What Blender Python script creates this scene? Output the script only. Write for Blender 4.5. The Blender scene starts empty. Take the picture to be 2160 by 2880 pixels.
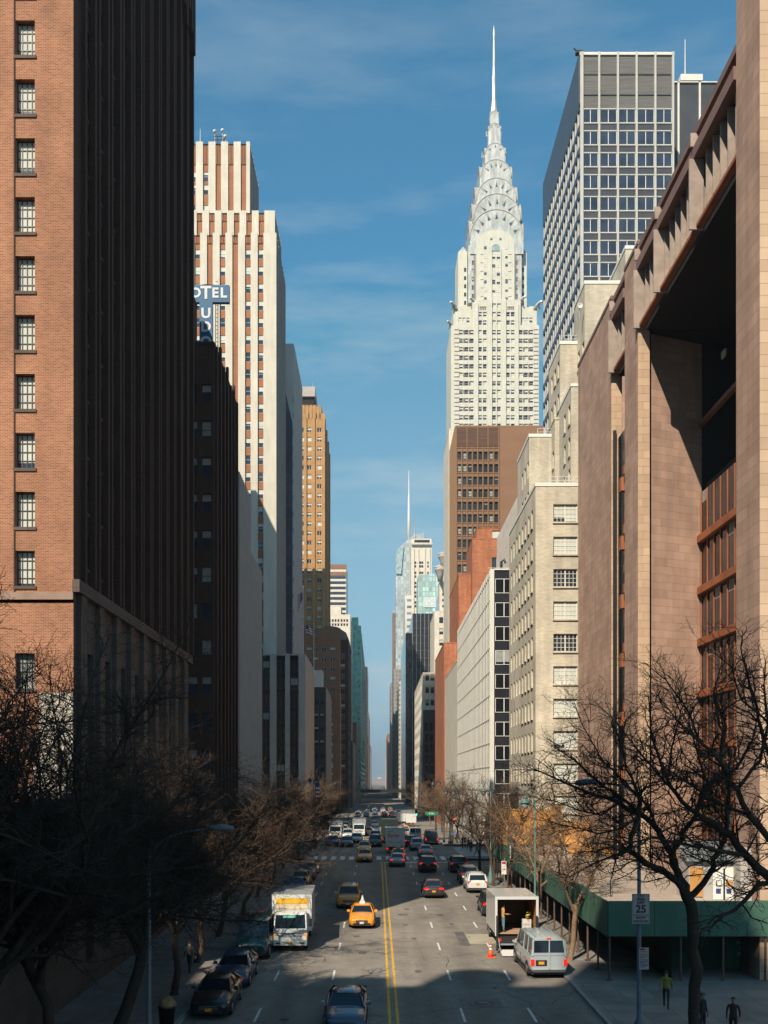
import bpy, math, random
from math import sin, cos, pi, radians as R
from mathutils import Vector, Matrix
SC = bpy.context.scene
COL = SC.collection
# ------------------------------------------------------------------ camera, sky, sun, exposure
CAMZ, FD, CXD, HYD = 11.15, 2080.0, 814.5, 1689.0
cd = bpy.data.cameras.new('camera'); cam = bpy.data.objects.new('camera', cd); COL.objects.link(cam)
cd.sensor_fit = 'VERTICAL'; cd.sensor_height = 36; cd.lens = 963/1024*36
cd.shift_x = 7/1024; cd.shift_y = (782-512)/1024
cd.clip_start = 0.3; cd.clip_end = 20000
cam.location = (0, 0, CAMZ); cam.rotation_euler = (R(90), 0, 0)
SC.camera = cam
SUN_EL, SUN_AZ = 42.0, 26.0      # azimuth: degrees to the left of straight behind the camera
W = bpy.data.worlds.new('World'); SC.world = W; W.use_nodes = True
nt = W.node_tree; nt.nodes.clear()
o = nt.nodes.new('ShaderNodeOutputWorld'); bg = nt.nodes.new('ShaderNodeBackground')
sky = nt.nodes.new('ShaderNodeTexSky'); sky.sky_type = 'NISHITA'; sky.sun_disc = False
sky.sun_elevation = R(SUN_EL); sky.sun_rotation = R(180+SUN_AZ); sky.altitude = 10
sky.air_density = 1.0; sky.dust_density = 0.7; sky.ozone_density = 1.4
tc = nt.nodes.new('ShaderNodeTexCoord'); mp = nt.nodes.new('ShaderNodeMapping')
mp.inputs['Scale'].default_value = (1.3, 1.3, 7.0); mp.inputs['Rotation'].default_value = (0, R(9), 0)
nz = nt.nodes.new('ShaderNodeTexNoise'); nz.inputs['Scale'].default_value = 2.1; nz.inputs['Detail'].default_value = 9; nz.inputs['Roughness'].default_value = .62
cr = nt.nodes.new('ShaderNodeValToRGB'); cr.color_ramp.elements[0].position = .46; cr.color_ramp.elements[1].position = .76
sx = nt.nodes.new('ShaderNodeSeparateXYZ')
mr = nt.nodes.new('ShaderNodeMapRange'); mr.inputs['From Min'].default_value = 0.0; mr.inputs['From Max'].default_value = .75
mr.inputs['To Min'].default_value = .95; mr.inputs['To Max'].default_value = .08
mu = nt.nodes.new('ShaderNodeMath'); mu.operation = 'MULTIPLY'
tint = nt.nodes.new('ShaderNodeMixRGB'); tint.blend_type = 'MULTIPLY'; tint.inputs['Fac'].default_value = 1
tint.inputs['Color2'].default_value = (.78, 1.35, 1.5, 1)
mx = nt.nodes.new('ShaderNodeMixRGB'); mx.inputs['Color2'].default_value = (5.0, 5.5, 5.5, 1)
L = nt.links.new
L(tc.outputs['Generated'], mp.inputs['Vector']); L(mp.outputs[0], nz.inputs['Vector']); L(nz.outputs['Fac'], cr.inputs['Fac'])
L(tc.outputs['Generated'], sx.inputs[0]); L(sx.outputs['Z'], mr.inputs['Value'])
L(cr.outputs['Color'], mu.inputs[0]); L(mr.outputs[0], mu.inputs[1]); L(mu.outputs[0], mx.inputs['Fac'])
hz = nt.nodes.new('ShaderNodeMapRange'); hz.inputs['From Min'].default_value = .0; hz.inputs['From Max'].default_value = .45
hm = nt.nodes.new('ShaderNodeMixRGB'); hm.inputs['Color1'].default_value = (2.0, 2.5, 1.95, 1); hm.inputs['Color2'].default_value = (.36, 1.06, 1.14, 1)
cap = nt.nodes.new('ShaderNodeMixRGB'); cap.blend_type = 'DARKEN'; cap.inputs['Fac'].default_value = 1; cap.inputs['Color2'].default_value = (1.5, 2.1, 3.3, 1)
L(sx.outputs['Z'], hz.inputs['Value']); L(hz.outputs[0], hm.inputs['Fac']); L(hm.outputs[0], tint.inputs['Color2'])
L(sky.outputs[0], cap.inputs['Color1']); L(cap.outputs[0], tint.inputs['Color1']); L(tint.outputs[0], mx.inputs['Color1']); L(mx.outputs[0], bg.inputs['Color'])
bg.inputs['Strength'].default_value = 0.1
L(bg.outputs[0], o.inputs['Surface'])
sd = bpy.data.lights.new('sun', 'SUN'); sd.energy = 5.0; sd.angle = R(.5); sd.color = (1.0, .89, .72)
so = bpy.data.objects.new('sun', sd); COL.objects.link(so)
SDIR = Vector((-sin(R(SUN_AZ))*cos(R(SUN_EL)), -cos(R(SUN_AZ))*cos(R(SUN_EL)), sin(R(SUN_EL))))
so.rotation_euler = SDIR.to_track_quat('Z', 'Y').to_euler(); so.location = (0, -30, 120)
SC.view_settings.view_transform = 'Standard'; SC.view_settings.look = 'None'
SC.view_settings.exposure = 0.46; SC.view_settings.gamma = 1
SC.cycles.max_bounces = 5; SC.cycles.diffuse_bounces = 1; SC.cycles.glossy_bounces = 3; SC.cycles.transparent_max_bounces = 6

# ------------------------------------------------------------------ helpers
def gz(Y):
    """height of the road: rises to the first avenue, dips gently beyond it"""
    if Y <= 125: return .013*Y
    pts = [(125, 1.625), (145, 1.75), (200, 1.1), (320, -1.2), (600, -1.9), (1200, -2.2), (3000, -3)]
    for (a, za), (b, zb) in zip(pts, pts[1:]):
        if Y <= b: return za+(zb-za)*(Y-a)/(b-a)
    return -3
def PX(dx, Y): return (dx-CXD)/FD*Y
def PZ(dy, Y): return CAMZ+(HYD-dy)/FD*Y
def tag(o, label=None, cat=None, group=None, kind=None):
    if label: o['label'] = label
    if cat: o['category'] = cat
    if group: o['group'] = group
    if kind: o['kind'] = kind
    return o
def thing(name, label, cat, loc=(0, 0, 0), rz=0, group=None):
    e = bpy.data.objects.new(name, None); COL.objects.link(e); e.location = loc; e.rotation_euler = (0, 0, rz)
    e.empty_display_size = .3
    return tag(e, label, cat, group)
KIDS = {}
def adopt(o, p):
    o.parent = p; KIDS.setdefault(p.as_pointer(), []).append(o)
def copy_tree(o, parent=None):
    c = o.copy(); COL.objects.link(c)
    if parent: adopt(c, parent)
    for ch in KIDS.get(o.as_pointer(), []): copy_tree(ch, c)
    return c
class MB:
    def __init__(s, *mats): s.V = []; s.F = []; s.I = []; s.m = list(mats); s.sm = []
    def mi(s, m):
        if isinstance(m, int): return m
        if m not in s.m: s.m.append(m)
        return s.m.index(m)
    def face(s, pts, m=0, smooth=False):
        n = len(s.V); s.V += [tuple(p) for p in pts]; s.F.append(tuple(range(n, n+len(pts)))); s.I.append(s.mi(m)); s.sm.append(smooth)
    def mesh(s, vs, fs, m=0, smooth=False):
        n = len(s.V); s.V += [tuple(p) for p in vs]; k = s.mi(m)
        for f in fs: s.F.append(tuple(n+i for i in f)); s.I.append(k); s.sm.append(smooth)
    def box(s, x0, x1, y0, y1, z0, z1, m=0, tx=0, ty=0):
        """tx, ty: how much each side leans in at the top"""
        v = [(x0, y0, z0), (x1, y0, z0), (x1, y1, z0), (x0, y1, z0), (x0+tx, y0+ty, z1), (x1-tx, y0+ty, z1), (x1-tx, y1-ty, z1), (x0+tx, y1-ty, z1)]
        s.mesh(v, [(3, 2, 1, 0), (4, 5, 6, 7), (0, 1, 5, 4), (1, 2, 6, 5), (2, 3, 7, 6), (3, 0, 4, 7)], m)
    def tube(s, pts, rs, n=6, m=0, smooth=True, cap=False):
        pts = [Vector(p) for p in pts]
        if isinstance(rs, (int, float)): rs = [rs]*len(pts)
        vs = []; fs = []
        ref = None
        for i, p in enumerate(pts):
            d = (pts[min(i+1, len(pts)-1)]-pts[max(i-1, 0)])
            if d.length < 1e-9: d = Vector((0, 0, 1))
            d.normalize()
            if ref is None:
                ref = d.orthogonal().normalized()
            else:
                ref = (ref-d*ref.dot(d))
                ref = ref.normalized() if ref.length > 1e-6 else d.orthogonal().normalized()
            b = d.cross(ref)
            for k in range(n):
                a = 2*pi*k/n; q = p+(ref*cos(a)+b*sin(a))*rs[i]; vs.append((q.x, q.y, q.z))
        for i in range(len(pts)-1):
            for k in range(n):
                a = i*n+k; b2 = i*n+(k+1) % n
                fs.append((a, b2, b2+n, a+n))
        if cap: fs.append(tuple(range(n-1, -1, -1))); fs.append(tuple((len(pts)-1)*n+k for k in range(n)))
        s.mesh(vs, fs, m, smooth)
    def lathe(s, c, prof, n=12, m=0, smooth=True, axis='z'):
        vs = []; fs = []
        for (r, h) in prof:
            for k in range(n):
                a = 2*pi*k/n
                if axis == 'z': vs.append((c[0]+r*cos(a), c[1]+r*sin(a), c[2]+h))
                elif axis == 'x': vs.append((c[0]+h, c[1]+r*cos(a), c[2]+r*sin(a)))
                else: vs.append((c[0]+r*cos(a), c[1]+h, c[2]+r*sin(a)))
        for i in range(len(prof)-1):
            for k in range(n):
                a = i*n+k; b = i*n+(k+1) % n; fs.append((a, b, b+n, a+n))
        fs.append(tuple(range(n-1, -1, -1))); fs.append(tuple((len(prof)-1)*n+k for k in range(n)))
        s.mesh(vs, fs, m, smooth)
    def prism(s, poly, axis, a, b, m=0):
        """poly: 2-D outline (u, z); extruded along axis 'x' or 'y' from a to b"""
        n = len(poly)
        f = (lambda u, z, t: (u, t, z)) if axis == 'y' else ((lambda u, z, t: (t, u, z)) if axis == 'x' else (lambda u, z, t: (u, z, t)))
        vs = [f(u, z, a) for u, z in poly]+[f(u, z, b) for u, z in poly]
        fs = [tuple(range(n)), tuple(range(2*n-1, n-1, -1))]+[(i, i+n, (i+1) % n+n, (i+1) % n) for i in range(n)]
        s.mesh(vs, fs, m)
    def facade(s, O, a, U, H, holes, depth=.25, m=0, mr=None):
        """wall panel with real openings: O bottom-left corner seen from outside, a its heading, holes (u0,u1,v0,v1)"""
        ca, sa = cos(a), sin(a); O = Vector(O)
        P = lambda u, v, d=0: (O.x+u*ca-d*sa, O.y+u*sa+d*ca, O.z+v)
        holes = [h for h in holes if h[0] > .01 and h[1] < U-.01 and h[2] > .01 and h[3] < H-.01]
        if mr is None: mr = m
        uc = sorted({0, U, *[round(h[0], 4) for h in holes], *[round(h[1], 4) for h in holes]})
        vc = sorted({0, H, *[round(h[2], 4) for h in holes], *[round(h[3], 4) for h in holes]})
        ui = {u: i for i, u in enumerate(uc)}; vi = {v: i for i, v in enumerate(vc)}
        hs = set()
        for h in holes:
            for i in range(ui[round(h[0], 4)], ui[round(h[1], 4)]):
                for j in range(vi[round(h[2], 4)], vi[round(h[3], 4)]): hs.add((i, j))
        for j in range(len(vc)-1):
            i = 0
            while i < len(uc)-1:
                if (i, j) in hs: i += 1; continue
                k = i
                while k < len(uc)-1 and (k, j) not in hs: k += 1
                s.face([P(uc[i], vc[j]), P(uc[k], vc[j]), P(uc[k], vc[j+1]), P(uc[i], vc[j+1])], m); i = k
        for u0, u1, v0, v1 in holes:
            for q in (((u0, v0), (u1, v0)), ((u1, v0), (u1, v1)), ((u1, v1), (u0, v1)), ((u0, v1), (u0, v0))):
                (ua, va), (ub, vb) = q
                s.face([P(ua, va), P(ub, vb), P(ub, vb, depth), P(ua, va, depth)], mr)
        return holes
    def build(s, name, parent=None, loc=None):
        if not s.F: return None
        off = Vector((0, 0, 0))
        if parent is not None:
            q = parent
            while q is not None: off += Vector(q.location); q = q.parent
        elif loc is not None: off = Vector(loc)
        me = bpy.data.meshes.new(name)
        me.from_pydata([(v[0]-off.x, v[1]-off.y, v[2]-off.z) for v in s.V], [], s.F)
        for m in s.m: me.materials.append(m)
        me.polygons.foreach_set('material_index', s.I); me.polygons.foreach_set('use_smooth', s.sm)
        me.update()
        ob = bpy.data.objects.new(name, me); COL.objects.link(ob)
        if parent is not None: adopt(ob, parent)
        elif loc is not None: ob.location = loc
        return ob

# ------------------------------------------------------------------ materials
def newmat(name):
    m = bpy.data.materials.new(name); m.use_nodes = True
    return m, m.node_tree, m.node_tree.nodes['Principled BSDF'], m.node_tree.links.new
def c4(c): return (c[0], c[1], c[2], 1)
def plain(name, c, rough=.7, metal=0, emit=None, es=0, coat=0, spec=.5):
    m, t, b, L = newmat(name)
    b.inputs['Base Color'].default_value = c4(c); b.inputs['Roughness'].default_value = rough; b.inputs['Metallic'].default_value = metal
    b.inputs['Coat Weight'].default_value = coat; b.inputs['Specular IOR Level'].default_value = spec
    if emit: b.inputs['Emission Color'].default_value = c4(emit); b.inputs['Emission Strength'].default_value = es
    return m
def uv_world(t, L, k=1):
    g = t.nodes.new('ShaderNodeNewGeometry'); s = t.nodes.new('ShaderNodeSeparateXYZ'); L(g.outputs['Position'], s.inputs[0])
    a = t.nodes.new('ShaderNodeMath'); a.operation = 'ADD'; L(s.outputs['X'], a.inputs[0]); L(s.outputs['Y'], a.inputs[1])
    c = t.nodes.new('ShaderNodeCombineXYZ'); L(a.outputs[0], c.inputs['X']); L(s.outputs['Z'], c.inputs['Y'])
    return c.outputs[0], g.outputs['Position']
def vary(t, L, pos, col, amt, scale, detail=4, stretch=(1, 1, 1)):
    """multiply a colour by soft weathering noise"""
    mp = t.nodes.new('ShaderNodeMapping'); mp.inputs['Scale'].default_value = stretch; L(pos, mp.inputs['Vector'])
    n = t.nodes.new('ShaderNodeTexNoise'); n.inputs['Scale'].default_value = scale; n.inputs['Detail'].default_value = detail; L(mp.outputs[0], n.inputs['Vector'])
    r = t.nodes.new('ShaderNodeMapRange'); r.inputs['From Min'].default_value = .3; r.inputs['From Max'].default_value = .7
    r.inputs['To Min'].default_value = 1-amt; r.inputs['To Max'].default_value = 1+amt; L(n.outputs['Fac'], r.inputs['Value'])
    x = t.nodes.new('ShaderNodeMixRGB'); x.blend_type = 'MULTIPLY'; x.inputs['Fac'].default_value = 1
    if isinstance(col, tuple): x.inputs['Color1'].default_value = c4(col)
    else: L(col, x.inputs['Color1'])
    L(r.outputs[0], x.inputs['Color2']); return x.outputs[0]
def masonry(name, c1, c2, cm, bw, rh, ms, rough=.85, amt=.12, offset=.5, bias=0, streak=.08, spec=.3):
    m, t, b, L = newmat(name); uv, pos = uv_world(t, L)
    k = t.nodes.new('ShaderNodeTexBrick'); L(uv, k.inputs['Vector']); k.offset = offset
    k.inputs['Color1'].default_value = c4(c1); k.inputs['Color2'].default_value = c4(c2); k.inputs['Mortar'].default_value = c4(cm)
    k.inputs['Scale'].default_value = 1; k.inputs['Brick Width'].default_value = bw; k.inputs['Row Height'].default_value = rh
    k.inputs['Mortar Size'].default_value = ms; k.inputs['Bias'].default_value = bias; k.inputs['Mortar Smooth'].default_value = .1
    c = vary(t, L, pos, k.outputs['Color'], amt, .35, 6)
    c = vary(t, L, pos, c, streak, 1.3, 5, (1, 1, .12))
    L(c, b.inputs['Base Color']); b.inputs['Roughness'].default_value = rough; b.inputs['Specular IOR Level'].default_value = spec
    return m
def rough_mat(name, c, amt=.12, scale=.5, rough=.85, stretch=(1, 1, 1), metal=0, spec=.3, fine=0):
    m, t, b, L = newmat(name); uv, pos = uv_world(t, L)
    col = vary(t, L, pos, tuple(c), amt, scale, 7, stretch)
    if fine: col = vary(t, L, pos, col, fine, scale*14, 3)
    L(col, b.inputs['Base Color']); b.inputs['Roughness'].default_value = rough; b.inputs['Metallic'].default_value = metal
    b.inputs['Specular IOR Level'].default_value = spec
    return m
def glassy(name, c, rough=.06, spec=.8, amt=.3, scale=.3, metal=0):
    m, t, b, L = newmat(name); uv, pos = uv_world(t, L)
    L(vary(t, L, pos, tuple(c), amt, scale, 2), b.inputs['Base Color'])
    b.inputs['Roughness'].default_value = rough; b.inputs['Specular IOR Level'].default_value = spec; b.inputs['Metallic'].default_value = metal
    n = t.nodes.new('ShaderNodeTexNoise'); n.inputs['Scale'].default_value = .5; L(pos, n.inputs['Vector'])
    bu = t.nodes.new('ShaderNodeBump'); bu.inputs['Strength'].default_value = .12; bu.inputs['Distance'].default_value = .4
    L(n.outputs['Fac'], bu.inputs['Height']); L(bu.outputs[0], b.inputs['Normal'])
    return m
M = {}
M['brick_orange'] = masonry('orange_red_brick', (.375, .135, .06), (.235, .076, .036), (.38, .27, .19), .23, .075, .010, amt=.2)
M['brick_shade'] = masonry('shade_dark_brick', (.075, .034, .022), (.05, .023, .016), (.055, .042, .035), .23, .075, .008)  # brick darkened: shade of the street walls is put into the colour
M['brick_red'] = masonry('bright_red_brick', (.44, .155, .07), (.33, .11, .05), (.38, .2, .13), .6, .25, .02, amt=.16, streak=.14)
M['brick_dn'] = masonry('russet_spandrel_brick', (.36, .15, .07), (.29, .11, .05), (.3, .16, .1), .3, .12, .012)
M['brick_white'] = masonry('white_glazed_brick', (.62, .58, .49), (.57, .53, .45), (.5, .47, .4), .3, .1, .008, amt=.06)
M['brick_tan'] = masonry('buff_brick', (.55, .49, .39), (.44, .39, .30), (.50, .45, .37), .45, .12, .012, amt=.15, streak=.14)
M['brick_ochre'] = masonry('ochre_brick', (.47, .26, .105), (.39, .21, .085), (.4, .25, .13), .5, .2, .02, amt=.1)
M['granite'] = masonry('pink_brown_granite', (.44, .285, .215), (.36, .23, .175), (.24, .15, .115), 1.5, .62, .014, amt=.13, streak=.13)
M['granite_sunlit'] = masonry('sunlit_granite', (.54, .38, .26), (.45, .31, .21), (.27, .18, .12), 1.2, .62, .016, amt=.10)  # brighter granite copy: sun on the front faces is put into the colour
M['limestone'] = masonry('limestone', (.56, .50, .42), (.50, .44, .37), (.36, .32, .27), 1.3, .6, .012)
M['cream'] = masonry('cream_stone', (.68, .62, .52), (.63, .57, .48), (.52, .47, .4), 1.2, .6, .012, amt=.08)
M['chrysler'] = masonry('silver_white_brick', (.61, .595, .51), (.55, .54, .46), (.45, .43, .37), .6, .3, .02, amt=.05)
M['stain_steel'] = rough_mat('weathered_steel_cladding', (.56, .56, .52), .32, .6, .30, (1, 1, .3), .4, fine=.2)
M['dark_brick_band'] = M['stain_steel']
M['tower_frame'] = rough_mat('grey_white_mullion', (.46, .45, .42), .08, .4, .5)
M['rust_steel'] = rough_mat('weathering_steel', (.30, .105, .045), .25, .7, .7, (1, 1, .5))
M['bronze_steel'] = rough_mat('brown_painted_steel', (.20, .115, .09), .12, .6, .55)
M['fin_steel'] = rough_mat('pale_steel_fin', (.34, .27, .23), .18, 1.5, .5)
M['white_metal'] = rough_mat('white_metal', (.66, .63, .56), .06, .4, .5)
M['pale_slab'] = rough_mat('pale_stone_slab', (.62, .60, .56), .06, .3, .8)
M['grey_stone'] = rough_mat('grey_stone', (.42, .38, .35), .10, .5, .85)
M['fluted'] = rough_mat('pinkish_concrete', (.50, .45, .42), .08, .5, .85)
M['brown_panel'] = rough_mat('brown_panel', (.235, .125, .07), .08, .15, .6, (1, 1, 2.5), fine=.05)
M['bronze_strip'] = rough_mat('bronze_strip', (.25, .14, .07), .06, .4, .5)
M['dark_panel'] = rough_mat('dark_grey_louvre', (.12, .115, .11), .35, .6, .6, (.3, .3, 9))
M['spandrel'] = rough_mat('slate_spandrel', (.06, .065, .075), .15, .4, .35)
M['teal_glass'] = glassy('teal_glass', (.15, .55, .47), .2, .5)
M['pale_glass'] = glassy('pale_sky_glass', (.30, .42, .44), .15, .7)
M['blue_glass'] = glassy('blue_glass', (.06, .12, .20), .03, 1.0)
M['glass'] = glassy('dark_window_glass', (.03, .038, .05), .06, .6)
M['glass_mid'] = glassy('grey_blue_window_glass', (.035, .052, .085), .15, .4)
M['glass_black'] = glassy('black_glass', (.012, .012, .014), .08, .5)
M['blind'] = rough_mat('pale_window_blind', (.55, .56, .50), .1, .9, .8)
M['blind_grey'] = rough_mat('grey_curtain', (.30, .31, .29), .15, 1.2, .8)
M['frame_white'] = plain('white_window_frame', (.7, .69, .64), .5)
M['frame_dark'] = plain('dark_window_frame', (.05, .045, .04), .5)
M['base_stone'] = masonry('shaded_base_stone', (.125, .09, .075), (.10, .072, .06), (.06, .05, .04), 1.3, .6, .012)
M['brick_brown_shade'] = masonry('brown_and_shaded_brick', (.27, .135, .07), (.22, .105, .055), (.2, .12, .08), .5, .2, .02)  # brown brick, also stands in for ochre brick in shade
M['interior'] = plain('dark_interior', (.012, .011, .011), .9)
M['roof'] = rough_mat('grey_roof', (.2, .19, .18), .2, .5)
M['black_metal'] = plain('black_metal', (.012, .012, .012), .5)
M['steel_grey'] = rough_mat('galvanised_steel', (.32, .34, .35), .12, 2, .45, metal=.5)
# ------------------------------------------------------------------ the setting
def ribbon(name, x0, x1, ys, dz, mat, thick=0, kindname='structure'):
    mb = MB(mat)
    for a, b in zip(ys, ys[1:]):
        mb.face([(x0, a, gz(a)+dz), (x1, a, gz(a)+dz), (x1, b, gz(b)+dz), (x0, b, gz(b)+dz)])
        if thick:
            for x in (x0, x1): mb.face([(x, a, gz(a)+dz-thick), (x, b, gz(b)+dz-thick), (x, b, gz(b)+dz), (x, a, gz(a)+dz)])
    if thick:
        for y in (ys[0], ys[-1]): mb.face([(x0, y, gz(y)+dz-thick), (x1, y, gz(y)+dz-thick), (x1, y, gz(y)+dz), (x0, y, gz(y)+dz)])
    return mb
def asphalt():
    m, t, b, L = newmat('worn_asphalt'); uv, pos = uv_world(t, L)
    c = vary(t, L, pos, (.215, .19, .165), .2, .12, 8)
    c = vary(t, L, pos, c, .20, .55, 5, (1, .045, 1))
    c = vary(t, L, pos, c, .13, .9, 4)
    c = vary(t, L, pos, c, .14, 9, 2)
    n = t.nodes.new('ShaderNodeTexVoronoi'); n.feature = 'DISTANCE_TO_EDGE'; n.inputs['Scale'].default_value = .12; L(pos, n.inputs['Vector'])
    r = t.nodes.new('ShaderNodeMapRange'); r.inputs['From Max'].default_value = .006; r.inputs['To Min'].default_value = .62; L(n.outputs['Distance'], r.inputs['Value'])
    x = t.nodes.new('ShaderNodeMixRGB'); x.blend_type = 'MULTIPLY'; x.inputs['Fac'].default_value = .45; L(c, x.inputs['Color1']); L(r.outputs[0], x.inputs['Color2'])
    L(x.outputs[0], b.inputs['Base Color']); b.inputs['Roughness'].default_value = .9; b.inputs['Specular IOR Level'].default_value = .12
    return m
M['asphalt'] = asphalt()
M['pavement'] = masonry('concrete_pavement', (.27, .25, .23), (.23, .215, .2), (.12, .11, .1), 1.5, 1.5, .02, offset=0)
def pave():
    m, t, b, L = newmat('concrete_paving'); g = t.nodes.new('ShaderNodeNewGeometry')
    k = t.nodes.new('ShaderNodeTexBrick'); L(g.outputs['Position'], k.inputs['Vector']); k.offset = 0
    k.inputs['Color1'].default_value = (.23, .205, .18, 1); k.inputs['Color2'].default_value = (.18, .165, .15, 1); k.inputs['Mortar'].default_value = (.13, .12, .11, 1)
    k.inputs['Scale'].default_value = 1; k.inputs['Brick Width'].default_value = 1.5; k.inputs['Row Height'].default_value = 1.5; k.inputs['Mortar Size'].default_value = .02
    c = vary(t, L, g.outputs['Position'], k.outputs['Color'], .2, .7, 6)
    L(c, b.inputs['Base Color']); b.inputs['Roughness'].default_value = .9; return m
M['paving'] = pave()
M['kerb'] = rough_mat('granite_kerb', (.30, .28, .26), .12, 1.5)
M['paint_white'] = rough_mat('worn_white_road_paint', (.60, .60, .57), .22, 2.5, .7)
M['paint_yellow'] = rough_mat('yellow_road_paint', (.62, .36, .04), .15, 2.5, .7)
M['ground'] = rough_mat('bare_ground', (.12, .11, .10), .2, .05)
KL, KR, BL, BR = -8.6, 10.0, -14.5, 16.0      # kerbs and building lines
YS = [-60, 0, 20, 40, 60, 80, 100, 113]; YS2 = [143, 160, 200, 250, 300, 330, 400, 500, 600, 800, 1200, 2000, 3000]
YALL = YS+[125, 135]+YS2
g = MB(M['ground']); g.face([(-6000, -3000, -4), (6000, -3000, -4), (6000, 12000, -4), (-6000, 12000, -4)])
tag(g.build('ground'), kind='structure')
g = MB(M['ground'])
for a, b in zip(YALL, YALL[1:]): g.face([(-60, a, gz(a)-.25), (75, a, gz(a)-.25), (75, b, gz(b)-.25), (-60, b, gz(b)-.25)])
tag(g.build('city_ground'), kind='structure')
g = ribbon('road', KL, KR, YALL, 0, M['asphalt'])
g.face([(-200, 120.5, gz(120)-.01), (KL, 120.5, gz(120)), (KL, 141, gz(141)), (-200, 141, gz(141))]); g.face([(KR, 120.5, gz(120)), (200, 120.5, gz(120)), (200, 141, gz(141)), (KR, 141, gz(141))])
for y0, y1 in ((300, 322), (470, 490)):
    for x0, x1 in ((-200, KL), (KR, 200)): g.face([(x0, y0, gz(y0)), (x1, y0, gz(y0)), (x1, y1, gz(y1)), (x0, y1, gz(y1))])
tag(g.build('road'), kind='structure')
for nm, x0, x1 in (('pavement_left', BL-.3, KL-.18), ('pavement_right', KR+.18, 34)):
    g = ribbon(nm, x0, x1, YS, .15, M['paving'], .2)
    for seg in ([143, 160, 200, 250, 299], [323, 400, 469], [491, 600, 800, 1200]):
        h = ribbon(nm, x0, x1 if x1 < 20 else 17, seg, .15, M['paving'], .2); g.mesh(h.V, h.F)
    tag(g.build(nm), kind='structure')
g = MB(M['kerb'])
for x0, x1 in ((KL-.18, KL), (KR, KR+.18)):
    for seg in (YS, [143, 160, 200, 250, 299], [323, 400, 469], [491, 600, 800]):
        h = ribbon('k', x0, x1, seg, .155, M['kerb'], .2); g.mesh(h.V, h.F)
tag(g.build('kerb'), kind='structure')
def strip(mb, x0, x1, y0, y1, dz=.006, slant=0):
    mb.face([(x0, y0, gz(y0)+dz), (x1, y0, gz(y0)+dz), (x1+slant, y1, gz(y1)+dz), (x0+slant, y1, gz(y1)+dz)])
g = MB(M['paint_yellow'])
for x in (.50, .86):
    for a in list(range(14, 116, 6)): strip(g, x, x+.13, a, min(a+6, 117))
    for a in range(145, 296, 10): strip(g, x, x+.13, a, a+10)
tag(g.build('yellow_centre_lines'), kind='structure')
g = MB(M['paint_white'])
for x in (-5.42, -2.35, 3.9, 7.05):
    y = 25.6
    while y < 112: strip(g, x-.06, x+.06, y, y+2.5); y += 8.45
    y = 150
    while y < 290: strip(g, x-.06, x+.06, y, y+2.5); y += 9
for yy, n0 in ((119, -7), (296, -7)):
    x = KL+.5
    while x < KR-.5:
        if not (.3 < x < .9): strip(g, x, x+.6, yy, yy+4.5)
        x += 1.15
strip(g, .95, KR-.3, 115.2, 115.7); strip(g, KL+.3, .4, 143.2, 143.8); strip(g, KL+.3, .4, 322, 323)
for k in range(9): strip(g, 12+k*0, 12.6, 124+k*1.7, 124.7+k*1.7)
for k in range(9): strip(g, 10.9, 14.6, 124.2+k*1.7, 124.95+k*1.7)
tag(g.build('white_road_markings'), kind='structure')
g = MB(rough_mat('light_concrete_patch', (.36, .33, .25), .12, 1.2)); strip(g, 5.95, 9.3, 61.6, 65.2, .004)
tag(g.build('concrete_road_patch'), kind='structure')
g = MB(rough_mat('dark_tar_patch', (.12, .11, .105), .2, 1.2))
strip(g, 5.3, 5.94, 60.8, 66.2, .004); strip(g, -4.3, -3.6, 84, 96, .004)
tag(g.build('tar_patch'), kind='structure')
g = MB(rough_mat('manhole_surround', (.17, .16, .155), .15, 1.5)); strip(g, 4.0, 5.95, 44.9, 46.9, .004)
gg = g.build('manhole_surround'); tag(gg, kind='structure')
g = MB(rough_mat('cast_iron', (.12, .11, .10), .3, 6, .6)); cz = gz(45.9)
g.lathe((5.0, 45.9, cz+.004), [(.62, 0), (.62, .012), (.54, .014), (.54, .008), (.3, .008), (.3, .014), (.05, .014)], 28)
tag(g.build('manhole_cover', loc=(5.0, 45.9, cz)), 'round cast iron manhole cover in a square patch of the shaded lane', 'manhole cover')
for (mx_, my_, lb_) in ((-3.6, 57.5, 'dark manhole cover in the left lanes between the box truck and the sunlit taxi'), (2.0, 74, 'manhole cover in the sunny lane right of the yellow lines'), (6.6, 92, 'manhole cover ahead of the dark brown saloon')):
    h_ = MB(bpy.data.materials['cast_iron']); h_.lathe((mx_, my_, gz(my_)+.002), [(.40, 0), (.40, .008), (.34, .010), (.34, .005), (.05, .005)], 22)
    tag(h_.build('manhole_cover', loc=(mx_, my_, gz(my_))), lb_, 'manhole cover')
st_ = MB(rough_mat('oil_stain', (.10, .09, .08), .25, 1.5)); rng = random.Random(12)
for k in range(34):
    lx = rng.choice((-7, -3.9, -.85, 2.3, 5.5, 8.5))+rng.gauss(0, .25); ly = rng.uniform(20, 115); n_ = 11; r0 = rng.uniform(.10, .34)
    st_.face([(lx+r0*cos(2*pi*i/n_)*rng.uniform(.7, 1.2), ly+r0*rng.uniform(1.2, 2.6)*sin(2*pi*i/n_), gz(ly)+.0035) for i in range(n_)])
tag(st_.build('oil_stains'), kind='structure')
ck_ = MB(rough_mat('tar_crack_seal', (.05, .048, .046), .15, 2))
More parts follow.
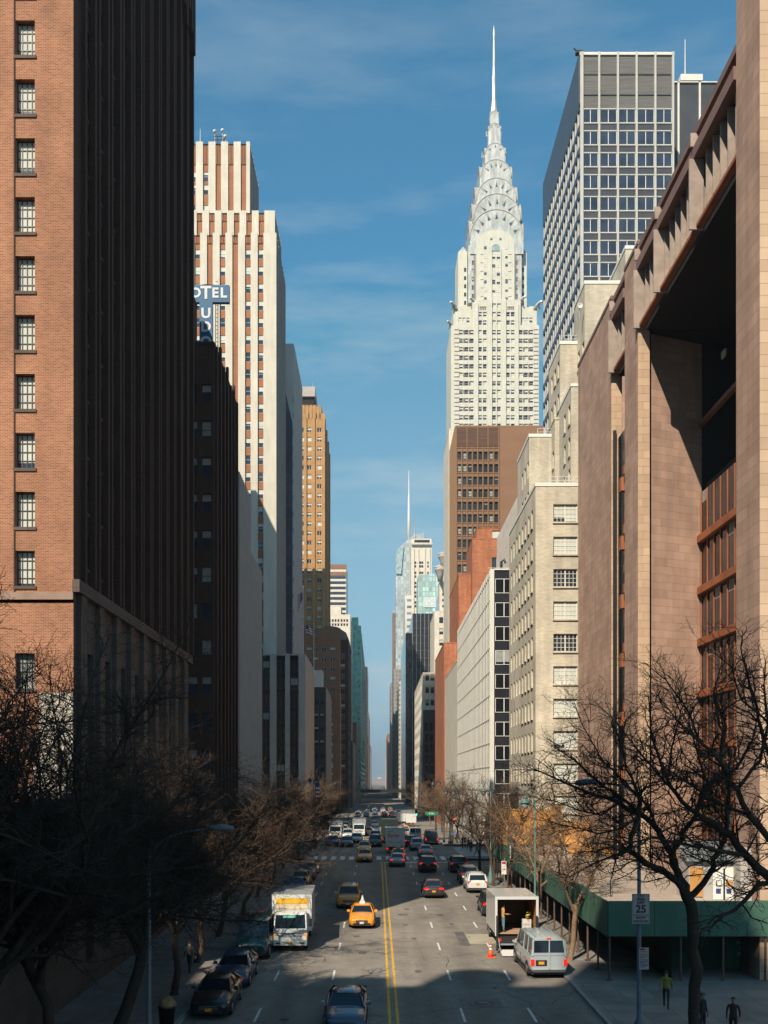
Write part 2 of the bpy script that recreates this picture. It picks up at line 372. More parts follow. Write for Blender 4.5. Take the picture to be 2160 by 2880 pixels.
for k in range(16):
    x, y = rng.uniform(-7.5, 9), rng.uniform(24, 105); a = rng.choice((0, 1.57, .4, 1.2))
    for j in range(rng.randint(5, 14)):
        nx, ny = x+.7*cos(a)+rng.gauss(0, .05), y+.7*sin(a)+rng.gauss(0, .05); a += rng.gauss(0, .3); w = .022
        px_, py_ = -sin(a)*w, cos(a)*w
        if KL < nx < KR: ck_.face([(x-px_, y-py_, gz(y)+.005), (nx-px_, ny-py_, gz(ny)+.005), (nx+px_, ny+py_, gz(ny)+.005), (x+px_, y+py_, gz(y)+.005)])
        x, y = nx, ny
tag(ck_.build('tar_cracks'), kind='structure')
# far hills and the river edge at the end of the street
g = MB(rough_mat('far_hills', (.30, .24, .22), .25, .004, .95), rough_mat('far_shore_houses', (.55, .5, .46), .1, .02)); rng = random.Random(3)
xs = [-900+60*i for i in range(32)]
hs = [26+10*sin(x*.006)+8*sin(x*.021+1)+rng.uniform(-2, 2) for x in xs]
for (xa, ha), (xb, hb) in zip(zip(xs, hs), zip(xs[1:], hs[1:])):
    g.face([(xa, 4200, -5), (xb, 4200, -5), (xb, 4500, hb), (xa, 4500, ha)], 0)
    g.face([(xa, 4500, ha), (xb, 4500, hb), (xb, 5600, -5), (xa, 5600, -5)], 0)
for i in range(20):
    x = -150+rng.uniform(0, 260); z = 14+rng.uniform(0, 14); g.box(x, x+rng.uniform(8, 22), 4440, 4450, z-10, z+rng.uniform(2, 8), 1)
tag(g.build('hills'), kind='structure')

# ------------------------------------------------------------------ windows and buildings
WC = {}
def rect(mb, x0, x1, z0, z1, y, m): mb.face([(x0, y, z0), (x1, y, z0), (x1, y, z1), (x0, y, z1)], m)
def win_mesh(w, h, style, var, gl='glass', fr='frame_white', bl='blind'):
    k = (round(w, 2), round(h, 2), style, var, gl, fr, bl)
    if k in WC: return WC[k]
    mb = MB(M[gl], M[bl], M[fr])
    cols = [(-w/2, w/2)] if style in ('sash', 'plain', 'lites') else [(-w/2, -w*.02), (w*.02, w/2)]
    for ci, (a, b) in enumerate(cols):
        f = var if style != 'multi' else max(0, min(1, var+(.18 if ci else -.05)*(0 < var < 1)))
        zb = h*(1-f)
        if zb > .02: rect(mb, a, b, 0, zb, 0, 0)
        if f > .02: rect(mb, a, b, zb, h, 0, 1)
    t = min(.07, w*.05)
    if style != 'none':
        for (x0, x1, z0, z1) in ((-w/2, -w/2+t, 0, h), (w/2-t, w/2, 0, h), (-w/2+t, w/2-t, 0, t), (-w/2+t, w/2-t, h-t, h)):
            mb.box(x0, x1, -.05, .01, z0, z1, 2)
    if style in ('sash',): mb.box(-w/2+t, w/2-t, -.06, .01, h*.5-t*.5, h*.5+t*.5, 2)
    if style == 'lites':
        for i in range(1, 4): mb.box(-w/2+w*i/4-.018, -w/2+w*i/4+.018, -.04, .01, t, h-t, 2)
        for j in range(1, 4): mb.box(-w/2+t, w/2-t, -.038, .01, h*j/4-.018, h*j/4+.018, 2)
    if style in ('pair', 'multi'): mb.box(-t*.8, t*.8, -.06, .01, t, h-t, 2)
    if style == 'multi':
        for s in (-1, 1):
            for i in (1, 2):
                x = s*(w/2*i/3); mb.box(x-.02, x+.02, -.04, .01, t, h-t, 2)
        for j in (1, 2, 3): mb.box(-w/2+t, w/2-t, -.038, .01, h*j/4-.02, h*j/4+.02, 2)
    me = bpy.data.meshes.new('window')
    me.from_pydata(mb.V, [], mb.F)
    for m in mb.m: me.materials.append(m)
    me.polygons.foreach_set('material_index', mb.I)
    me['ww'] = w; WC[k] = me
    return me
class Bld:
    def __init__(s, name, label, cat='building', x=0, y=0, z=0, group=None, seed=1):
        s.sill = None; s.sm = {}; s.root = thing(name, label, cat, (x, y, z), 0, group); s.w = []; s.parts = {}; s.rng = random.Random(seed)
    def mb(s, part='wall'):
        if part not in s.parts: s.parts[part] = MB()
        return s.parts[part]
    def grid(s, u_list, w, v_list, h, skip=()):
        return [(u-w/2, u+w/2, v, v+h) for i, u in enumerate(u_list) for j, v in enumerate(v_list) if (i, j) not in skip]
    def wins(s, O, a, holes, depth, style='sash', gl='glass', fr='frame_white', bl='blind', vs=(0, .3, .5, .5, .8, 1), name='window'):
        ca, sa = cos(a), sin(a)
        for (u0, u1, v0, v1) in holes:
            u = (u0+u1)/2; x = O[0]+u*ca-depth*sa; y = O[1]+u*sa+depth*ca; z = O[2]+v0
            s.w.append((((u1-u0)*(v1-v0))/(y*y), x, y, z, a, win_mesh(u1-u0, v1-v0, style, s.rng.choice(vs), gl, fr, bl), name))
    def face(s, O, a, U, H, specs, mat, part='wall', depth=.25):
        """specs: list of dicts cols,w,rows,h,style..."""
        holes = []
        for sp in specs:
            hh = s.grid(sp['cols'], sp['w'], sp['rows'], sp['h'], sp.get('skip', ()))
            hh = [q for q in hh if q[0] > .05 and q[1] < U-.05 and q[2] > .05 and q[3] < H-.05]
            s.wins(O, a, hh, depth, sp.get('style', 'sash'), sp.get('gl', 'glass'), sp.get('fr', 'frame_white'), sp.get('bl', 'blind'), sp.get('vs', (0, .3, .5, .5, .8, 1)))
            holes += hh
        s.mb(part).facade(O, a, U, H, holes, depth, mat)
    def tier(s, x0, x1, y0, y1, z0, z1, mat, front=(), side=(), left_side=True, part='wall', roof='roof', cap=None, capmat=None, depth=.25):
        """box building mass with windows on its front (toward -Y) and on the side that faces the street"""
        s.face((x0, y0, z0), 0, x1-x0, z1-z0, front, mat, part, depth)
        m = s.mb(part)
        L1 = (x0, y1, z0); 
        if left_side: s.face((x0, y1, z0), -pi/2, y1-y0, z1-z0, side, mat, part, depth); m.face([(x1, y0, z0), (x1, y1, z0), (x1, y1, z1), (x1, y0, z1)], mat)
        else: s.face((x1, y0, z0), pi/2, y1-y0, z1-z0, side, mat, part, depth); m.face([(x0, y1, z0), (x0, y0, z0), (x0, y0, z1), (x0, y1, z1)], mat)
        m.face([(x1, y1, z0), (x0, y1, z0), (x0, y1, z1), (x1, y1, z1)], mat)
        s.mb('roof').face([(x0, y0, z1-.35), (x1, y0, z1-.35), (x1, y1, z1-.35), (x0, y1, z1-.35)], M[roof])
        t = .3
        cm = capmat or mat; ch = cap or .25
        p = s.mb('parapet')
        p.box(x0-.06, x1+.06, y0-.06, y0+t, z1, z1+ch, cm); p.box(x0-.06, x1+.06, y1-t, y1+.06, z1, z1+ch, cm)
        p.box(x0-.06, x0+t, y0+t, y1-t, z1, z1+ch, cm); p.box(x1-t, x1+.06, y0+t, y1-t, z1, z1+ch, cm)
    def done(s):
        for n, m in s.parts.items(): m.build(n, s.root)
        s.w.sort(key=lambda q: -q[0]); rl = Vector(s.root.location)
        for q in s.w[:100]:
            _, x, y, z, a, me, nm = q
            o = bpy.data.objects.new(nm, me); COL.objects.link(o)
            o.location = Vector((x, y, z))-rl; o.rotation_euler = (0, 0, a); adopt(o, s.root)
            if s.sill:
                w = me['ww']
                if w not in s.sm:
                    sm = MB(M[s.sill]); sm.box(-w/2-.08, w/2+.08, -.36, .02, -.16, -.01); so_ = sm.build('sill'); s.sm[w] = so_.data; bpy.data.objects.remove(so_)
                so_ = bpy.data.objects.new('sill', s.sm[w]); COL.objects.link(so_); adopt(so_, o)
        if len(s.w) > 100:
            mb = MB()
            for q in s.w[100:]:
                _, x, y, z, a, me, nm = q; ca, sa = cos(a), sin(a)
                vs = [(x+v.co.x*ca-v.co.y*sa, y+v.co.x*sa+v.co.y*ca, z+v.co.z) for v in me.vertices]
                n = len(mb.V); mb.V += vs
                for p in me.polygons: mb.F.append(tuple(n+i for i in p.vertices)); mb.I.append(mb.mi(me.materials[p.material_index])); mb.sm.append(False)
            tag(mb.build('windows', s.root), kind='stuff')
        return s.root
def steps(a, b, d):
    r = []; x = a
    while (x <= b if d > 0 else x >= b): r.append(x); x += d
    return r

# ---- 1. near left: orange brick tower on a stone base -------------------------------------------------
B = Bld('brick_tower', 'tall orange brick tower at the left edge, its street side in deep shade', x=-20, y=60, seed=4); B.sill = 'base_stone'
x1, y0, y1 = BL, 46.0, 74.0; zt = 73.0
wr = steps(PZ(1256, 46), PZ(-700, 46), (1689-1143-(1689-1270))/2080*46)   # one floor per 127 px
fl = 127.3/2080*46
rows = [PZ(1138, 46)-20.1+fl*k for k in range(-1, 18)]
uc = PX(54.5, 46)-(-34.0)
B.face((-34, y0, 20.1), 0, x1+34, zt-20.1, [dict(cols=[uc, uc-5.6], w=42/2080*46, rows=rows, h=76/2080*46, style='lites', fr='frame_dark', vs=(.8, .9, 1, 1, 1, 1, .55), bl='blind', gl='glass_mid')], M['brick_orange'], depth=.3)
m = B.mb('wall')
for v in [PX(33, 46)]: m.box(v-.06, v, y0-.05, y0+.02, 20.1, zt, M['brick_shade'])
m.face([(-34, y1, 9.4), (-34, y0, 9.4), (-34, y0, zt), (-34, y1, zt)], M['brick_orange']); m.face([(x1, y1, 9.4), (-34, y1, 9.4), (-34, y1, zt), (x1, y1, zt)], M['brick_orange'])
m.face([(-34, y0, zt), (x1, y0, zt), (x1, y1, zt), (-34, y1, zt)], M['roof'])
# street side: projecting brick ribs between strips of windows
cols = [2.6+2.35*k for k in range(11)]
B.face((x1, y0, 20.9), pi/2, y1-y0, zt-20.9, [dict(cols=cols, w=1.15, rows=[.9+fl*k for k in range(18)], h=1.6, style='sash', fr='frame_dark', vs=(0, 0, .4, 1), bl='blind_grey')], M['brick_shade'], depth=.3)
rb = B.mb('rib')
for k in range(24):
    u = y0+1.4+k*1.175
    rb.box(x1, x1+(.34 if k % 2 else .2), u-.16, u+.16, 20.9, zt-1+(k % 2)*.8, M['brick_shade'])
tr = B.mb('turret')
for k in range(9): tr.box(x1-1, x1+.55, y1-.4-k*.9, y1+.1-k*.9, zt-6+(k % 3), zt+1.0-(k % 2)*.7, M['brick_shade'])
# stone base
sb = B.mb('stone_base')
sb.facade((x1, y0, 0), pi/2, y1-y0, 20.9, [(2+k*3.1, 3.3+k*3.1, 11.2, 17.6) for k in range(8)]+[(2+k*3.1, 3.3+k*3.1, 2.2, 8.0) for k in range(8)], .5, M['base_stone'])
B.wins((x1, y0, 0), pi/2, [(2+k*3.1, 3.3+k*3.1, 11.2, 17.6) for k in range(8)], .5, 'pair', 'glass_black', 'frame_dark', 'blind_grey', (0, 0, .3))
B.wins((x1, y0, 0), pi/2, [(2+k*3.1, 3.3+k*3.1, 2.2, 8.0) for k in range(8)], .5, 'pair', 'glass_black', 'frame_dark', 'blind_grey', (0,))
sb.box(x1, x1+.35, y0-.2, y1, 20.2, 20.8, M['base_stone'])
for k in range(9): sb.box(x1, x1+.25, y0+.5+k*3.1, y0+1.4+k*3.1, 9.2, 20.2, M['base_stone'])
sb.box(-34, x1+.01, y0-.12, y0, 19.85, 20.2, rough_mat('weathered_string_course', (.30, .2, .15), .2, 1))
B.face((-34, y0, 9.4), 0, x1+34, 10.3, [dict(cols=[uc], w=.93, rows=[6.2], h=1.7, style='lites', fr='frame_dark', vs=(1,), bl='blind_grey')], M['brick_orange'], depth=.3)
sb.box(PX(88, 46), x1+.012, y0-.18, y0-.004, 9.4, 15.4, M['limestone'])
for j in range(5): sb.box(PX(88, 46)-.6+.3*j, PX(88, 46)-.32+.3*j, y0-.14, y0-.005, 9.4+j*.8, 15.4+(j-4)*1.1, M['limestone'])
sb.face([(-34, y0+.01, 0), (x1, y0+.01, 0), (x1, y0+.01, 9.4), (-34, y0+.01, 9.4)], M['limestone'])
B.done()
# terrace and its retaining wall beside the street, in front of the tower
g = MB(M['base_stone'], M['paving'])
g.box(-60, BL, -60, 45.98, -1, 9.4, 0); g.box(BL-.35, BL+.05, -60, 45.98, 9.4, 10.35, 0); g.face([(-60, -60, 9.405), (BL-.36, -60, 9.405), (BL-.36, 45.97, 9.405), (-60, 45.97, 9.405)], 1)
t = tag(g.build('retaining_wall', loc=(-20, 20, 0)), 'high shaded stone retaining wall and terrace beside the left pavement', 'retaining wall')
# ---- 2. dark brick hotel behind it, with its rooftop sign ----------------------------------------------
B = Bld('brick_hotel', 'dark shaded brick hotel block stepping down behind the tall brick tower', x=-20, y=95, seed=8)
Yh = 85.6; zh = PZ(744, Yh)
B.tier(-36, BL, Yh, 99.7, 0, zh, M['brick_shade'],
       front=[dict(cols=[36+PX(q, Yh) for q in (379, 416, 446)], w=.85, rows=[zh-5.1-3.25*k for k in range(14)], h=1.6, style='sash', fr='frame_dark', vs=(0, .4, .8), bl='blind_grey', gl='glass_mid')],
       side=[dict(cols=[1.5+2.2*k for k in range(6)], w=.9, rows=[zh-5.1-3.25*k for k in range(14)], h=1.6, style='sash', fr='frame_dark', bl='blind_grey')], left_side=False)
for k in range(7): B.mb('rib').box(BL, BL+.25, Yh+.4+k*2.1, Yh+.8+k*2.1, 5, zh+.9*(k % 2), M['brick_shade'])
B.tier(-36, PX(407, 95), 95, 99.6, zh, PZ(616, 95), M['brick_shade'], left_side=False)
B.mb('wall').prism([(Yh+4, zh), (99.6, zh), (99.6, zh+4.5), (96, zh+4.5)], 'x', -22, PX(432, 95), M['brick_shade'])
B.done()
# ---- sign
def text_mesh(s, size, mat, name='lettering', ext=.01, align='CENTER', bold=0):
    cu = bpy.data.curves.new('t', 'FONT'); cu.body = s; cu.size = size; cu.extrude = ext; cu.align_x = align; cu.align_y = 'CENTER'; cu.offset = bold; cu.resolution_u = 3
    ob = bpy.data.objects.new('t', cu); COL.objects.link(ob)
    me = bpy.data.meshes.new_from_object(ob.evaluated_get(bpy.context.evaluated_depsgraph_get()))
    bpy.data.objects.remove(ob); bpy.data.curves.remove(cu)
    me.name = name; me.materials.clear(); me.materials.append(mat)
    return me
def put_text(s, size, mat, parent, loc, rz=0, name='lettering', ext=.01, align='CENTER', bold=0, sx=1):
    """lettering standing upright, facing -Y when rz = 0; loc is relative to the parent"""
    o = bpy.data.objects.new(name, text_mesh(s, size, mat, name, ext, align, bold)); COL.objects.link(o)
    o.location = loc; o.rotation_euler = (R(90), 0, rz); o.scale = (sx, 1, 1); adopt(o, parent); return o
Ys = 101; k = Ys/2080
st = thing('hotel_sign', 'tall blue hotel sign with white letters on a steel frame above the dark brick roof', 'sign', (PX(446, Ys), Ys, PZ(745, Ys)-4))
mblue = plain('sign_blue', (.03, .11, .22), .5, spec=.3); mlet = rough_mat('sign_letter_white', (.60, .62, .62), .06, 1, .6)
x0, x1, z0, z1 = PX(392, Ys), PX(496, Ys), PZ(655, Ys), PZ(618, Ys)
g = MB(mblue); g.box(x0, x1, Ys-.25, Ys+.25, z0, z1); g.build('top_board', st)
g = MB(mblue); g.box(PX(432, Ys), PX(460, Ys), Ys-.249, Ys+.249, PZ(745, Ys)-7, z0-.002); g.build('upright_board', st)
g = MB(M['black_metal'])
for q in (466, 471): g.tube([(PX(q, Ys), Ys, PZ(800, Ys)), (PX(q, Ys), Ys, z0)], .05, 4)
for j in range(22): zz = PZ(790, Ys)+j*.42; g.tube([(PX(466, Ys), Ys, zz), (PX(471, Ys), Ys, zz)], .03, 4)
g.tube([(PX(400, Ys), Ys+.6, z1+.2), (PX(446, Ys), Ys+.6, z1+.5), (PX(492, Ys), Ys+.6, z1+.2)], .05, 4)
g.build('steel_ladder', st)
for ch, q in (('H', 400), ('O', 423.5), ('T', 446), ('E', 466), ('L', 484)):
    put_text(ch, 29*k if ch != 'T' else 38*k, mlet, st, (PX(q, Ys)-st.location.x, -.27, PZ(636, Ys)-st.location.z), name='letter', ext=.02, bold=.05)
for ch, y in (('U', 680), ('D', 709), ('O', 741), ('R', 772)):
    put_text(ch, 30*k, mlet, st, (0, -.27, PZ(y, Ys)-st.location.z), name='letter', ext=.02, bold=.05)
# ---- 3. pale ribbed office block before the avenue ------------------------------------------------------
B = Bld('ribbed_office_block', 'low pale ribbed office block between the dark hotel and the avenue', x=-20, y=110, seed=3)
B.tier(-40, BL, 99.72, 108.7, 0, 43.4, M['fluted'], left_side=False)
B.tier(-40, BL, 108.72, 119.5, 0, 37.2, M['fluted'], left_side=False)
f = B.mb('fin')
for k in range(24):
    y = 99.9+k*.82; f.box(BL, BL+.28, y, y+.3, 1, (43.3 if y < 108.4 else 37.1), M['fluted'])
for z in (12, 20.5, 29): f.box(BL, BL+.10, 99.8, 119.4, z, z+.35, M['grey_stone'])
B.done()
# ---- 4. white striped tower with russet window strips --------------------------------------------------
B = Bld('striped_tower', 'tall white tower with russet brick stripes and stepped top on the left', x=-30, y=212, seed=11)
Yd = 205.0; kk = Yd/2080
def dn_tier(xl, xr, y0, y1, z0, z1, pit, first, kinds, rows, h, blank_top, sidefins=True):
    """stripe centres from the right edge inwards; kinds: w = windows, b = blank brick"""
    U = xr-xl; m = B.mb('wall'); holes = []
    sw = 1.22
    xs = []
    x = xr-first; i = 0
    while x > xl+1: xs.append((x, kinds[i % len(kinds)])); x -= pit; i += 1
    hh = []
    for (x, kd) in xs:
        if kd == 'w': hh += [(x-xl-sw/2+.06, x-xl+sw/2-.06, r-z0, r-z0+h) for r in rows if r > z0+.3 and r+h < z1-blank_top]
    B.wins((xl, y0+.38, z0), 0, hh, .12, 'sash', 'glass_mid', 'frame_white', 'blind', (0, .3, .5, .5, .5, .8))
    m.facade((xl, y0+.38, z0), 0, U, z1-z0-.4, hh, .12, M['brick_dn'])
    p = B.mb('pier'); edges = [xr]+[e for x, _ in xs for e in (x+sw/2, x-sw/2)]+[xl]
    for a, b in zip(edges[0::2], edges[1::2]): p.box(min(a, b), max(a, b), y0, y0+.5, z0, z1+.25, M['brick_white'])
    for x, kd in xs:
        for d in (-.36, 0, .36): p.box(x+d-.12, x+d+.12, y0+.2, y0+.37, z1-blank_top+.3, z1-.2, M['brick_dn'])
    m.face([(xl, y1, z0), (xl, y0+.5, z0), (xl, y0+.5, z1), (xl, y1, z1)], M['brick_white']); m.face([(xr, y1, z0), (xl, y1, z0), (xl, y1, z1), (xr, y1, z1)], M['brick_white'])
    m.face([(xr-.3, y0+.5, z0), (xr-.3, y1, z0), (xr-.3, y1, z1), (xr-.3, y0+.5, z1)], M['brick_dn'])
    B.mb('roof').face([(xl, y0, z1-.3), (xr, y0, z1-.3), (xr, y1, z1-.3), (xl, y1, z1-.3)], M['roof'])
    y = y0+.9; f = B.mb('side_pier')  # side wall in grey instead of white: its shade is in the colour
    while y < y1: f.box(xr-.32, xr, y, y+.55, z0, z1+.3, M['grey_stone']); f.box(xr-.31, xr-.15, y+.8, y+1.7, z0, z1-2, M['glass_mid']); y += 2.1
rowsD = [PZ(q, Yd) for q in [742+37.1*i for i in range(-5, 22)]]
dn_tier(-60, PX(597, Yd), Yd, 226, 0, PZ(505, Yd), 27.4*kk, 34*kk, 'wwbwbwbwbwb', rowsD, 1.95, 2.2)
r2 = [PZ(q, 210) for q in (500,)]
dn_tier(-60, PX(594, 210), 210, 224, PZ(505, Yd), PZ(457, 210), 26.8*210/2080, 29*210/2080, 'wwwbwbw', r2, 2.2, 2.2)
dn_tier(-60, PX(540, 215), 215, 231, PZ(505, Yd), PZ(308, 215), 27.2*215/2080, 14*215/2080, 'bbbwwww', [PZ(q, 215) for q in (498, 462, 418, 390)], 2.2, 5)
B.done()
for nm, lb, q in (('roof_antenna', 'thin antenna pole on the roof of the white striped tower', 431),):
    g = MB(M['white_metal']); g.tube([(PX(q, 216), 217, PZ(308, 215)-.5), (PX(q, 216), 217, PZ(272, 216))], [.12, .05], 5); tag(g.build(nm, loc=(PX(q, 216), 217, PZ(308, 215))), lb, 'antenna')
t = thing('rooftop_equipment', 'small steel rack with dishes and lamps on the roof of the striped tower', 'rooftop equipment', (PX(476, 217), 217, PZ(308, 215)))
g = MB(M['black_metal']); X = lambda q: PX(q, 217)
for q in (463, 470, 480, 486): g.tube([(X(q), 217, PZ(308, 215)), (X(q), 217, PZ(294, 217))], .1, 4)
for z in (302, 294): g.tube([(X(463), 217, PZ(z, 217)), (X(486), 217, PZ(z, 217))], .1, 4)
g.build('rack', t)
for q, z in ((464, 285), (481, 283), (487, 296)):
    g = MB(M['white_metal']); g.tube([(X(q), 217, PZ(308, 217)), (X(q), 217, PZ(z, 217))], .08, 4); g.lathe((X(q), 216.7, PZ(z, 217)), [(.1, -.3), (.42, 0), (.3, .3), (.05, .35)], 8, axis='y'); g.build('lamp', t)
# ---- 5. piered annex in front ---------------------------------------------------------------------------
B = Bld('piered_annex', 'lower grey annex with wide stone piers and dark window strips on the left', x=-20, y=205, seed=5)
Ya = 195.0; za = PZ(1415, Ya)
B.mb('wall').box(-34, BL-.3, Ya+.5, 222.6, 0, za, M['glass_black'])
p = B.mb('pier')
for a, b in ((500, 540), (556, 566), (583, 597), (616, 626), (645, 660)):
    p.box(PX(a, Ya), PX(b, Ya) if b != 660 else BL, Ya, Ya+.6, 0, za+.3, M['grey_stone'])
p.box(BL-.35, BL, Ya+.6, 222.6, 0, za+.3, M['grey_stone'])
p.box(-34, BL-.36, Ya+.7, 222.5, za, za+.3, M['grey_stone'])
hh = []
for a, b in ((540, 556), (566, 583), (597, 616), (626, 645)):
    for j in range(10): hh.append((PX(a, Ya)+34.15, PX(b, Ya)+33.85, 2+j*3.5, 4.2+j*3.5))
B.wins((-34, Ya+.5, 0), 0, hh, -.02, 'pair', 'glass_black', 'frame_dark', 'blind_grey', (0, 0, 0, .6))
B.done()
t = thing('flagpole', 'white flagpole with a limp flag on the roof of the grey annex', 'flagpole', (PX(655, 200), 200, za))
g = MB(M['frame_white']); g.tube([(PX(655, 200), 200, za), (PX(655, 200), 200, PZ(1265, 200))], [.12, .07], 6); g.build('pole', t)
mfr, mfb = plain('flag_red', (.35, .04, .05), .8), plain('flag_blue', (.04, .05, .2), .8)
g = MB(mfr, M['frame_white'], mfb); x = PX(655, 200)
for i in range(7): g.box(x-1.1+.12*i, x-.95+.12*i, 199.9, 199.96+.05*(i % 2), PZ(1322, 200)+.4*i, PZ(1280, 200)-.3*(6-i)*.2, i % 2 if i < 5 else 2)
g.build('flag', t)
t = thing('hanging_flag', 'striped flag flying on a pole before the ochre brick tower', 'flag', (PX(678, 215), 215, za-2))
g = MB(M['frame_white']); g.tube([(PX(678, 215), 215, za-2), (PX(678, 215), 215, PZ(1345, 215))], [.1, .06], 6); g.build('pole', t)
g = MB(mfr, M['frame_white'], mfb)
for i in range(8):
    for j in range(6):
        f = lambda a, b: (PX(659, 215)+a*.24+.05*b, 215+.12*sin(a*1.4), PZ(1350, 215)-.28*b-a*.08)
        g.face([f(i, j), f(i, j+1), f(i+1, j+1), f(i+1, j)], 2 if (i < 3 and j < 3) else j % 2)
g.build('flag', t)
# ---- 6. glass and white building behind the striped tower
B = Bld('glass_office_building', 'slim office building with blue glass below a white upper wall, right of the striped tower', x=-22, y=245, seed=6)
Yg = 235; xg = PX(633, Yg); zg = PZ(742, Yg)
m = B.mb('wall'); m.box(-45, xg, Yg, 262, 0, zg, M['pale_slab'])
g = B.mb('glass_wall')
g.prism([(-44.9, 0.5), (PX(632, Yg), .5), (PX(632, Yg), PZ(915, Yg)), (PX(616, Yg), PZ(842, Yg)), (-44.9, PZ(700, Yg))], 'y', Yg-.15, Yg-.01, M['blue_glass'])  # slanted glass top follows the shadow line, so the shade is in the shape
f = B.mb('mullion')
for k in range(8): x = xg-.25-k*.62; f.box(x-.05, x+.05, Yg-.3, Yg-.16, 1, PZ(915-k*24, Yg), M['bronze_steel'])
for k in range(24): f.box(xg-5, xg-.05, Yg-.24, Yg-.17, 3+k*3.6, 3.25+k*3.6, M['bronze_steel']) if 3+k*3.6 < PZ(925, Yg) else None
f = B.mb('fin')
for k in range(22): y = Yg+.5+k*1.22; f.box(xg, xg+.25, y, y+.35, 1, zg, M['pale_slab'])
for k in range(26): f.box(xg, xg+.08, Yg+.2, 261.8, 4+k*4, 5.2+k*4, M['glass_mid'])
B.done()
# ---- 7. ochre crowned tower ------------------------------------------------------------------------------
B = Bld('ochre_crowned_tower', 'ochre brick skyscraper with buttressed crown in the left middle distance', x=-30, y=415, seed=7)
Yc = 400.0; kc = Yc/2080
rws = steps(PZ(1420, Yc), PZ(905, Yc), 20.3*kc)
def oc(x0, x1, y0, y1, z0, z1, cols, rows, vs=(0, .5, .5, 1)):
    B.tier(PX(x0, Yc), PX(x1, Yc), y0, y1, z0, z1, M['brick_ochre'], left_side=False,
           front=[dict(cols=[PX(c, Yc)-PX(x0, Yc) for c in cols], w=9.5*kc, rows=[r-z0 for r in rows], h=9.0*kc, style='pair', gl='glass', vs=vs)],
           side=[dict(cols=[2+3.2*i for i in range(int((y1-y0-3)/3.2))], w=1.4, rows=[r-z0 for r in rows], h=1.9, vs=vs)])
zb = PZ(905, Yc)
oc(600, 700, 400, 452, 0, zb, (624, 640, 652, 668, 690), rws)
p = B.mb('buttress')
for q in (646, 660, 678, 699.5): p.box(PX(q, Yc)-.5, PX(q, Yc)+.5, 399.4, 400.02, 60, zb+2, M['brick_ochre'])
for i, (a, zt_) in enumerate(((697, 890), (693, 868), (688, 868))):
    B.tier(PX(610, Yc), PX(a, Yc), 402+3*i, 440-5*i, zb-.5, PZ(zt_, Yc), M['brick_ochre'], left_side=False, part='crown')
for j in range(6):
    q = 647+8*j; p.box(PX(q, Yc)-.55, PX(q, Yc)+.55, 401.2, 402.8, zb, PZ(872+(j > 4)*10, Yc), M['brick_ochre'])
for j in range(6): p.box(PX(600, Yc), PX(700, Yc)+.45+.2*(j % 2), 404+7*j, 407+7*j, 40, zb+(2-j % 2*3), M['brick_ochre'])
c = B.mb('mechanical_penthouse'); c.box(PX(630, 412), PX(679, 412), 410, 425, PZ(866, Yc), PZ(858, 410), M['interior']); c.box(PX(630, 412)-.5, PX(679, 412)+.5, 409, 426, PZ(858, 410), PZ(837, 410), M['grey_stone'])
c.tube([(PX(676, 412), 412, PZ(838, 410)), (PX(676, 412), 412, PZ(822, 410))], .2, 4, M['steel_grey'])
# lower shoulders
zs = PZ(1354, Yc)
B.tier(PX(640, Yc), PX(736, Yc), 392, 399.6, 0, zs-2, M['brick_brown_shade'], left_side=False,
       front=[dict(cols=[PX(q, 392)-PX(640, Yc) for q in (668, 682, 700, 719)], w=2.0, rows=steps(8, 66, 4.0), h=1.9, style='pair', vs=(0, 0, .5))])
B.done()
B = Bld('brown_corner_building', 'dark brown brick building with chamfered roofline on the shaded left side', x=-18, y=395, seed=9)
Yb = 378.0
B.tier(PX(660, Yb), BL-.0, Yb, 391, 0, PZ(1495, Yb), M['brick_brown_shade'], left_side=False, front=[dict(cols=[PX(q, Yb)-PX(660, Yb) for q in (700, 713.5, 731-2.5)], w=2.2, rows=steps(5, 41, 3.9), h=1.9, style='pair', vs=(0, .5, .5, 1))])
B.tier(PX(700, 405), PX(753, 405), 402, 445, 0, PZ(1385, 405), M['brick_shade'], left_side=False, side=[dict(cols=steps(3, 40, 4), w=1.8, rows=steps(8, 64, 4.2), h=2.0, gl='glass_mid', vs=(0, .5))],
       front=[dict(cols=[PX(q, 405)-PX(700, 405) for q in (711, 722, 741)], w=1.9, rows=steps(8, 64, 4.2), h=2.0, style='pair', gl='glass_mid', vs=(0, .5))])
B.mb('roof').prism([(PX(703, 405), PZ(1385, 405)), (PX(755, 405), PZ(1385, 405)), (PX(748, 405), PZ(1368, 405)), (PX(730, 405), PZ(1356, 405)), (PX(706, 405), PZ(1352, 405))], 'y', 403, 440, M['roof'])
B.done()
# low dark shop building with pale side
B = Bld('dark_shopfront_building', 'narrow dark fronted building with pale ribbed side, beyond the grey annex', x=-20, y=280, seed=10)
Yx = 258
B.tier(PX(679, Yx)-6, PX(704, Yx)-.0, Yx, 286, 0, PZ(1486, Yx), M['spandrel'], left_side=False, front=[dict(cols=[6.6+.0, 8.1], w=1.1, rows=steps(3, 34, 3.6), h=1.3, style='plain', gl='glass_mid', fr='frame_dark', vs=(0, .4))])
for k in range(14): B.mb('side_rib').box(PX(704, Yx), PX(704, Yx)+.3, Yx+k*2, Yx+k*2+.9, 0, PZ(1486, Yx)-1, M['fluted'])
B.tier(PX(678, 290)-6, PX(696, 290), 290, 297, 0, PZ(1449, 290), M['pale_slab'], left_side=False)
B.done()
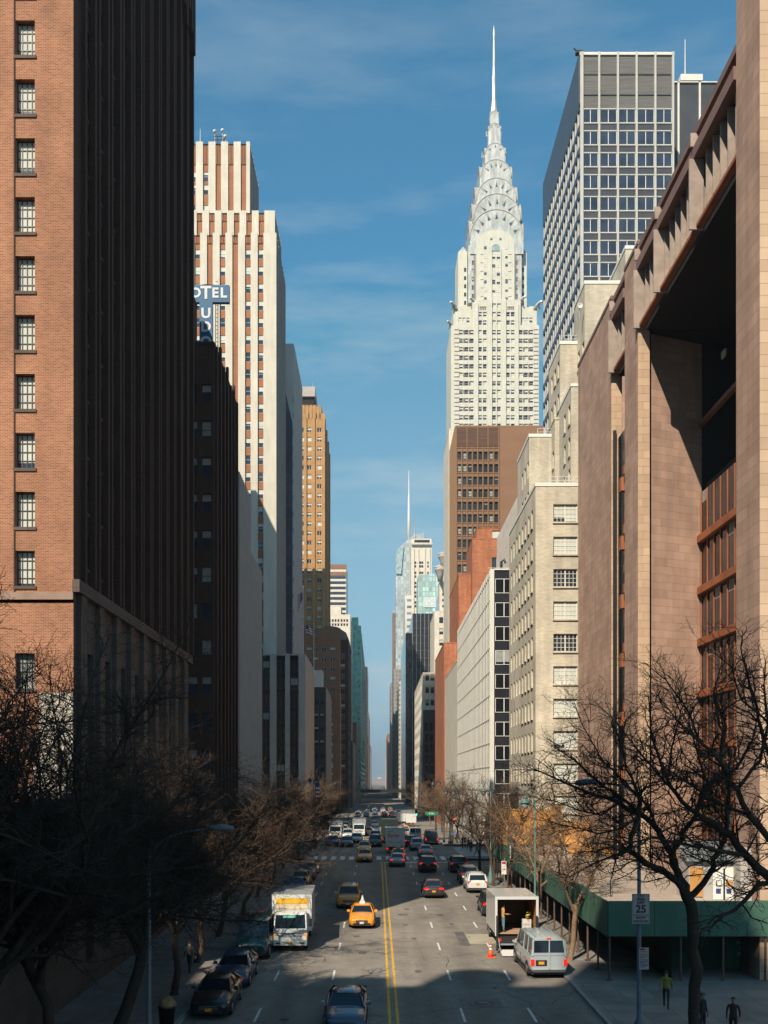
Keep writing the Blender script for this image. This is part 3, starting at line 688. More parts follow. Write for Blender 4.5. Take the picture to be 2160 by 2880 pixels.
# ================================================================== RIGHT SIDE
# ---- granite office building with an open garden court ------------------------------------------------
B = Bld('granite_office_building', 'pink brown granite office building with a dark open court and steel beams', x=24, y=60, seed=20)
G_, GL_ = M['granite'], M['granite_sunlit']
TOP = 44.1; xf = BR
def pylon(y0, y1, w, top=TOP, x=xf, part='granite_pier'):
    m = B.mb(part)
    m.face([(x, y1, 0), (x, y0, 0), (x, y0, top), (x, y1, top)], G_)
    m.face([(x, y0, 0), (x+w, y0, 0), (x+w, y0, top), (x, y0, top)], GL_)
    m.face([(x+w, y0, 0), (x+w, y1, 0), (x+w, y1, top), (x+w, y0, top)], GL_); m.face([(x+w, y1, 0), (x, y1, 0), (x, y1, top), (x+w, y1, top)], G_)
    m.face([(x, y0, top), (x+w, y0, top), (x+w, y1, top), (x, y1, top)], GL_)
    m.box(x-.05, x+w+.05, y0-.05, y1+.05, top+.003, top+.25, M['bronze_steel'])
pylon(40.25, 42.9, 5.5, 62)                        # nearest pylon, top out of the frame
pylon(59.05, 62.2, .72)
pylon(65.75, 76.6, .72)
w = B.mb('rear_wall')
w.face([(xf+.72, 61.6, 0), (xf+.72, 59.5, 0), (xf+.72, 59.5, TOP), (xf+.72, 61.6, TOP)], G_)
# oblique court wall
w.face([(16.93, 59.5, 0), (20.55, 60.95, 0), (20.55, 60.95, 39.1), (16.93, 59.5, 39.1)], G_)
w.face([(xf+.8, 66, 0), (xf+.8, 76.6, 0), (xf+.8, 76.6, TOP), (xf+.8, 66, TOP)], G_); w.face([(xf+.8, 76.6, 0), (45, 76.6, 0), (45, 76.6, TOP), (xf+.8, 76.6, TOP)], G_)
# slot between the two western piers: dark glass with rust coloured panels
s_ = B.mb('slot_glazing'); s_.face([(xf+.45, 65.75, 0), (xf+.45, 62.2, 0), (xf+.45, 62.2, TOP-9.5), (xf+.45, 65.75, TOP-9.5)], M['glass_black'])
for k in range(8):
    z = 3.2+k*3.9
    s_.box(xf+.2, xf+.43, 63.9, 64.4, z, z+.9, M['rust_steel']); s_.box(xf+.2, xf+.43, 63.2, 63.5, z+.9, z+1.5, M['rust_steel'])
s_.box(xf+.1, xf+.3, 65.55, 65.74, 0, TOP-9, M['black_metal'])
XG_ = 20.5
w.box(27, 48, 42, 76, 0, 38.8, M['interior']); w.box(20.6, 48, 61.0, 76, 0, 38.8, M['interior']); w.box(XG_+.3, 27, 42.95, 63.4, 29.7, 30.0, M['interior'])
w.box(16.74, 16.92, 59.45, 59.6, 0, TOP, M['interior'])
# glazed court wall: weathering steel mullions, floor beams, panes
XG = 20.5; ya, yb = 42.9, 60.95
mu_ = B.mb('court_mullion'); bm = B.mb('court_beam')
yv = []
y = yb-.15
while y > ya: yv.append(y); y -= 1.14
for y in yv: mu_.box(XG-.06, XG, y-.05, y+.05, 1, 29.4, M['rust_steel'])
zb_ = [3.4+3.26*k for k in range(8)]
for z in zb_: bm.box(XG-.3, XG-.02, ya, yb, z, z+.45, M['rust_steel'])
ph = []
for i in range(len(yv)-1):
    for z in zb_: ph.append((yv[i+1]+.05, yv[i]-.05, z+.46, z+3.24))
for (a, b_, z0, z1) in ph:
    u0 = yb-b_; u1 = yb-a
    B.w.append((((b_-a)*(z1-z0))/(2500), XG+.02, (a+b_)/2, z0, -pi/2, win_mesh(b_-a, z1-z0, 'none', B.rng.choice((0, 0, 0, .0, .25)), B.rng.choice(('glass', 'glass_black', 'glass')), 'frame_dark', 'blind_grey'), 'glass_pane'))
# upper floors: cantilevered steel gallery between the pylons and across the slot
def gallery(y0, y1, big):
    t = B.mb('gallery_beam')
    t.box(xf+.02, xf+.5, y0, y1, 43.75, TOP, M['bronze_steel']); t.box(xf-.12, xf+.5, y0, y1, 42.45, 43.05, M['bronze_steel'])
    t.box(xf+.02, xf+.35, y0, y1, 39.0, 39.18, M['rust_steel']); t.box(xf+.3, xf+.9, y0, y1, 39.5, 39.62, M['rust_steel'])
    g_ = B.mb('gallery_glass'); g_.face([(xf+1.0, y1, 39.3), (xf+1.0, y0, 39.3), (xf+1.0, y0, 43.7), (xf+1.0, y1, 43.7)], M['glass_black'])
    B.mb('gallery_floor').box(xf+.5, 46, y0+.01, y1-.01, 38.85, 39.25, M['interior']); B.mb('gallery_floor').box(xf+.9, 46, 59.1, 63.6, 38.84, 39.26, M['interior']) if y0 < 50 else None; B.mb('gallery_roof').box(xf+.5, 46, y0+.01, y1-.01, 43.72, 44.0, M['interior'])
    y = y0+.75
    while y < y1-.2: f_ = MB(); f_.box(xf+.25, xf+1.0, y-.035, y+.035, 39.62, 42.44, M['fin_steel']); f_.build('gallery_fin', B.root); y += .98
    for y in big: f_ = MB(); f_.box(xf-.32, xf+.4, y-.06, y+.06, 38.9, 42.44, M['fin_steel']); f_.box(xf-.25, xf+.2, y-.055, y+.055, 43.06, 43.74, M['fin_steel']); f_.build('gallery_bracket', B.root)
gallery(42.9, 59.05, (48.4, 54.6, 59.0-.1)); gallery(62.2, 65.75, (65.3,))
# lower court beam crossing the void with triangular bracket
bm.box(XG-.2, XG+.1, 42.9, yb, 33.6, 33.85, M['bronze_steel']); bm.prism([(51.8, 33.2), (52.6, 33.2), (52.2, 35.6)], 'x', XG-.7, XG-.3, M['rust_steel'])
for k in range(6): bm.box(XG-.1, XG+.0, 44.5+k*2.4, 45.1+k*2.4, 36.2, 36.6, M['limestone'])
# plinth in front of the court
w.box(19.9, XG, 42.95, 59, 0, 4.6, G_); w.box(xf, 48, 42.9, 44, 0, 5, G_)
B.done()
B.root.scale = (1.25, 1.25, 1.25); B.root.location = (30, 75, -2.79)  # whole building scaled about the camera, moving it back along the line of sight
# ---- buff brick stepped apartment block ------------------------------------------------------------------
B = Bld('buff_brick_apartment_block', 'buff brick apartment block stepping back in terraces, with white multi-paned windows', x=24, y=108, seed=21); B.sill = 'brick_tan'
BT = M['brick_tan']; P_ = 3.27
fr_ = [37.4-P_*k for k in range(11)]
fw = dict(cols=[3.02, 7.6, 12.2], w=2.44, rows=fr_, h=1.79, style='multi', vs=(.5, .75, 1, 1, 1, 0))
sw_ = dict(cols=[116.4-99.3-2.17*k for k in range(8)], w=.98, rows=[r-.1 for r in fr_], h=1.85, style='sash', vs=(.5, .8, 1, 1))
B.tier(xf, 32, 97.2, 116.5, 0, 41.0, BT, front=[fw], side=[sw_], cap=.35, capmat=M['frame_white'], depth=.22)
cw = M['frame_white']
def side_cols(y1, a, n, p=2.1): return [y1-a-p*k for k in range(n)]
B.tier(17, 34, 107.6, 116.4, 41.0, 49.7, BT, front=[dict(cols=[4.0], w=1.9, rows=[3.9], h=2.6, style='lites', vs=(1,))], side=[dict(cols=side_cols(8.0, 0, 3), w=.98, rows=[.9, 4.3], h=1.85, vs=(.5, 1))], cap=.35, capmat=cw)
B.tier(20.0, 34, 99.2, 105.6, 41.0, 51.9, BT, side=[dict(cols=side_cols(5.4, 0, 2, 2.4), w=1.0, rows=[.7, 4.0, 7.3], h=2.0, vs=(.5, 1))], cap=.3, capmat=cw)
B.tier(20.1, 34, 105.7, 112.7, 51.0, 59.2, BT, side=[dict(cols=side_cols(6.0, 0, 3, 2.0), w=.98, rows=[1.2, 4.8], h=1.9, vs=(.5, 1))], cap=.35, capmat=cw)
B.tier(19.5, 34, 105.65, 112.6, 41.0, 50.9, BT, side=[dict(cols=side_cols(6.0, 0, 3, 2.0), w=.98, rows=[1.2, 4.8], h=1.9, vs=(.5, 1))])
B.tier(22, 40, 102, 107.4, 51.9, 63.9, BT, side=[dict(cols=side_cols(4.6, 0, 2, 2.2), w=1.0, rows=[.8, 4.2], h=2.0, vs=(.5, 1))], cap=.35, capmat=cw)
B.tier(25.8, 42, 100, 106.8, 51.9, 66.5, BT, cap=.35, capmat=cw)
r_ = B.mb('terrace_rail')
for x0, x1, y, z in ((17.5, 24, 97.6, 41.35), (18, 26, 108, 50.05), (20.6, 26, 106, 59.55)):
    for h in (.35, .75): r_.tube([(x0, y, z+h), (x1, y, z+h)], .03, 4, M['frame_white'])
    k = x0
    while k <= x1: r_.tube([(k, y, z), (k, y, z+.75)], .03, 4, M['frame_white']); k += .8
B.done()
for (x, y, z) in ((PX(1244, 104), 101.8, PZ(660, 101.8)),):
    t = thing('satellite_dish', 'small white satellite dish on a buff brick terrace', 'satellite dish', (x, y, z-1.2)); g = MB(M['frame_white']); g.lathe((x, y, z), [(.03, .12), (.2, .05), (.28, -.05), (.25, -.06), (.2, 0), (.02, .05)], 14, axis='y'); g.build('dish', t)
    g = MB(M['steel_grey']); g.tube([(x, y+.2, z-1.2), (x, y+.2, z)], .05, 5); g.build('mount', t)
M['black_panel'] = rough_mat('black_spandrel_panel', (.022, .022, .026), .2, .6, .35)
# ---- white finned office building with black glass front ---------------------------------------------------
B = Bld('white_finned_office_building', 'white ribbed office building with a narrow black glass front strip', x=24, y=165, seed=22)
Yw = 136.4; zw = PZ(1231, Yw)
WM = M['white_metal']
m = B.mb('wall'); m.box(xf+.5, 34, Yw+.4, 191.6, 0, zw-.2, M['spandrel'])
m.box(xf, xf+.6, Yw, Yw+.35, 0, zw+.15, WM)
hh = []
rws = [PZ(985/2.106/1.302+921.7, Yw)-3.38*k for k in range(12)]
for c in (xf+.75, xf+3.4, xf+6.05, xf+8.7):
    hh += [(c-xf, c-xf+2.5, r, r+2.05) for r in rws]
B.wins((xf, Yw+.1, 0), 0, hh, 0, 'pair', 'glass_black', 'frame_white', 'blind_grey', (0, 0, 0, 0, .8))
sp = B.mb('spandrel')
for i, r in enumerate(rws): sp.box(xf+.6, 30, Yw+.14, Yw+.4, r+2.08, (rws[i-1]-.03) if i else zw, M['black_panel']); sp.box(xf+.61, 30, Yw+.18, Yw+.41, r-.03, r+2.1, M['glass_black'])
sp.box(xf+.6, 30, Yw-.02, Yw+.3, zw, zw+.2, WM)
f = B.mb('fin'); y = Yw+.9; hs_ = []
while y < 191.5: f.box(xf, xf+.42, y, y+.75, 3, zw+.1, WM); y += 2.0
b2 = B.mb('floor_band')
for k in range(12): z = 1.6+k*3.38; b2.box(xf+.32, xf+.5, Yw+.36, 191.6, z, z+.8, WM)
jn = B.mb('joint')
for k in range(12): jn.box(xf-.012, xf+.3, Yw+.4, 191.5, 3.1+k*3.38, 3.19+k*3.38, M['grey_stone'])
for k in range(27): jn.box(xf-.016, xf+.3, Yw+1.68+k*2.0, Yw+1.86+k*2.0, 3, zw-.2, M['spandrel'])
y = Yw+1.67; hs_ = []
while y < 191: hs_.append(y); y += 2.0
for y in hs_:
    for k in range(12): B.w.append((1.5/(y*y), xf+.47, y+.62, 2.5+k*3.38, -pi/2, win_mesh(1.2, 2.4, 'none', B.rng.choice((0, .6, 1)), 'glass_mid'), 'window'))
B.done()
t = thing('rooftop_pipe', 'black pipe vent with a small lamp on the roof edge of the white ribbed building', 'roof vent', (PX(1084, Yw+1), Yw+1.5, zw))
g = MB(M['black_metal']); x = PX(1084, Yw+1); g.tube([(x, Yw+1.5, zw), (x, Yw+1.5, zw+1.5), (x+.4, Yw+1.5, zw+1.8), (x+.6, Yw+1.5, zw+1.3)], .18, 6); g.build('pipe', t)
g = MB(M['frame_white']); g.tube([(x-2, Yw+1, zw+.5), (x+3, Yw+1, zw+.5)], .04, 4); g.box(x+.8, x+1.6, Yw+1, Yw+1.5, zw, zw+.5); g.build('rail', t)
# ---- blank white building and red brick ones
B = Bld('blank_white_building', 'plain white sided building between red brick and white ribbed building', x=20, y=210)
B.tier(xf, 30, 192, 226.9, 0, 35.3, M['brick_white']); B.done()
B = Bld('red_brick_building', 'bright red brick building with stepped wings behind the white one', x=22, y=248, seed=23)
RB = M['brick_red']
B.tier(xf, 19.6, 230, 265, 0, PZ(1410, 247), RB)
B.tier(19.0, 30, 227.1, 229.9, 0, PZ(1366, 228), RB, front=[dict(cols=[1.4, 4.6], w=1.8, rows=[36, 40.5], h=2.6, style='sash', vs=(.5,))])
B.tier(19.7, 34, 232, 262, 0, PZ(1241, 232), RB)
B.tier(22.6, 36, 228.2, 231.9, 46, PZ(1173, 232), RB, front=[dict(cols=[5.8], w=2.4, rows=[15.4], h=3, style='pair', vs=(0,))])
B.tier(24.1, 36, 233, 260, 60, PZ(1139, 232), RB, front=[dict(cols=[5.0], w=2.6, rows=[9.0], h=3, style='pair', vs=(1,))])
B.done()
B = Bld('grey_finned_building', 'grey building with thin vertical fins rising behind the buff apartment block', x=28, y=165)
m = B.mb('wall'); m.box(22.4, 40, 149.5, 177, 0, 55.5, M['spandrel'])
f = B.mb('fin'); y = 149.5
while y < 177: f.box(22, 22.5, y, y+.42, 5, 56.0, M['grey_stone']); y += 1.35
for k in range(13): f.box(22.1, 22.48, 149.6, 177, 4+k*4, 4.7+k*4, M['grey_stone'])
f.box(22, 40, 149.4, 149.9, 52, 56, M['grey_stone']); B.done()
# ---- tall curtain wall tower ------------------------------------------------------------------------------
B = Bld('curtain_wall_tower', 'tall slate and blue glass office tower with white mullion grid on the upper right', x=48, y=200, seed=24)
Yt = 183.0; kt = Yt/2080; X0 = PX(1250, Yt); X1 = PX(1457, Yt); ZT = PZ(113, Yt)
B.mb('core').box(X0+.6, X1-.3, Yt+.6, 223, 0, ZT-.3, M['spandrel'])
lv = B.mb('louvre'); lv.box(X0+.4, X1-.4, Yt+.15, Yt+.6, PZ(236, Yt), ZT-.3, M['dark_panel'])
TF = M['tower_frame']; mv = B.mb('mullion')
bay = [X0+(X1-X0)*t for t in (.035, .215, .41, .605, .80, .985)]
for i, x in enumerate(bay): w2 = .34 if i in (0,) else .22; mv.box(x-w2, x+w2*.7, Yt-.25, Yt+.2, 0, ZT, TF)
mv.box(X0+.2, X1, Yt-.1, Yt+.22, ZT-.5, ZT+.004, WM)
for k in (1, 2): mv.box(bay[0]+.4, bay[-1]-.4, Yt+.02, Yt+.16, ZT-.3-k*3.9, ZT-.15-k*3.9, M['spandrel'])
pit = 47.4*kt; hh = []
for j in range(30):
    zt_ = PZ(236, Yt)-j*pit; zb2 = zt_-28.5*kt
    if zb2 < 2: break
    for i in range(5): hh.append((bay[i]+.16, bay[i+1]-.23, zb2, zt_))
    mv.box(bay[0]+.3, bay[-1]-.3, Yt-.02, Yt+.19, zt_, zt_+.2, TF); mv.box(bay[0]+.3, bay[-1]-.3, Yt-.02, Yt+.19, zb2-.2, zb2, TF)
    B.mb('spandrel').box(bay[0]+.3, bay[-1]-.3, Yt+.10, Yt+.5, zb2-(pit-28.5*kt)+.2, zb2-.2, M['spandrel'])
for q in hh: pass
ws = len(B.w); B.wins((0, Yt+.1, 0), 0, hh, 0, 'pair', 'glass_mid', 'frame_white', 'glass_mid', (0, 0, 0, 1)); 
sg = B.mb('side_glass'); sg.face([(X0+.3, 223, 0), (X0+.3, Yt+.2, 0), (X0+.3, Yt+.2, ZT-.3), (X0+.3, 223, ZT-.3)], M['blue_glass'])
sf = B.mb('side_fin'); y = Yt+1.4
while y < 223: sf.box(X0+.1, X0+.32, y, y+.20, 0, ZT-.2, TF); y += 2.35
y = Yt+2.5
for j in range(30):
    z = PZ(236, Yt)-j*pit+.1
    if z > 2: sf.box(X0+.1, X0+.33, Yt+.3, 223, z, z+1.25, M['spandrel'])
sf.box(X0+.08, X0+.34, Yt+.3, 223, PZ(236, Yt)+.5, ZT-.3, M['spandrel'])
# lower right wing and its roof structure
Yr = 196; xr0, xr1 = PX(1457, Yr)-1, PX(1560, Yr); zr = PZ(180, Yr)
B.mb('wing').box(xr0, xr1, Yr, 222, 0, zr, M['spandrel'])
for q in (1465, 1511, 1556): mv.box(PX(q, Yr)-.18, PX(q, Yr)+.18, Yr-.3, Yr-.01, 0, zr+.2, WM)
mv.box(xr0, xr1, Yr-.3, Yr+.01, zr, zr+.2, WM)
hh = [(PX(1465, Yr)+.3, PX(1511, Yr)-.3, PZ(434, Yr)-4.4*j, PZ(434, Yr)-4.4*j+2.7) for j in range(20)]
B.wins((0, Yr-.02, 0), 0, hh, 0, 'pair', 'glass_mid', 'frame_white', 'blind', (0,))
ph_ = B.mb('roof_structure'); ph_.box(PX(1462, Yr), PX(1530, Yr), Yr+3, Yr+12, zr, zr+2.2, M['bronze_steel']); ph_.box(PX(1457, Yr), PX(1534, Yr), Yr+2.4, Yr+13, zr+2.2, PZ(160, Yr), M['white_metal']); ph_.box(PX(1476, Yr), PX(1524, Yr), Yr+1.6, Yr+9, PZ(163, Yr)+.2, PZ(147, Yr), M['white_metal'])
B.done()
g = MB(M['white_metal']); x = PX(1480, 198); g.tube([(x, 198, zr), (x, 198, PZ(85, 198))], [.16, .08], 5); tag(g.build('antenna_mast', loc=(x, 198, zr)), 'tall white antenna mast on the lower wing of the glass tower', 'antenna')
g = MB(M['black_metal']); x, z = PX(1246, Yt), ZT; g.box(x-.1, x+1.2, Yt, Yt+1, z, z+.5); g.tube([(x+.3, Yt+.3, z+.2), (x-.5, Yt+.3, z+1)], .15, 5); tag(g.build('window_cleaning_rig', loc=(x, Yt, z)), 'small black rig perched on the roof corner of the glass tower', 'roof rig')
# ---- brown slab building
B = Bld('brown_slab_building', 'brown stone slab tower with a grid of dark windows below the silver spire', x=30, y=300, seed=25)
Yq = 290.0; kq = Yq/2080; xq = PX(985, Yq); zq = PZ(919, Yq)
BP = M['brown_panel']
hh = []
cols = [PX(985+4+11.4*i, Yq)-xq+.5 for i in range(8)]
rows = [PZ(1278-27.1*k+.0, Yq) for k in range(11)]
m = B.mb('wall'); 
B.face((xq, Yq, 0), 0, PX(1080, Yq)-xq, zq, [dict(cols=cols, w=1.15, rows=[PZ(974+27.1*k+19, Yq) for k in range(11)], h=2.5, style='sash', fr='frame_dark', vs=(0, 0, 0, 0, 0, .3, .8), bl='blind_grey')], BP, depth=.5)
m.face([(PX(1080, Yq), Yq, 0), (PX(1200, Yq), Yq, 0), (PX(1200, Yq), Yq, zq), (PX(1080, Yq), Yq, zq)], M['brown_panel'])
m.face([(PX(1200, Yq), Yq, 0), (PX(1200, Yq), 313, 0), (PX(1200, Yq), 313, zq), (PX(1200, Yq), Yq, zq)], BP); m.face([(PX(1200, Yq), 313, 0), (xq, 313, 0), (xq, 313, zq), (PX(1200, Yq), 313, zq)], BP)
B.mb('roof').face([(xq, Yq, zq-.3), (PX(1200, Yq), Yq, zq-.3), (PX(1200, Yq), 313, zq-.3), (xq, 313, zq-.3)], M['roof'])
ms = B.mb('mullion')
for i in range(9): x = xq+.0+i*11.4*kq+.12; ms.box(x-.14, x+.14, Yq-.3, Yq-.003, PZ(1300, Yq), PZ(965, Yq), M['bronze_strip'])
for i in (0, 2, 4, 6, 8): x = xq+i*11.4*kq+.12; ms.box(x-.12, x+.12, Yq-.25, Yq-.002, PZ(965, Yq), zq, M['bronze_strip'])
for k in range(11): z = PZ(974+27.1*k-6, Yq); ms.box(xq, PX(1079, Yq), Yq-.15, Yq-.004, z, z+.28, M['bronze_strip'])
B.mb('louvre').box(xq+.3, PX(1079, Yq), Yq-.12, Yq-.003, PZ(965, Yq), zq-.6, rough_mat('brown_louvre', (.10, .05, .03), .3, .5, .6, (.2, .2, 5)))
bs = B.mb('bronze_side'); bs.face([(xq-.01, 313, 0), (xq-.01, Yq, 0), (xq-.01, Yq, zq), (xq-.01, 313, zq)], M['bronze_strip'])
for k in range(10): y = Yq+.6+k*2.3; bs.box(xq-.35, xq-.02, y, y+.5, 0, zq, M['bronze_strip'])
B.done()
B = Bld('pale_slab_tower', 'narrow pale stone wall of a tower just left of the brown slab', x=26, y=325)
B.tier(xq-.4, xq+12, 313.2, 338, 0, PZ(932, 315), M['cream']); B.done()
B = Bld('cream_windowed_building', 'cream stone building with paired windows low down on the far right side', x=18, y=370, seed=26)
Ye = 336.0
B.tier(BR, 20.4, Ye, 410, 0, PZ(1454, Ye), M['cream'], front=[dict(cols=[1.55, 3.35], w=1.3, rows=steps(46.5, 4, -4.35), h=2.2, style='plain', fr='frame_dark', gl='glass', bl='blind_grey', vs=(.2, .6))],
       side=[dict(cols=steps(3, 70, 4.2), w=2.0, rows=steps(44, 4, -4.35), h=2.4, style='plain', fr='frame_dark')], depth=.3); B.done()
B = Bld('shadow_block', 'added dark block standing in for the shadow on the cream windowed front', x=17, y=320)  # dark block put in where shadow falls on the cream front
B.tier(15.4, 19.6, 322.5, 334, 0, PZ(1535, 322), M['spandrel'], front=[dict(cols=[1.2, 2.9], w=1.3, rows=steps(3, 30, 3.6), h=2.8, style='plain', gl='glass_black', fr='frame_dark', vs=(0,))]); B.done()
# ================================================================== THE SPIRED SKYSCRAPER
B = Bld('spired_skyscraper', 'white art deco skyscraper with shining arched crown and needle spire', x=49.8, y=414, seed=30)
CW = M['chrysler']; ST = M['stain_steel']
XC, YC0 = 49.7, 414.0; cm = .04006
cx = lambda c: XC+(c-577)*cm          # c: crop units in which the facade was measured
cz_ = lambda c: 239.95-cm*c
YF = 400.0
win = lambda cols, rows, w=38, h=48, **k: dict(cols=[(c) for c in cols], w=w*cm, rows=rows, h=h*cm, **k)
rowc = [1064+88.4*k for k in range(-0, 13)]
x0, x1 = cx(137), cx(1017); z1 = cz_(965)
fl_ = lambda X, L: [cx(c)-X for c in L]
rowz = lambda L: [cz_(c)-0 for c in L]
vsC = (0, 0, .3, .5, .5, 1)
B.face((x0, YF+.6, 150), 0, x1-x0, z1-150, [dict(cols=fl_(x0, (210, 266, 322, 407, 456, 552, 602, 697, 746, 830, 885, 940)), w=38*cm, rows=[z-150 for z in rowz(rowc)], h=46*cm, style='sash', gl='glass_mid', fr='frame_white', vs=vsC)], CW, depth=.4)
m = B.mb('wall')
xl = cx(105)
m.face([(xl, YF+.6, 0), (x0, YF+.6, 0), (x0, YF+.6, z1), (xl, YF+.6, z1)], CW); m.box(xl, x1, YF+.9, 430, 0, 150, CW)
m.face([(xl, 428, 0), (xl, YF+.6, 0), (xl, YF+.6, z1), (xl, 428, z1)], CW); m.face([(x1, YF+.6, 0), (x1, 428, 0), (x1, 428, z1), (x1, YF+.6, z1)], CW); m.face([(x1, 428, 0), (xl, 428, 0), (xl, 428, z1), (x1, 428, z1)], CW)
B.mb('roof').face([(xl, YF+.6, z1), (x1, YF+.6, z1), (x1, 428, z1), (xl, 428, z1)], M['roof'])
pr = B.mb('pier')
for a, b in ((350, 388), (478, 530), (625, 676), (770, 806)): pr.box(cx(a), cx(b), YF+.1, YF+.6, 150, cz_(700 if a in (478, 625) else 745), CW)
pr.box(cx(577)-.2, cx(577)+.2, YF+.35, YF+.6, 150, cz_(740), CW)
bd = B.mb('wall'); BB = plain('brown_brick_band', (.20, .14, .11), .8)
for r in rowc:
    for o in (2, -45):
        bd.box(cx(140), cx(192), YF+.5, YF+.598, cz_(r+o), cz_(r+o)+.35, BB); bd.box(cx(962), cx(1012), YF+.5, YF+.598, cz_(r+o), cz_(r+o)+.35, BB)
    for a, b in ((232, 246), (288, 302), (852, 865), (907, 921)): bd.box(cx(a), cx(b), YF+.52, YF+.599, cz_(r), cz_(r-45), BB)
# shoulders
x2, x3 = cx(325), cx(828)
B.face((x2, YF+.6, z1-.01), 0, x3-x2, cz_(703)-z1, [dict(cols=fl_(x2, (407, 456, 697, 746)), w=38*cm, rows=[cz_(q)-z1 for q in (963, 876)], h=46*cm, gl='glass_mid', vs=vsC), dict(cols=fl_(x2, (552, 602)), w=38*cm, rows=[cz_(q)-z1 for q in (963, 876, 787)], h=46*cm, gl='glass_mid', vs=(1, 1, .5))], CW, depth=.4)
zz = cz_(703)
for x, q in ((x2, 1), (x3, 0)):
    pts = [(x, YF+.6, z1), (x, 426, z1), (x, 426, zz), (x, YF+.6, zz)]; m.face(pts, CW)
m.face([(x3, 426, z1), (x2, 426, z1), (x2, 426, zz), (x3, 426, zz)], CW); B.mb('roof').face([(x2, YF+.6, zz), (x3, YF+.6, zz), (x3, 426, zz), (x2, 426, zz)], CW)
for a, b in ((402, 470), (690, 757)):
    for k in range(4): bd.box(cx(a+k*18), cx(a+k*18+10), YF+.45, YF+.597, cz_(806), cz_(780), BB)
    bd.box(cx(a-2), cx(b), YF+.4, YF+.598, cz_(780), cz_(776), BB)
for a, b, lean in ((133, 325, 1), (828, 1003, 0)):
    B.face((cx(a), YF+2.2, z1), 0, cx(b)-cx(a), cz_(752)-z1, [dict(cols=[(cx(b)-cx(a))*t for t in ((.36, .58, .8) if lean else (.2, .42, .65))], w=1.3, rows=[cz_(920)-z1], h=2.0, gl='glass_mid', vs=(.5, 1))], CW, depth=.3)
    m.box(cx(a), cx(b), YF+2.3+.3, 425, z1, cz_(752), CW)
    m.face([(cx(a), YF+2.6, z1), (cx(a), YF+2.2, z1), (cx(a), YF+2.2, cz_(752)), (cx(a), YF+2.6, cz_(752))], CW); m.face([(cx(a), YF+2.2, cz_(752)), (cx(b), YF+2.2, cz_(752)), (cx(b), YF+2.7, cz_(752)), (cx(a), YF+2.7, cz_(752))], CW)
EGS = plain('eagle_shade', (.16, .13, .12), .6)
def eagle(c, q, s):
    x, z = cx(c), cz_(q)
    g = MB()
    g.tube([(x-s*2.2, YF+2.2, z-1.6), (x-s*1.0, YF+1.0, z-.4), (x, YF+.2, z+.3), (x+s*.6, YF-.3, z+.3), (x+s*1.1, YF-.5, z-.1)], [.5, .75, .6, .5, .15], 6, ST, cap=True)
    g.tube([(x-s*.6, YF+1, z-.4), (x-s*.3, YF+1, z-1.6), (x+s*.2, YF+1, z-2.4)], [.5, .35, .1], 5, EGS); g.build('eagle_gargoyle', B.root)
for c, q, s in ((115, 745, -1), (315, 705, -1), (860, 690, 1), (1030, 740, 1), (85, 945, -1)): eagle(c, q, s)
# upper shaft with the brick arch
XU = XC+.3
xa, xb = cx(290), cx(848); zA = cz_(703)
up = [cz_(q) for q in (697, 608, 521, 434, 347, 259)]
def archpoly(cxx, w, zbase, zspring, ztop, n=20, p=1.0):
    pts = [(cxx-w, zbase)]+[(cxx-w*cos(pi*i/n), zspring+(ztop-zspring)*sin(pi*i/n)**p) for i in range(n+1)]+[(cxx+w, zbase)]
    return pts
# outer corner wings
for a, b, yy in ((190, 285, YF+6), (852, 912, YF+6)):
    B.face((cx(a), yy, cz_(760)), 0, cx(b)-cx(a), cz_(128)-cz_(760), [dict(cols=[(cx(b)-cx(a))*.78] if a < 500 else [.9], w=.9, rows=[cz_(q)-cz_(760) for q in (690, 603, 516, 430, 343)], h=1.7, style='plain', gl='glass', fr='frame_dark', vs=(0,))], M['chrysler'], depth=.3)
    m.box(cx(a), cx(b), yy+.32, 422, cz_(760), cz_(128), CW)
    for xx in (cx(a), cx(b)): m.face([(xx, yy, cz_(760)), (xx, yy+.33, cz_(760)), (xx, yy+.33, cz_(128)), (xx, yy, cz_(128))], CW)
    m.face([(cx(a), yy, cz_(128)), (cx(b), yy, cz_(128)), (cx(b), yy+.33, cz_(128)), (cx(a), yy+.33, cz_(128))], CW)
    g = B.mb('crown_cladding'); g.prism([(cx(a), cz_(128)), (cx(b), cz_(128)), (cx(b if a > 500 else a)+( -2.2 if a > 500 else 2.2)*1.0, cz_(60))], 'y', yy+1, 420, ST)
# brick body up to arch, with windows
B.face((xa, YF+3.2, zA), 0, xb-xa, 233.0-zA, [dict(cols=fl_(xa, (341, 797)), w=26*cm, rows=[q-zA+1.6 for q in up], h=1.9, gl='glass_mid', vs=vsC)], ST, part='crown_cladding', depth=.3)
m.box(xa, xb, YF+3.6, 424, zA, 236, ST); 
for xx, s in ((xa, 0), (xb, 0)): m.face([(xx, YF+3.2, zA), (xx, YF+3.7, zA), (xx, YF+3.7, 233), (xx, YF+3.2, 233)], ST)
ba = B.mb('brick_arch'); cxa = (cx(372)+cx(770))/2; wa = (cx(770)-cx(372))/2
zsp = 239.95-cm*90
ba.prism(archpoly(cxa, wa, zA, zsp, cz_(-48)), 'y', YF+2.4, YF+3.25, CW)
for i, e in enumerate((.35, .75, 1.15)):
    P1 = archpoly(cxa, wa+e, zA, zsp, cz_(-48)+e)
    rim = B.mb('arch_rim')
    rim.tube([(u, YF+2.9+.15*i, z) for u, z in P1], .13, 4, M['grey_stone'] if i != 1 else BB)
cv = B.mb('centre_bay'); hh = [(cx(c)-19*cm, cx(c)+19*cm, z-.2+.3, z-.2+2.2) for c in (552, 602) for z in up]
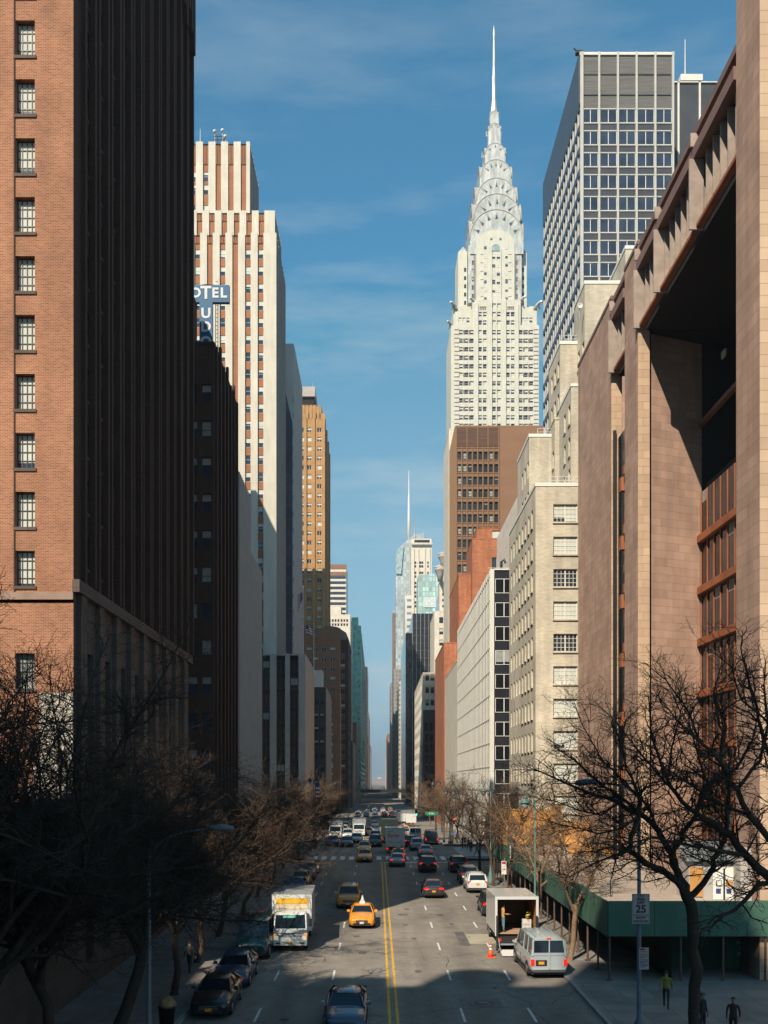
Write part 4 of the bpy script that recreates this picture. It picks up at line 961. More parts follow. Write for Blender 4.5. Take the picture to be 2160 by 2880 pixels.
hh2 = [(cx(c)-15*cm, cx(c)+15*cm, z+.4, z+2.2) for c in (466, 687) for z in up+[cz_(165)]]+[(cx(c)-12*cm, cx(c)+12*cm, cz_(58), cz_(30)) for c in (529, 624)]
B.wins((0, YF+2.34, 0), 0, hh+hh2, 0, 'sash', 'glass_mid', 'frame_white', 'blind', (0, .3, .5, .5, 1))
cv.box(cx(523), cx(535), YF+2.0, YF+2.4, zA, cz_(150), CW); cv.box(cx(620), cx(632), YF+2.0, YF+2.4, zA, cz_(150), CW)
cv.prism(archpoly(cx(577), 42*cm, cz_(172), cz_(150), cz_(105), 10), 'y', YF+2.15, YF+2.39, M['pale_glass'])
cv.tube([(u, YF+2.2, z) for u, z in archpoly(cx(577), 45*cm, cz_(172), cz_(150), cz_(103), 10)], .15, 4, CW)
for z in [cz_(q) for q in (210, 297, 385, 472, 560, 650)]: bd.box(cx(415), cx(445), YF+2.3, YF+2.395, z, z+.14, BB); bd.box(cx(706), cx(740), YF+2.3, YF+2.395, z, z+.14, BB)
# crown: nested cross-vaults, each higher one narrower
kb = .0434
zc = lambda c, Yp=405.0: CAMZ+(1650.6-.2257*c)/FD*Yp
Xk = 50.35
tiers = [(11.15, 11.2, zc(1865), 232.0), (9.7, 10.2, zc(1700), zc(1960)), (8.15, 8.8, zc(1530), zc(1800)), (6.3, 6.8, zc(1368, 408), zc(1640)), (4.0, 4.4, zc(1205, 410), zc(1400)), (2.35, 2.7, zc(1020, 412), zc(1235)), (1.6, 1.85, zc(900, 413), zc(1040, 412))]
triM = plain('crown_window', (.05, .055, .07), .3); triL = plain('crown_triangle_panel', (.30, .30, .29), .45)
YCc = 414.0
for i, (w, d, zt_, zb3) in enumerate(tiers):
    cc = Xk-(i == 0)*.3; hgt = min(w*1.15, (zt_-zb3)*.95)
    P2 = archpoly(0, w, zb3, zt_-hgt, zt_, 22, .92)
    vl = B.mb('crown_vault')
    vl.prism([(cc+u, z) for u, z in P2], 'y', YCc-d, YCc+d, ST); vl.prism([(YCc+u, z) for u, z in P2], 'x', cc-d, cc+d, ST)
    rm = MB()
    arc = P2[1:-1]
    for s in (-1, 1):
        rm.tube([(cc+u*1.005, YCc+s*(d-.02), z+.05) for u, z in arc], .26-.02*i, 5, M['grey_stone'])
        rm.tube([(cc+s*(d-.02), YCc+u*1.005, z+.05) for u, z in arc], .26-.02*i, 5, M['grey_stone'])
    # triangular windows fanned between this arch and the one in front of it
    nT = (7, 5, 5, 5, 3, 3, 1)[i]; zspn = zt_-hgt
    inner = {0: (wa+1.2, zsp, cz_(-48)+1.2)}.get(i)
    for q in range(nT):
        ang = pi/2 if nT == 1 else R(90+(q-(nT-1)/2)*(138/max(nT-1, 1) if i == 0 else 112/max(nT-1, 1)))
        ro = .95; ri = .60 if i else .70
        for (f, sgn) in (('y', -1), ('x', -1), ('x', 1)):
            def Pt(r, a, off):
                u = -w*cos(a)*r; z = zspn+(hgt)*sin(a)**.92*r if sin(a) > 0 else zspn
                return (cc+u, YCc-d-off, z) if f == 'y' else (cc+sgn*(d+off), YCc+u, z)
            da = .115 if i < 4 else .17
            tr_ = MB()
            tr_.face([Pt(ri, ang-da, .05), Pt(ri, ang+da, .05), Pt(ro, ang, .05)], triL); tr_.face([Pt(ri, ang-da*.62, .09), Pt(ri, ang+da*.62, .09), Pt(ri+(ro-ri)*.6, ang, .09)], triM); tr_.build('crown_window', B.root)
    for u in range(-6, 7):
        a = pi/2+u*.2
        rm.tube([(cc-w*cos(a)*.72, YCc-d-.03, zspn+hgt*max(0, sin(a))*.72), (cc-w*cos(a)*.97, YCc-d-.03, zspn+hgt*max(0, sin(a))*.97)], .04, 3, M['grey_stone'])
    rm.build('arch_rim', B.root)
sp_ = B.mb('spire')
n8 = [(r_, zc(c_, 414)) for r_, c_ in ((1.9, 1010), (1.5, 900), (1.12, 815), (.85, 780), (.75, 650), (.78, 560), (.62, 550), (.42, 330), (.33, 215), (.5, 170), (.42, 140), (.12, 90), (.03, 72))]
sp_.lathe((Xk-.1, YCc, 0), n8, 8, ST, smooth=False)
for s in (-1, 1):
    g = B.mb('spire_aerial')
    for zq_, r in ((zc(990), 3.4), (zc(1200), 5.2), (zc(1580), 8.2)):
        g.tube([(Xk+s*(r-2.4), YCc, zq_), (Xk+s*r, YCc, zq_)], .12, 4, WM); g.tube([(Xk+s*r, YCc, zq_-.4), (Xk+s*r, YCc, zq_+1.9)], .13, 4, WM); g.tube([(Xk+s*(r-.8), YCc, zq_-.2), (Xk+s*(r-.8), YCc, zq_+1.2)], .1, 4, WM)
# stepped base toward the street
B.tier(22, 30.8, 369, 399, 0, PZ(1321, 369), M['cream'], part='base_wall', front=[dict(cols=[2.6], w=1.5, rows=steps(72, 8, -4.3), h=2.3, style='plain', fr='frame_dark', vs=(0, .5))])
B.tier(25.3, 31, 390, 399.5, PZ(1321, 369), PZ(1256, 390), M['cream'], part='base_wall', front=[dict(cols=[2.2], w=2.2, rows=steps(3, 12, 2.4), h=1.0, style='plain', fr='frame_dark', vs=(0,))])
for x, y, z in ((PX(951, 385), 385, PZ(1228, 385)), (PX(958, 395), 395, PZ(1200, 395))):
    g = MB(); g.lathe((x, y, z-5), [(1.0, 0), (1.3, 2.5), (2.2, 4.2), (2.4, 4.6), (1.4, 5.2)], 8, M['grey_stone'])
    g.tube([(x+1.5, y, z), (x-.5, y, z+.8), (x-2.6, y, z+.6)], [.9, .9, .2], 5, M['grey_stone'], cap=True); g.build('winged_ornament', B.root)
B.tier(26.8, 31, 393, 399.4, PZ(1256, 390), PZ(1235, 390), M['cream'], part='base_wall')
B.done()
M['bark_wood'] = rough_mat('weathered_tank_wood', (.16, .11, .08), .2, 2)
# ================================================================== FAR BUILDINGS
WP = {}
def winpat(name, wall, gl, bw=3.4, rh=3.6, ms=.9, rough=.6):
    """far facade: rows of windows between piers"""
    if name in WP: return WP[name]
    m, t, b, L = newmat(name); uv, pos = uv_world(t, L)
    k = t.nodes.new('ShaderNodeTexBrick'); L(uv, k.inputs['Vector']); k.offset = 0
    k.inputs['Color1'].default_value = c4(gl); k.inputs['Color2'].default_value = c4([min(1, q*2.2+.02) for q in gl]); k.inputs['Mortar'].default_value = c4(wall)
    k.inputs['Scale'].default_value = 1; k.inputs['Brick Width'].default_value = bw; k.inputs['Row Height'].default_value = rh; k.inputs['Mortar Size'].default_value = ms; k.inputs['Mortar Smooth'].default_value = 0
    L(vary(t, L, pos, k.outputs['Color'], .1, .05), b.inputs['Base Color']); b.inputs['Roughness'].default_value = rough; WP[name] = m
    return m
def slab(name, label, x0, x1, y0, y1, z, mat, extra=None):
    B = Bld(name, label, x=(x0+x1)/2, y=(y0+y1)/2)
    B.mb('wall').box(x0, x1, y0, y1, -3, z, mat)
    B.mb('roof_plant').box(x0+(x1-x0)*.25, x0+(x1-x0)*.7, y0+3, y0+(y1-y0)*.5, z, z+3.5, M['grey_stone'])
    if extra: extra(B)
    return B.done()
# glass tower with slanted top and lattice mast
B = Bld('slanted_glass_tower', 'pale glass skyscraper with slanted roof and tall white mast in the far distance', x=30, y=1110)
k = 1090/2080; xA, xB = PX(855, 1090), PX(889, 1090)
pg = winpat('pale_glass_grid', (.36, .39, .38), (.20, .25, .26), 3.2, 4.2, .55, .7)
B.mb('glass_wall').prism([(xA, -3), (xB+14, -3), (xB+14, PZ(1150, 1090)), (xB, PZ(1158, 1090)), (xA+2, PZ(1186, 1090)), (xA, PZ(1196, 1090))], 'y', 1090, 1125, pg)
B.mb('corner_facet').prism([(xA+.2, PZ(1240, 1090)), (xA+6, PZ(1240, 1090)), (xA+9, PZ(1180, 1090)), (xA+2, PZ(1188, 1090))], 'y', 1088, 1089.9, M['pale_glass'])
x = PX(884, 1090)
g = B.mb('mast'); g.lathe((x, 1100, 0), [(2.2, PZ(1168, 1090)), (1.6, PZ(1110, 1090)), (1.0, PZ(1065, 1090)), (.6, PZ(1063, 1090)), (.25, PZ(1010, 1090))], 6, M['frame_white'])
for j in range(14): zz = PZ(1160-j*7, 1090); r = 2.3-j*.1; g.tube([(x-r, 1099.5, zz), (x+r, 1099.5, zz+2)], .2, 4, M['steel_grey'])
B.done()
# cream tower
B = Bld('cream_setback_tower', 'cream stone tower with dark crown windows beside the distant slanted glass tower', x=50, y=815, seed=40)
Yv = 800; cr_ = M['cream']
B.tier(PX(888.5, Yv), PX(933, Yv), Yv, 830, 0, PZ(1172, Yv), cr_, front=[dict(cols=[PX(q, Yv)-PX(888.5, Yv) for q in (897.5, 908, 912.5, 925)], w=1.5, rows=[PZ(q, Yv) for q in (1218, 1226, 1240, 1248, 1262, 1270, 1283, 1291, 1304, 1312)], h=2.1, style='none', vs=(0,))])
B.mb('crown').box(PX(889, Yv), PX(932, Yv), Yv-1, 829, PZ(1173, Yv), PZ(1164, Yv), M['cream']); B.mb('crown_window').box(PX(895, Yv), PX(928, Yv), Yv-1.3, Yv-1.05, PZ(1172, Yv), PZ(1167, Yv), M['glass_black']); 
B.mb('crown').box(PX(888, Yv), PX(934, Yv), Yv-2.5, Yv-1.06, PZ(1176.5, Yv), PZ(1174, Yv), M['cream'])
for q in (893, 903, 917, 928): B.mb('pier').box(PX(q, Yv)-.7, PX(q, Yv)+.7, Yv-.8, Yv-.01, 20, PZ(1185, Yv), cr_)
B.done()
g = MB(M['steel_grey'], plain('mast_red', (.4, .1, .06), .6)); x = PX(895.5, 815); g.lathe((x, 815, 0), [(.9, PZ(1166, Yv)), (.9, PZ(1148, Yv)), (.5, PZ(1146, Yv)), (.3, PZ(1106, Yv))], 6); tag(g.build('roof_mast', loc=(x, 815, PZ(1166, Yv))), 'thin antenna mast on top of the distant cream tower', 'antenna')
B = Bld('slanted_teal_glass_building', 'pale green glass building with sloping right edge, in front of the cream tower', x=45, y=700)
tg = winpat('teal_glass_grid', (.27, .38, .36), (.22, .32, .31), 2.4, 3.6, .3, .7); Yu = 690
B.mb('glass_wall').prism([(PX(902, Yu), -3), (PX(965, Yu), -3), (PX(940, Yu), PZ(1310, Yu)), (PX(954, Yu), PZ(1255, Yu)), (PX(935, Yu), PZ(1238, Yu)), (PX(903, Yu), PZ(1243, Yu))], 'y', Yu, Yu+25, tg)
B.mb('white_panel').box(PX(915, Yu), PX(942, Yu), Yu-.4, Yu-.01, PZ(1312, Yu), PZ(1290, Yu), winpat('white_grid', (.55, .58, .56), (.3, .4, .42), 2, 2, .6)); B.done()
cg = winpat('cream_far', (.52, .46, .38), (.10, .10, .10), 3.0, 3.8, 1.0)
wg = winpat('white_far', (.60, .58, .54), (.08, .09, .11), 5.5, 4.2, 1.3)
dg = winpat('dark_far', (.045, .042, .04), (.02, .022, .025), 3.0, 3.6, .5, .3)
bg_ = winpat('brown_far', (.20, .12, .08), (.06, .05, .05), 3.0, 3.6, .8)
rg = winpat('redbrown_far', (.33, .15, .09), (.08, .06, .06), 3.0, 3.6, .8)
gg_ = winpat('grey_far', (.27, .25, .24), (.07, .08, .09), 3.0, 3.6, .8)
slab('white_slab_building', 'narrow white building with one column of windows, left of the black glass tower', PX(875, 620), PX(890, 620), 620, 660, PZ(1286, 620), wg)
B = Bld('black_glass_tower', 'black glass office tower with faceted face at the far right side of the street', x=25, y=545)
Yy = 520; xa_, xb_ = BR+1.5, PX(938, Yy)
B.mb('glass_wall').box(PX(891, Yy), xb_, Yy, 585, 0, PZ(1325, Yy), M['glass_black'])
B.mb('glass_wall').box(BR-.5, PX(891, Yy)+.1, Yy+2, 620, 0, PZ(1366, Yy), M['glass_black'])
f = B.mb('mullion')
for j in range(17): x = PX(891, Yy)+j*(xb_-PX(891, Yy))/16; f.box(x-.12, x+.12, Yy-.4, Yy-.01, 0, PZ(1325, Yy), M['steel_grey'] if j % 3 == 0 else M['spandrel'])
for j in range(24): z = 6+j*4; f.box(PX(891, Yy), xb_, Yy-.2, Yy-.02, z, z+.35, M['spandrel'])
B.done()
# thin slices of the far right-hand street wall
for nm, lb, a, b, yt, Y0, Y1, mt in (
    ('scaffolded_building', 'dark far building wrapped in scaffolding beside the black glass tower', 874, 884, 1440, 640, 700, dg),
    ('tan_pinnacled_building', 'slim tan building with a pointed top far along the right side', 862, 873, 1470, 740, 800, cg),
    ('cream_far_building', 'cream far building low on the right behind the tan pinnacled one', 855, 868, 1535, 800, 850, cg),
    ('grey_far_building', 'tall grey far building under the slanted glass tower', 850, 862, 1445, 860, 930, gg_),
    ('purple_far_building', 'purple grey far building at the left edge of the right street wall', 844, 852, 1475, 1000, 1080, gg_),
    ('red_far_building', 'low red brown building at the far end of the right side', 837, 845, 1585, 1150, 1300, rg),
    ('white_far_building', 'low white building near the vanishing point on the right', 833.5, 840, 1630, 1400, 1500, wg)):
    x0 = PX(a, Y0); slab(nm, lb, x0, x0+max(PX(b, Y0)-x0, 8)+6, Y0, Y1, PZ(yt, Y0), mt)
slab('hanging_sign_building', 'small dark tower block just left of the slanted glass tower', PX(848, 950), PX(855, 950), 950, 970, PZ(1324, 950), bg_)
# far left
B = Bld('banded_office_tower', 'white office tower with horizontal window bands behind the ochre tower', x=-28, y=700, seed=41)
Yn = 680; xa_, xb_ = PX(700, Yn), PX(748, Yn)
B.mb('wall').box(xa_, xb_, Yn, 712, 0, PZ(1219, Yn), M['cream'])
wb = B.mb('window_band')
for j in range(22):
    z = PZ(1250+j*11.3, Yn); wb.box(xa_+.3, xb_-.3, Yn-.15, Yn-.01, z, z+1.9, M['glass_mid']); wb.box(xb_+.01, xb_+.2, Yn+.5, 711, z, z+1.9, M['glass_mid'])
wb.box(xa_, xb_+.3, Yn-.3, Yn-.02, PZ(1243, Yn), PZ(1235, Yn), M['brown_panel']); wb.box(xa_, xb_+.3, Yn-.3, Yn-.02, PZ(1229, Yn), PZ(1219, Yn), M['brown_panel'])
B.done()
B = Bld('cream_slab_building', 'cream stone building with a row of dark attic windows, left of the green glass tower', x=-24, y=600, seed=42)
Yo = 560; 
B.tier(PX(695, Yo), PX(757, Yo), Yo, 610, 0, PZ(1328, Yo), M['cream'], left_side=False, front=[dict(cols=[PX(q, Yo)-PX(695, Yo) for q in (701, 707, 713, 719, 725, 731, 738, 744, 750)], w=1.0, rows=[PZ(1343, Yo), PZ(1352, Yo)], h=1.5, style='none', vs=(0,))])
B.tier(PX(695, Yo), PX(736, Yo), Yo+5, 600, PZ(1328, Yo), PZ(1306, Yo), M['cream'], left_side=False); B.done()
B = Bld('green_glass_tower', 'bright green glass office tower at the far end of the left side', x=-16, y=800, seed=43)
Yp = 711; xr_ = PX(780, Yp)
tgl = M['teal_glass']
B.mb('glass_wall').box(PX(760, Yp), xr_, Yp, 960, 0, PZ(1351, Yp), tgl); B.mb('glass_wall').box(PX(760, Yp), PX(774, Yp), Yp-1, 850, 0, PZ(1334, Yp), tgl)
bn = B.mb('floor_band')
for j in range(30):
    z = 4+j*4.0; bn.box(PX(761, Yp), xr_+.4, Yp-.4, Yp-.02, z, z+.9, plain('pale_teal_band', (.25, .50, .46), .4) if j == 0 else bn.m[0])
    bn.box(xr_+.01, xr_+.4, Yp, 958, z, z+.9, bn.m[0])
    if j % 3: bn.box(PX(764+(j*3) % 7, Yp), PX(772+(j*5) % 6, Yp), Yp-.5, Yp-.41, z+1.2, z+2.4, M['glass_black'])
B.done()
for nm, lb, b, yt, Y0, Y1, mt in (
    ('dark_far_block', 'dark far block just beyond the green glass tower on the left', 794, 1440, 980, 1080, dg),
    ('stepped_far_block', 'brown far block low beyond the green tower on the left', 797, 1540, 1150, 1300, bg_),
    ('banded_far_block', 'striped grey block nearest the vanishing point on the left', 801, 1610, 1500, 1700, gg_),
    ('shaded_mid_block', 'shaded brown block between the brown corner building and the green tower', 770, 1560, 620, 690, bg_),
    ('slim_shaded_block', 'slim dark block on the left side below the cream slab building', 762, 1600, 470, 540, dg)):
    x1_ = PX(b, Y0); slab(nm, lb, x1_-14, x1_, Y0, Y1, PZ(yt, Y0), mt)
# road viaduct across the street
t = thing('road_viaduct', 'dark steel viaduct bridge crossing the street in the far distance', 'bridge', (0, 600, -2))
g = MB(M['black_metal']); g.box(-60, 60, 596, 612, PZ(1712, 600), PZ(1705, 600)); g.build('deck', t)
g = MB(M['limestone']); g.box(-60, PX(779, 600), 594, 613, -2, PZ(1706, 600)); g.box(PX(880, 600), 60, 594, 613, -2, PZ(1706, 600)); g.build('abutment', t)
g = MB(M['black_metal']); g.tube([(-60, 595.6, PZ(1702, 600)), (60, 595.6, PZ(1702, 600))], .2, 4)
for j in range(40): g.box(-30+j*1.5, -29.8+j*1.5, 595.5, 595.7, PZ(1705, 600), PZ(1702, 600))
g.build('railing', t)
B = Bld('shade_casting_tower', 'unseen tower added to shade the foot of the white striped tower', x=-54, y=162, seed=51)  # hidden from view, put in to cast shade on the striped tower
B.tier(-70, -38, 144, 180, 0, 98, M['grey_stone'], left_side=False); B.done()
B = Bld('far_shade_casting_tower', 'unseen brick tower added behind the left street front to shade the ochre tower', x=-60, y=328, seed=52)  # out of sight, placed to shade the lower part of the ochre tower
B.tier(-78, -46, 310, 345, 0, 154, M['brick_ochre'], left_side=False); B.done()
# ================================================================== TOWERS BEHIND THE CAMERA (they cast the shade on the near road)
B = Bld('apartment_tower', 'brick apartment tower south of the bridge, behind the viewpoint', x=-30, y=-35, seed=50)
B.tier(-48, -15.2, -60, -9, 9.4, 59, M['brick_orange'], left_side=False, side=[dict(cols=steps(3, 48, 4), w=1.5, rows=steps(3, 46, 3.3), h=1.8)])
B.tier(-31, -22, -58, -33, 59, 89, M['brick_orange'], left_side=False)  # unseen upper block, sized to shade the right pavement and shed front
tk = B.mb('water_tank')  # roof tanks and bulkheads added to break up the shadow edge on the road
for x, y, r, h in ((-26, -13, 2.2, 7.5), (-36, -11.5, 1.6, 5), (-19.5, -12, 1.2, 4)):
    for a in range(4): tk.tube([(x+r*.7*cos(a*1.57), y+r*.7*sin(a*1.57), 59), (x+r*.7*cos(a*1.57), y+r*.7*sin(a*1.57), 59+h*.45)], .15, 4, M['rust_steel'])
    tk.lathe((x, y, 59+h*.4), [(r, 0), (r, h*.45), (.1, h*.62)], 14, M['bark_wood'])
B.mb('bulkhead').box(-46, -40, -14, -9.5, 59, 63.5, M['brick_orange']); B.mb('bulkhead').box(-32.5, -29, -12.5, -9.3, 59, 61.8, M['brick_orange']); B.done()
B = Bld('bridge_overpass', 'stone overpass carrying the side street, under the viewpoint', 'bridge', x=0, y=-7)
B.mb('deck').box(-15, 16.5, -14, -.5, 8.3, 9.4, M['limestone']); B.mb('parapet').box(-15, 16.5, -.9, -.5, 9.4, 10.4, M['limestone']); B.mb('parapet').box(-15, 16.5, -14, -13.6, 9.4, 10.4, M['limestone']); B.done()
# ================================================================== BARE TREES
def bark(name, c):
    m, t, b, L = newmat(name); uv, pos = uv_world(t, L)
    L(vary(t, L, pos, vary(t, L, pos, tuple(c), .25, 2.5, 5, (1, 1, .3)), .2, 12, 3), b.inputs['Base Color']); b.inputs['Roughness'].default_value = .95; b.inputs['Specular IOR Level'].default_value = .2
    return m
M['bark_dark'] = bark('dark_bark', (.050, .038, .030)); M['bark'] = bark('brown_bark', (.085, .055, .038)); M['bark_pale'] = bark('pale_bark', (.19, .125, .08))
def wander(rng, p, d, Ln, r0, r1, seg, wig, up=0.0, flat=0.0):
    pts = [p.copy()]; rs = [r0]; d = d.normalized()
    for i in range(seg):
        d = (d+Vector((rng.gauss(0, wig), rng.gauss(0, wig), rng.gauss(0, wig*.8)+up))).normalized()
        if flat: d.z *= (1-flat); d.normalize()
        p = p+d*(Ln/seg); pts.append(p.copy()); rs.append(r0+(r1-r0)*(i+1)/seg)
    return pts, rs, d
def side_dir(rng, d, ang):
    a = d.orthogonal().normalized(); b = d.cross(a); t = rng.uniform(0, 2*pi)
    return (d*cos(ang)+(a*cos(t)+b*sin(t))*sin(ang)).normalized()
def twigs(rng, mb, pts, rs, lens, dens, lvl=0, thick=1.0, start=.15):
    """spawn wiggly side twigs along a branch polyline"""
    Lt = sum((b-a).length for a, b in zip(pts, pts[1:]))
    n = max(2, int(Lt*dens[lvl]))
    for k in range(n):
        t = start+(1-start)*(k+rng.random())/n; x = min(t, .999)*(len(pts)-1); i = int(x); f = x-i
        p = pts[i].lerp(pts[i+1], f); d = (pts[i+1]-pts[i]).normalized(); r = rs[i]*(1-f)+rs[i+1]*f
        dd = side_dir(rng, d, rng.uniform(.45, 1.15)); dd.z = dd.z*.75+.12
        Ln = lens[lvl]*rng.uniform(.45, 1.15)*(1.15-.45*t)
        r0 = min(r*.7, (.036, .021, .013)[lvl]*thick*rng.uniform(.8, 1.2)); r1 = max(r0*.45, .006*thick)
        seg = (6, 4, 3)[lvl]
        P_, Rr, _ = wander(rng, p, dd, Ln, r0, r1, seg, (.30, .34, .36)[lvl], .03)
        mb.tube(P_, Rr, (4, 3, 3)[lvl], 0)
        if lvl+1 < len(lens): twigs(rng, mb, P_, Rr, lens, dens, lvl+1, thick, .1)
def grow_tree(name, label, x, y, H, r, seed, mat, lean=(0, 0), limbs=5, spread=.8, z=None, fork=.32, dens=(1.5, 2.6, 4.0), lens=(2.2, 1.1, .5), thick=1.0, group=None, width=.45):
    rng = random.Random(seed); z0 = (gz(y)+.12) if z is None else z
    root = thing(name, label, 'tree', (x, y, z0), 0, group)
    T = MB(mat); K = MB(mat)
    base = Vector((x, y, z0-.1)); top = Vector((x+lean[0], y+lean[1], z0+H*fork))
    pts = [base, base.lerp(top, .08), base.lerp(top, .35)+Vector((rng.gauss(0, .12), rng.gauss(0, .12), 0)), base.lerp(top, .7)+Vector((rng.gauss(0, .15), rng.gauss(0, .15), 0)), top]
    T.tube(pts, [r*1.45, r*1.05, r*.92, r*.85, r*.8], 9, 0)
    for i in range(limbs):
        a = 2*pi*i/limbs+rng.uniform(-.4, .4); tilt = rng.uniform(.35, .95)*spread
        st = pts[3].lerp(top, rng.uniform(.2, 1)) if i else top
        d = Vector((sin(tilt)*cos(a)+lean[0]*.04, sin(tilt)*sin(a)+lean[1]*.04, cos(tilt)))
        Ln = (H-H*fork)*rng.uniform(.85, 1.12)*(1+.25*tilt)
        P_, Rr, d2 = wander(rng, st, d, Ln, r*rng.uniform(.42, .6), r*.08, 9, .17, .02)
        T.tube(P_, Rr, 6, 0)
        twigs(rng, K, P_, Rr, lens, dens, 0, thick, .25)
        for q in range(3):
            k = rng.randint(1, 5); d3 = side_dir(rng, (P_[k+1]-P_[k]).normalized(), rng.uniform(.5, .9)); d3.z = abs(d3.z)*.7+.1
            P2, R2, _ = wander(rng, P_[k], d3, Ln*rng.uniform(.4, .65), Rr[k]*.62, r*.06, 7, .2, .03)
            T.tube(P2, R2, 5, 0); twigs(rng, K, P2, R2, lens, dens, 0, thick, .15)
    T.build('trunk', root); K.build('crown', root)
    return root
def limb_tree(name, label, limbs, mat, seed, dens, lens, thick=1.0, base=None):
    """limbs: polylines of (px, py, depth, radius) traced as real branches in space"""
    rng = random.Random(seed); T = MB(mat); K = MB(mat); b0 = limbs[0][0]
    loc = (PX(b0[0], b0[2]), b0[2], gz(b0[2])+.12)
    root = thing(name, label, 'tree', loc)
    for li, lb in enumerate(limbs):
        P0 = [Vector((PX(q[0], q[2]), q[2], PZ(q[1], q[2]))) for q in lb]; R0 = [q[3] for q in lb]
        P_ = []; Rr = []
        for i in range(len(P0)-1):
            n = max(2, int((P0[i+1]-P0[i]).length/.35))
            for k in range(n):
                f = k/n; w = min(R0[i], .1)*.35 if (k or i) else 0
                P_.append(P0[i].lerp(P0[i+1], f)+Vector((rng.gauss(0, w), rng.gauss(0, w), rng.gauss(0, w)))); Rr.append(R0[i]*(1-f)+R0[i+1]*f)
        P_.append(P0[-1]); Rr.append(R0[-1])
        T.tube(P_, Rr, 8 if R0[0] > .1 else 6, 0)
        if li: twigs(rng, K, P_, Rr, lens, dens, 0, thick, .12)
    T.build('trunk', root); K.build('crown', root)
    return root
Yz = 36.0
LT = [
 [(1503, 2330, 36, .25), (1501, 2212, 36, .22), (1499, 2027, 36, .23), (1491, 1949, 36, .23), (1478, 1923, 36, .2)],
 [(1480, 1930, 36, .15), (1462, 1905, 36, .14), (1426, 1881, 36, .12), (1390, 1863, 35.7, .11), (1359, 1835, 35.4, .10), (1364, 1814, 35.3, .09), (1377, 1767, 35.2, .075), (1385, 1729, 35, .06), (1374, 1702, 35, .05), (1352, 1660, 34.8, .04), (1345, 1610, 34.6, .028), (1320, 1560, 34.5, .015)],
 [(1488, 1940, 36, .17), (1478, 1915, 36, .16), (1462, 1881, 36.2, .14), (1449, 1845, 36.3, .125), (1421, 1793, 36.5, .11), (1385, 1762, 36.6, .10), (1333, 1736, 36.8, .085), (1281, 1716, 37, .065), (1229, 1695, 37.2, .045), (1180, 1672, 37.4, .03), (1135, 1655, 37.5, .012)],
 [(1450, 1847, 36.3, .10), (1470, 1819, 36, .10), (1470, 1804, 36, .10), (1504, 1762, 35.6, .085), (1462, 1716, 35.5, .075), (1442, 1690, 35.4, .065), (1420, 1630, 35.2, .05), (1405, 1570, 35, .035), (1400, 1500, 35, .015)],
 [(1487, 1940, 36, .14), (1519, 1910, 36, .12), (1540, 1871, 35.8, .105), (1550, 1840, 35.6, .095), (1566, 1814, 35.4, .09), (1572, 1775, 35.2, .08), (1576, 1729, 35, .07), (1574, 1690, 34.9, .06), (1556, 1640, 34.8, .045), (1562, 1570, 34.6, .03), (1545, 1500, 34.5, .014)],
 [(1364, 1836, 35.4, .06), (1320, 1850, 35.2, .045), (1281, 1866, 35, .03), (1229, 1895, 34.8, .012)],
 [(1385, 1762, 36.6, .07), (1340, 1720, 36.2, .05), (1290, 1690, 36, .04), (1240, 1640, 35.8, .028), (1190, 1610, 35.6, .012)],
 [(1421, 1793, 36.5, .06), (1400, 1740, 37, .05), (1350, 1690, 37.5, .04), (1300, 1640, 37.8, .03), (1255, 1560, 38, .02), (1235, 1500, 38, .01)],
 [(1377, 1767, 35.2, .05), (1340, 1790, 34.8, .04), (1290, 1800, 34.6, .03), (1235, 1785, 34.4, .02), (1160, 1770, 34.2, .01)],
 [(1504, 1762, 35.6, .05), (1530, 1700, 35.2, .045), (1510, 1640, 35, .035), (1490, 1570, 34.8, .025), (1480, 1490, 34.6, .012)],
 [(1462, 1716, 35.5, .05), (1420, 1670, 35.9, .04), (1370, 1610, 36.2, .03), (1330, 1560, 36.4, .02), (1290, 1520, 36.5, .01)],
 [(1442, 1690, 35.4, .045), (1450, 1620, 35.8, .035), (1470, 1540, 36, .025), (1440, 1470, 36, .012)],
 [(1333, 1736, 36.8, .05), (1300, 1760, 37.2, .04), (1250, 1750, 37.5, .03), (1200, 1730, 37.8, .02), (1140, 1720, 38, .01)],
]
limb_tree('bare_tree', 'large dark bare tree with spreading crooked limbs, right of the speed limit sign', LT, M['bark_dark'], 5, (5.6, 5.0, 4.6), (1.8, .95, .42), .85)
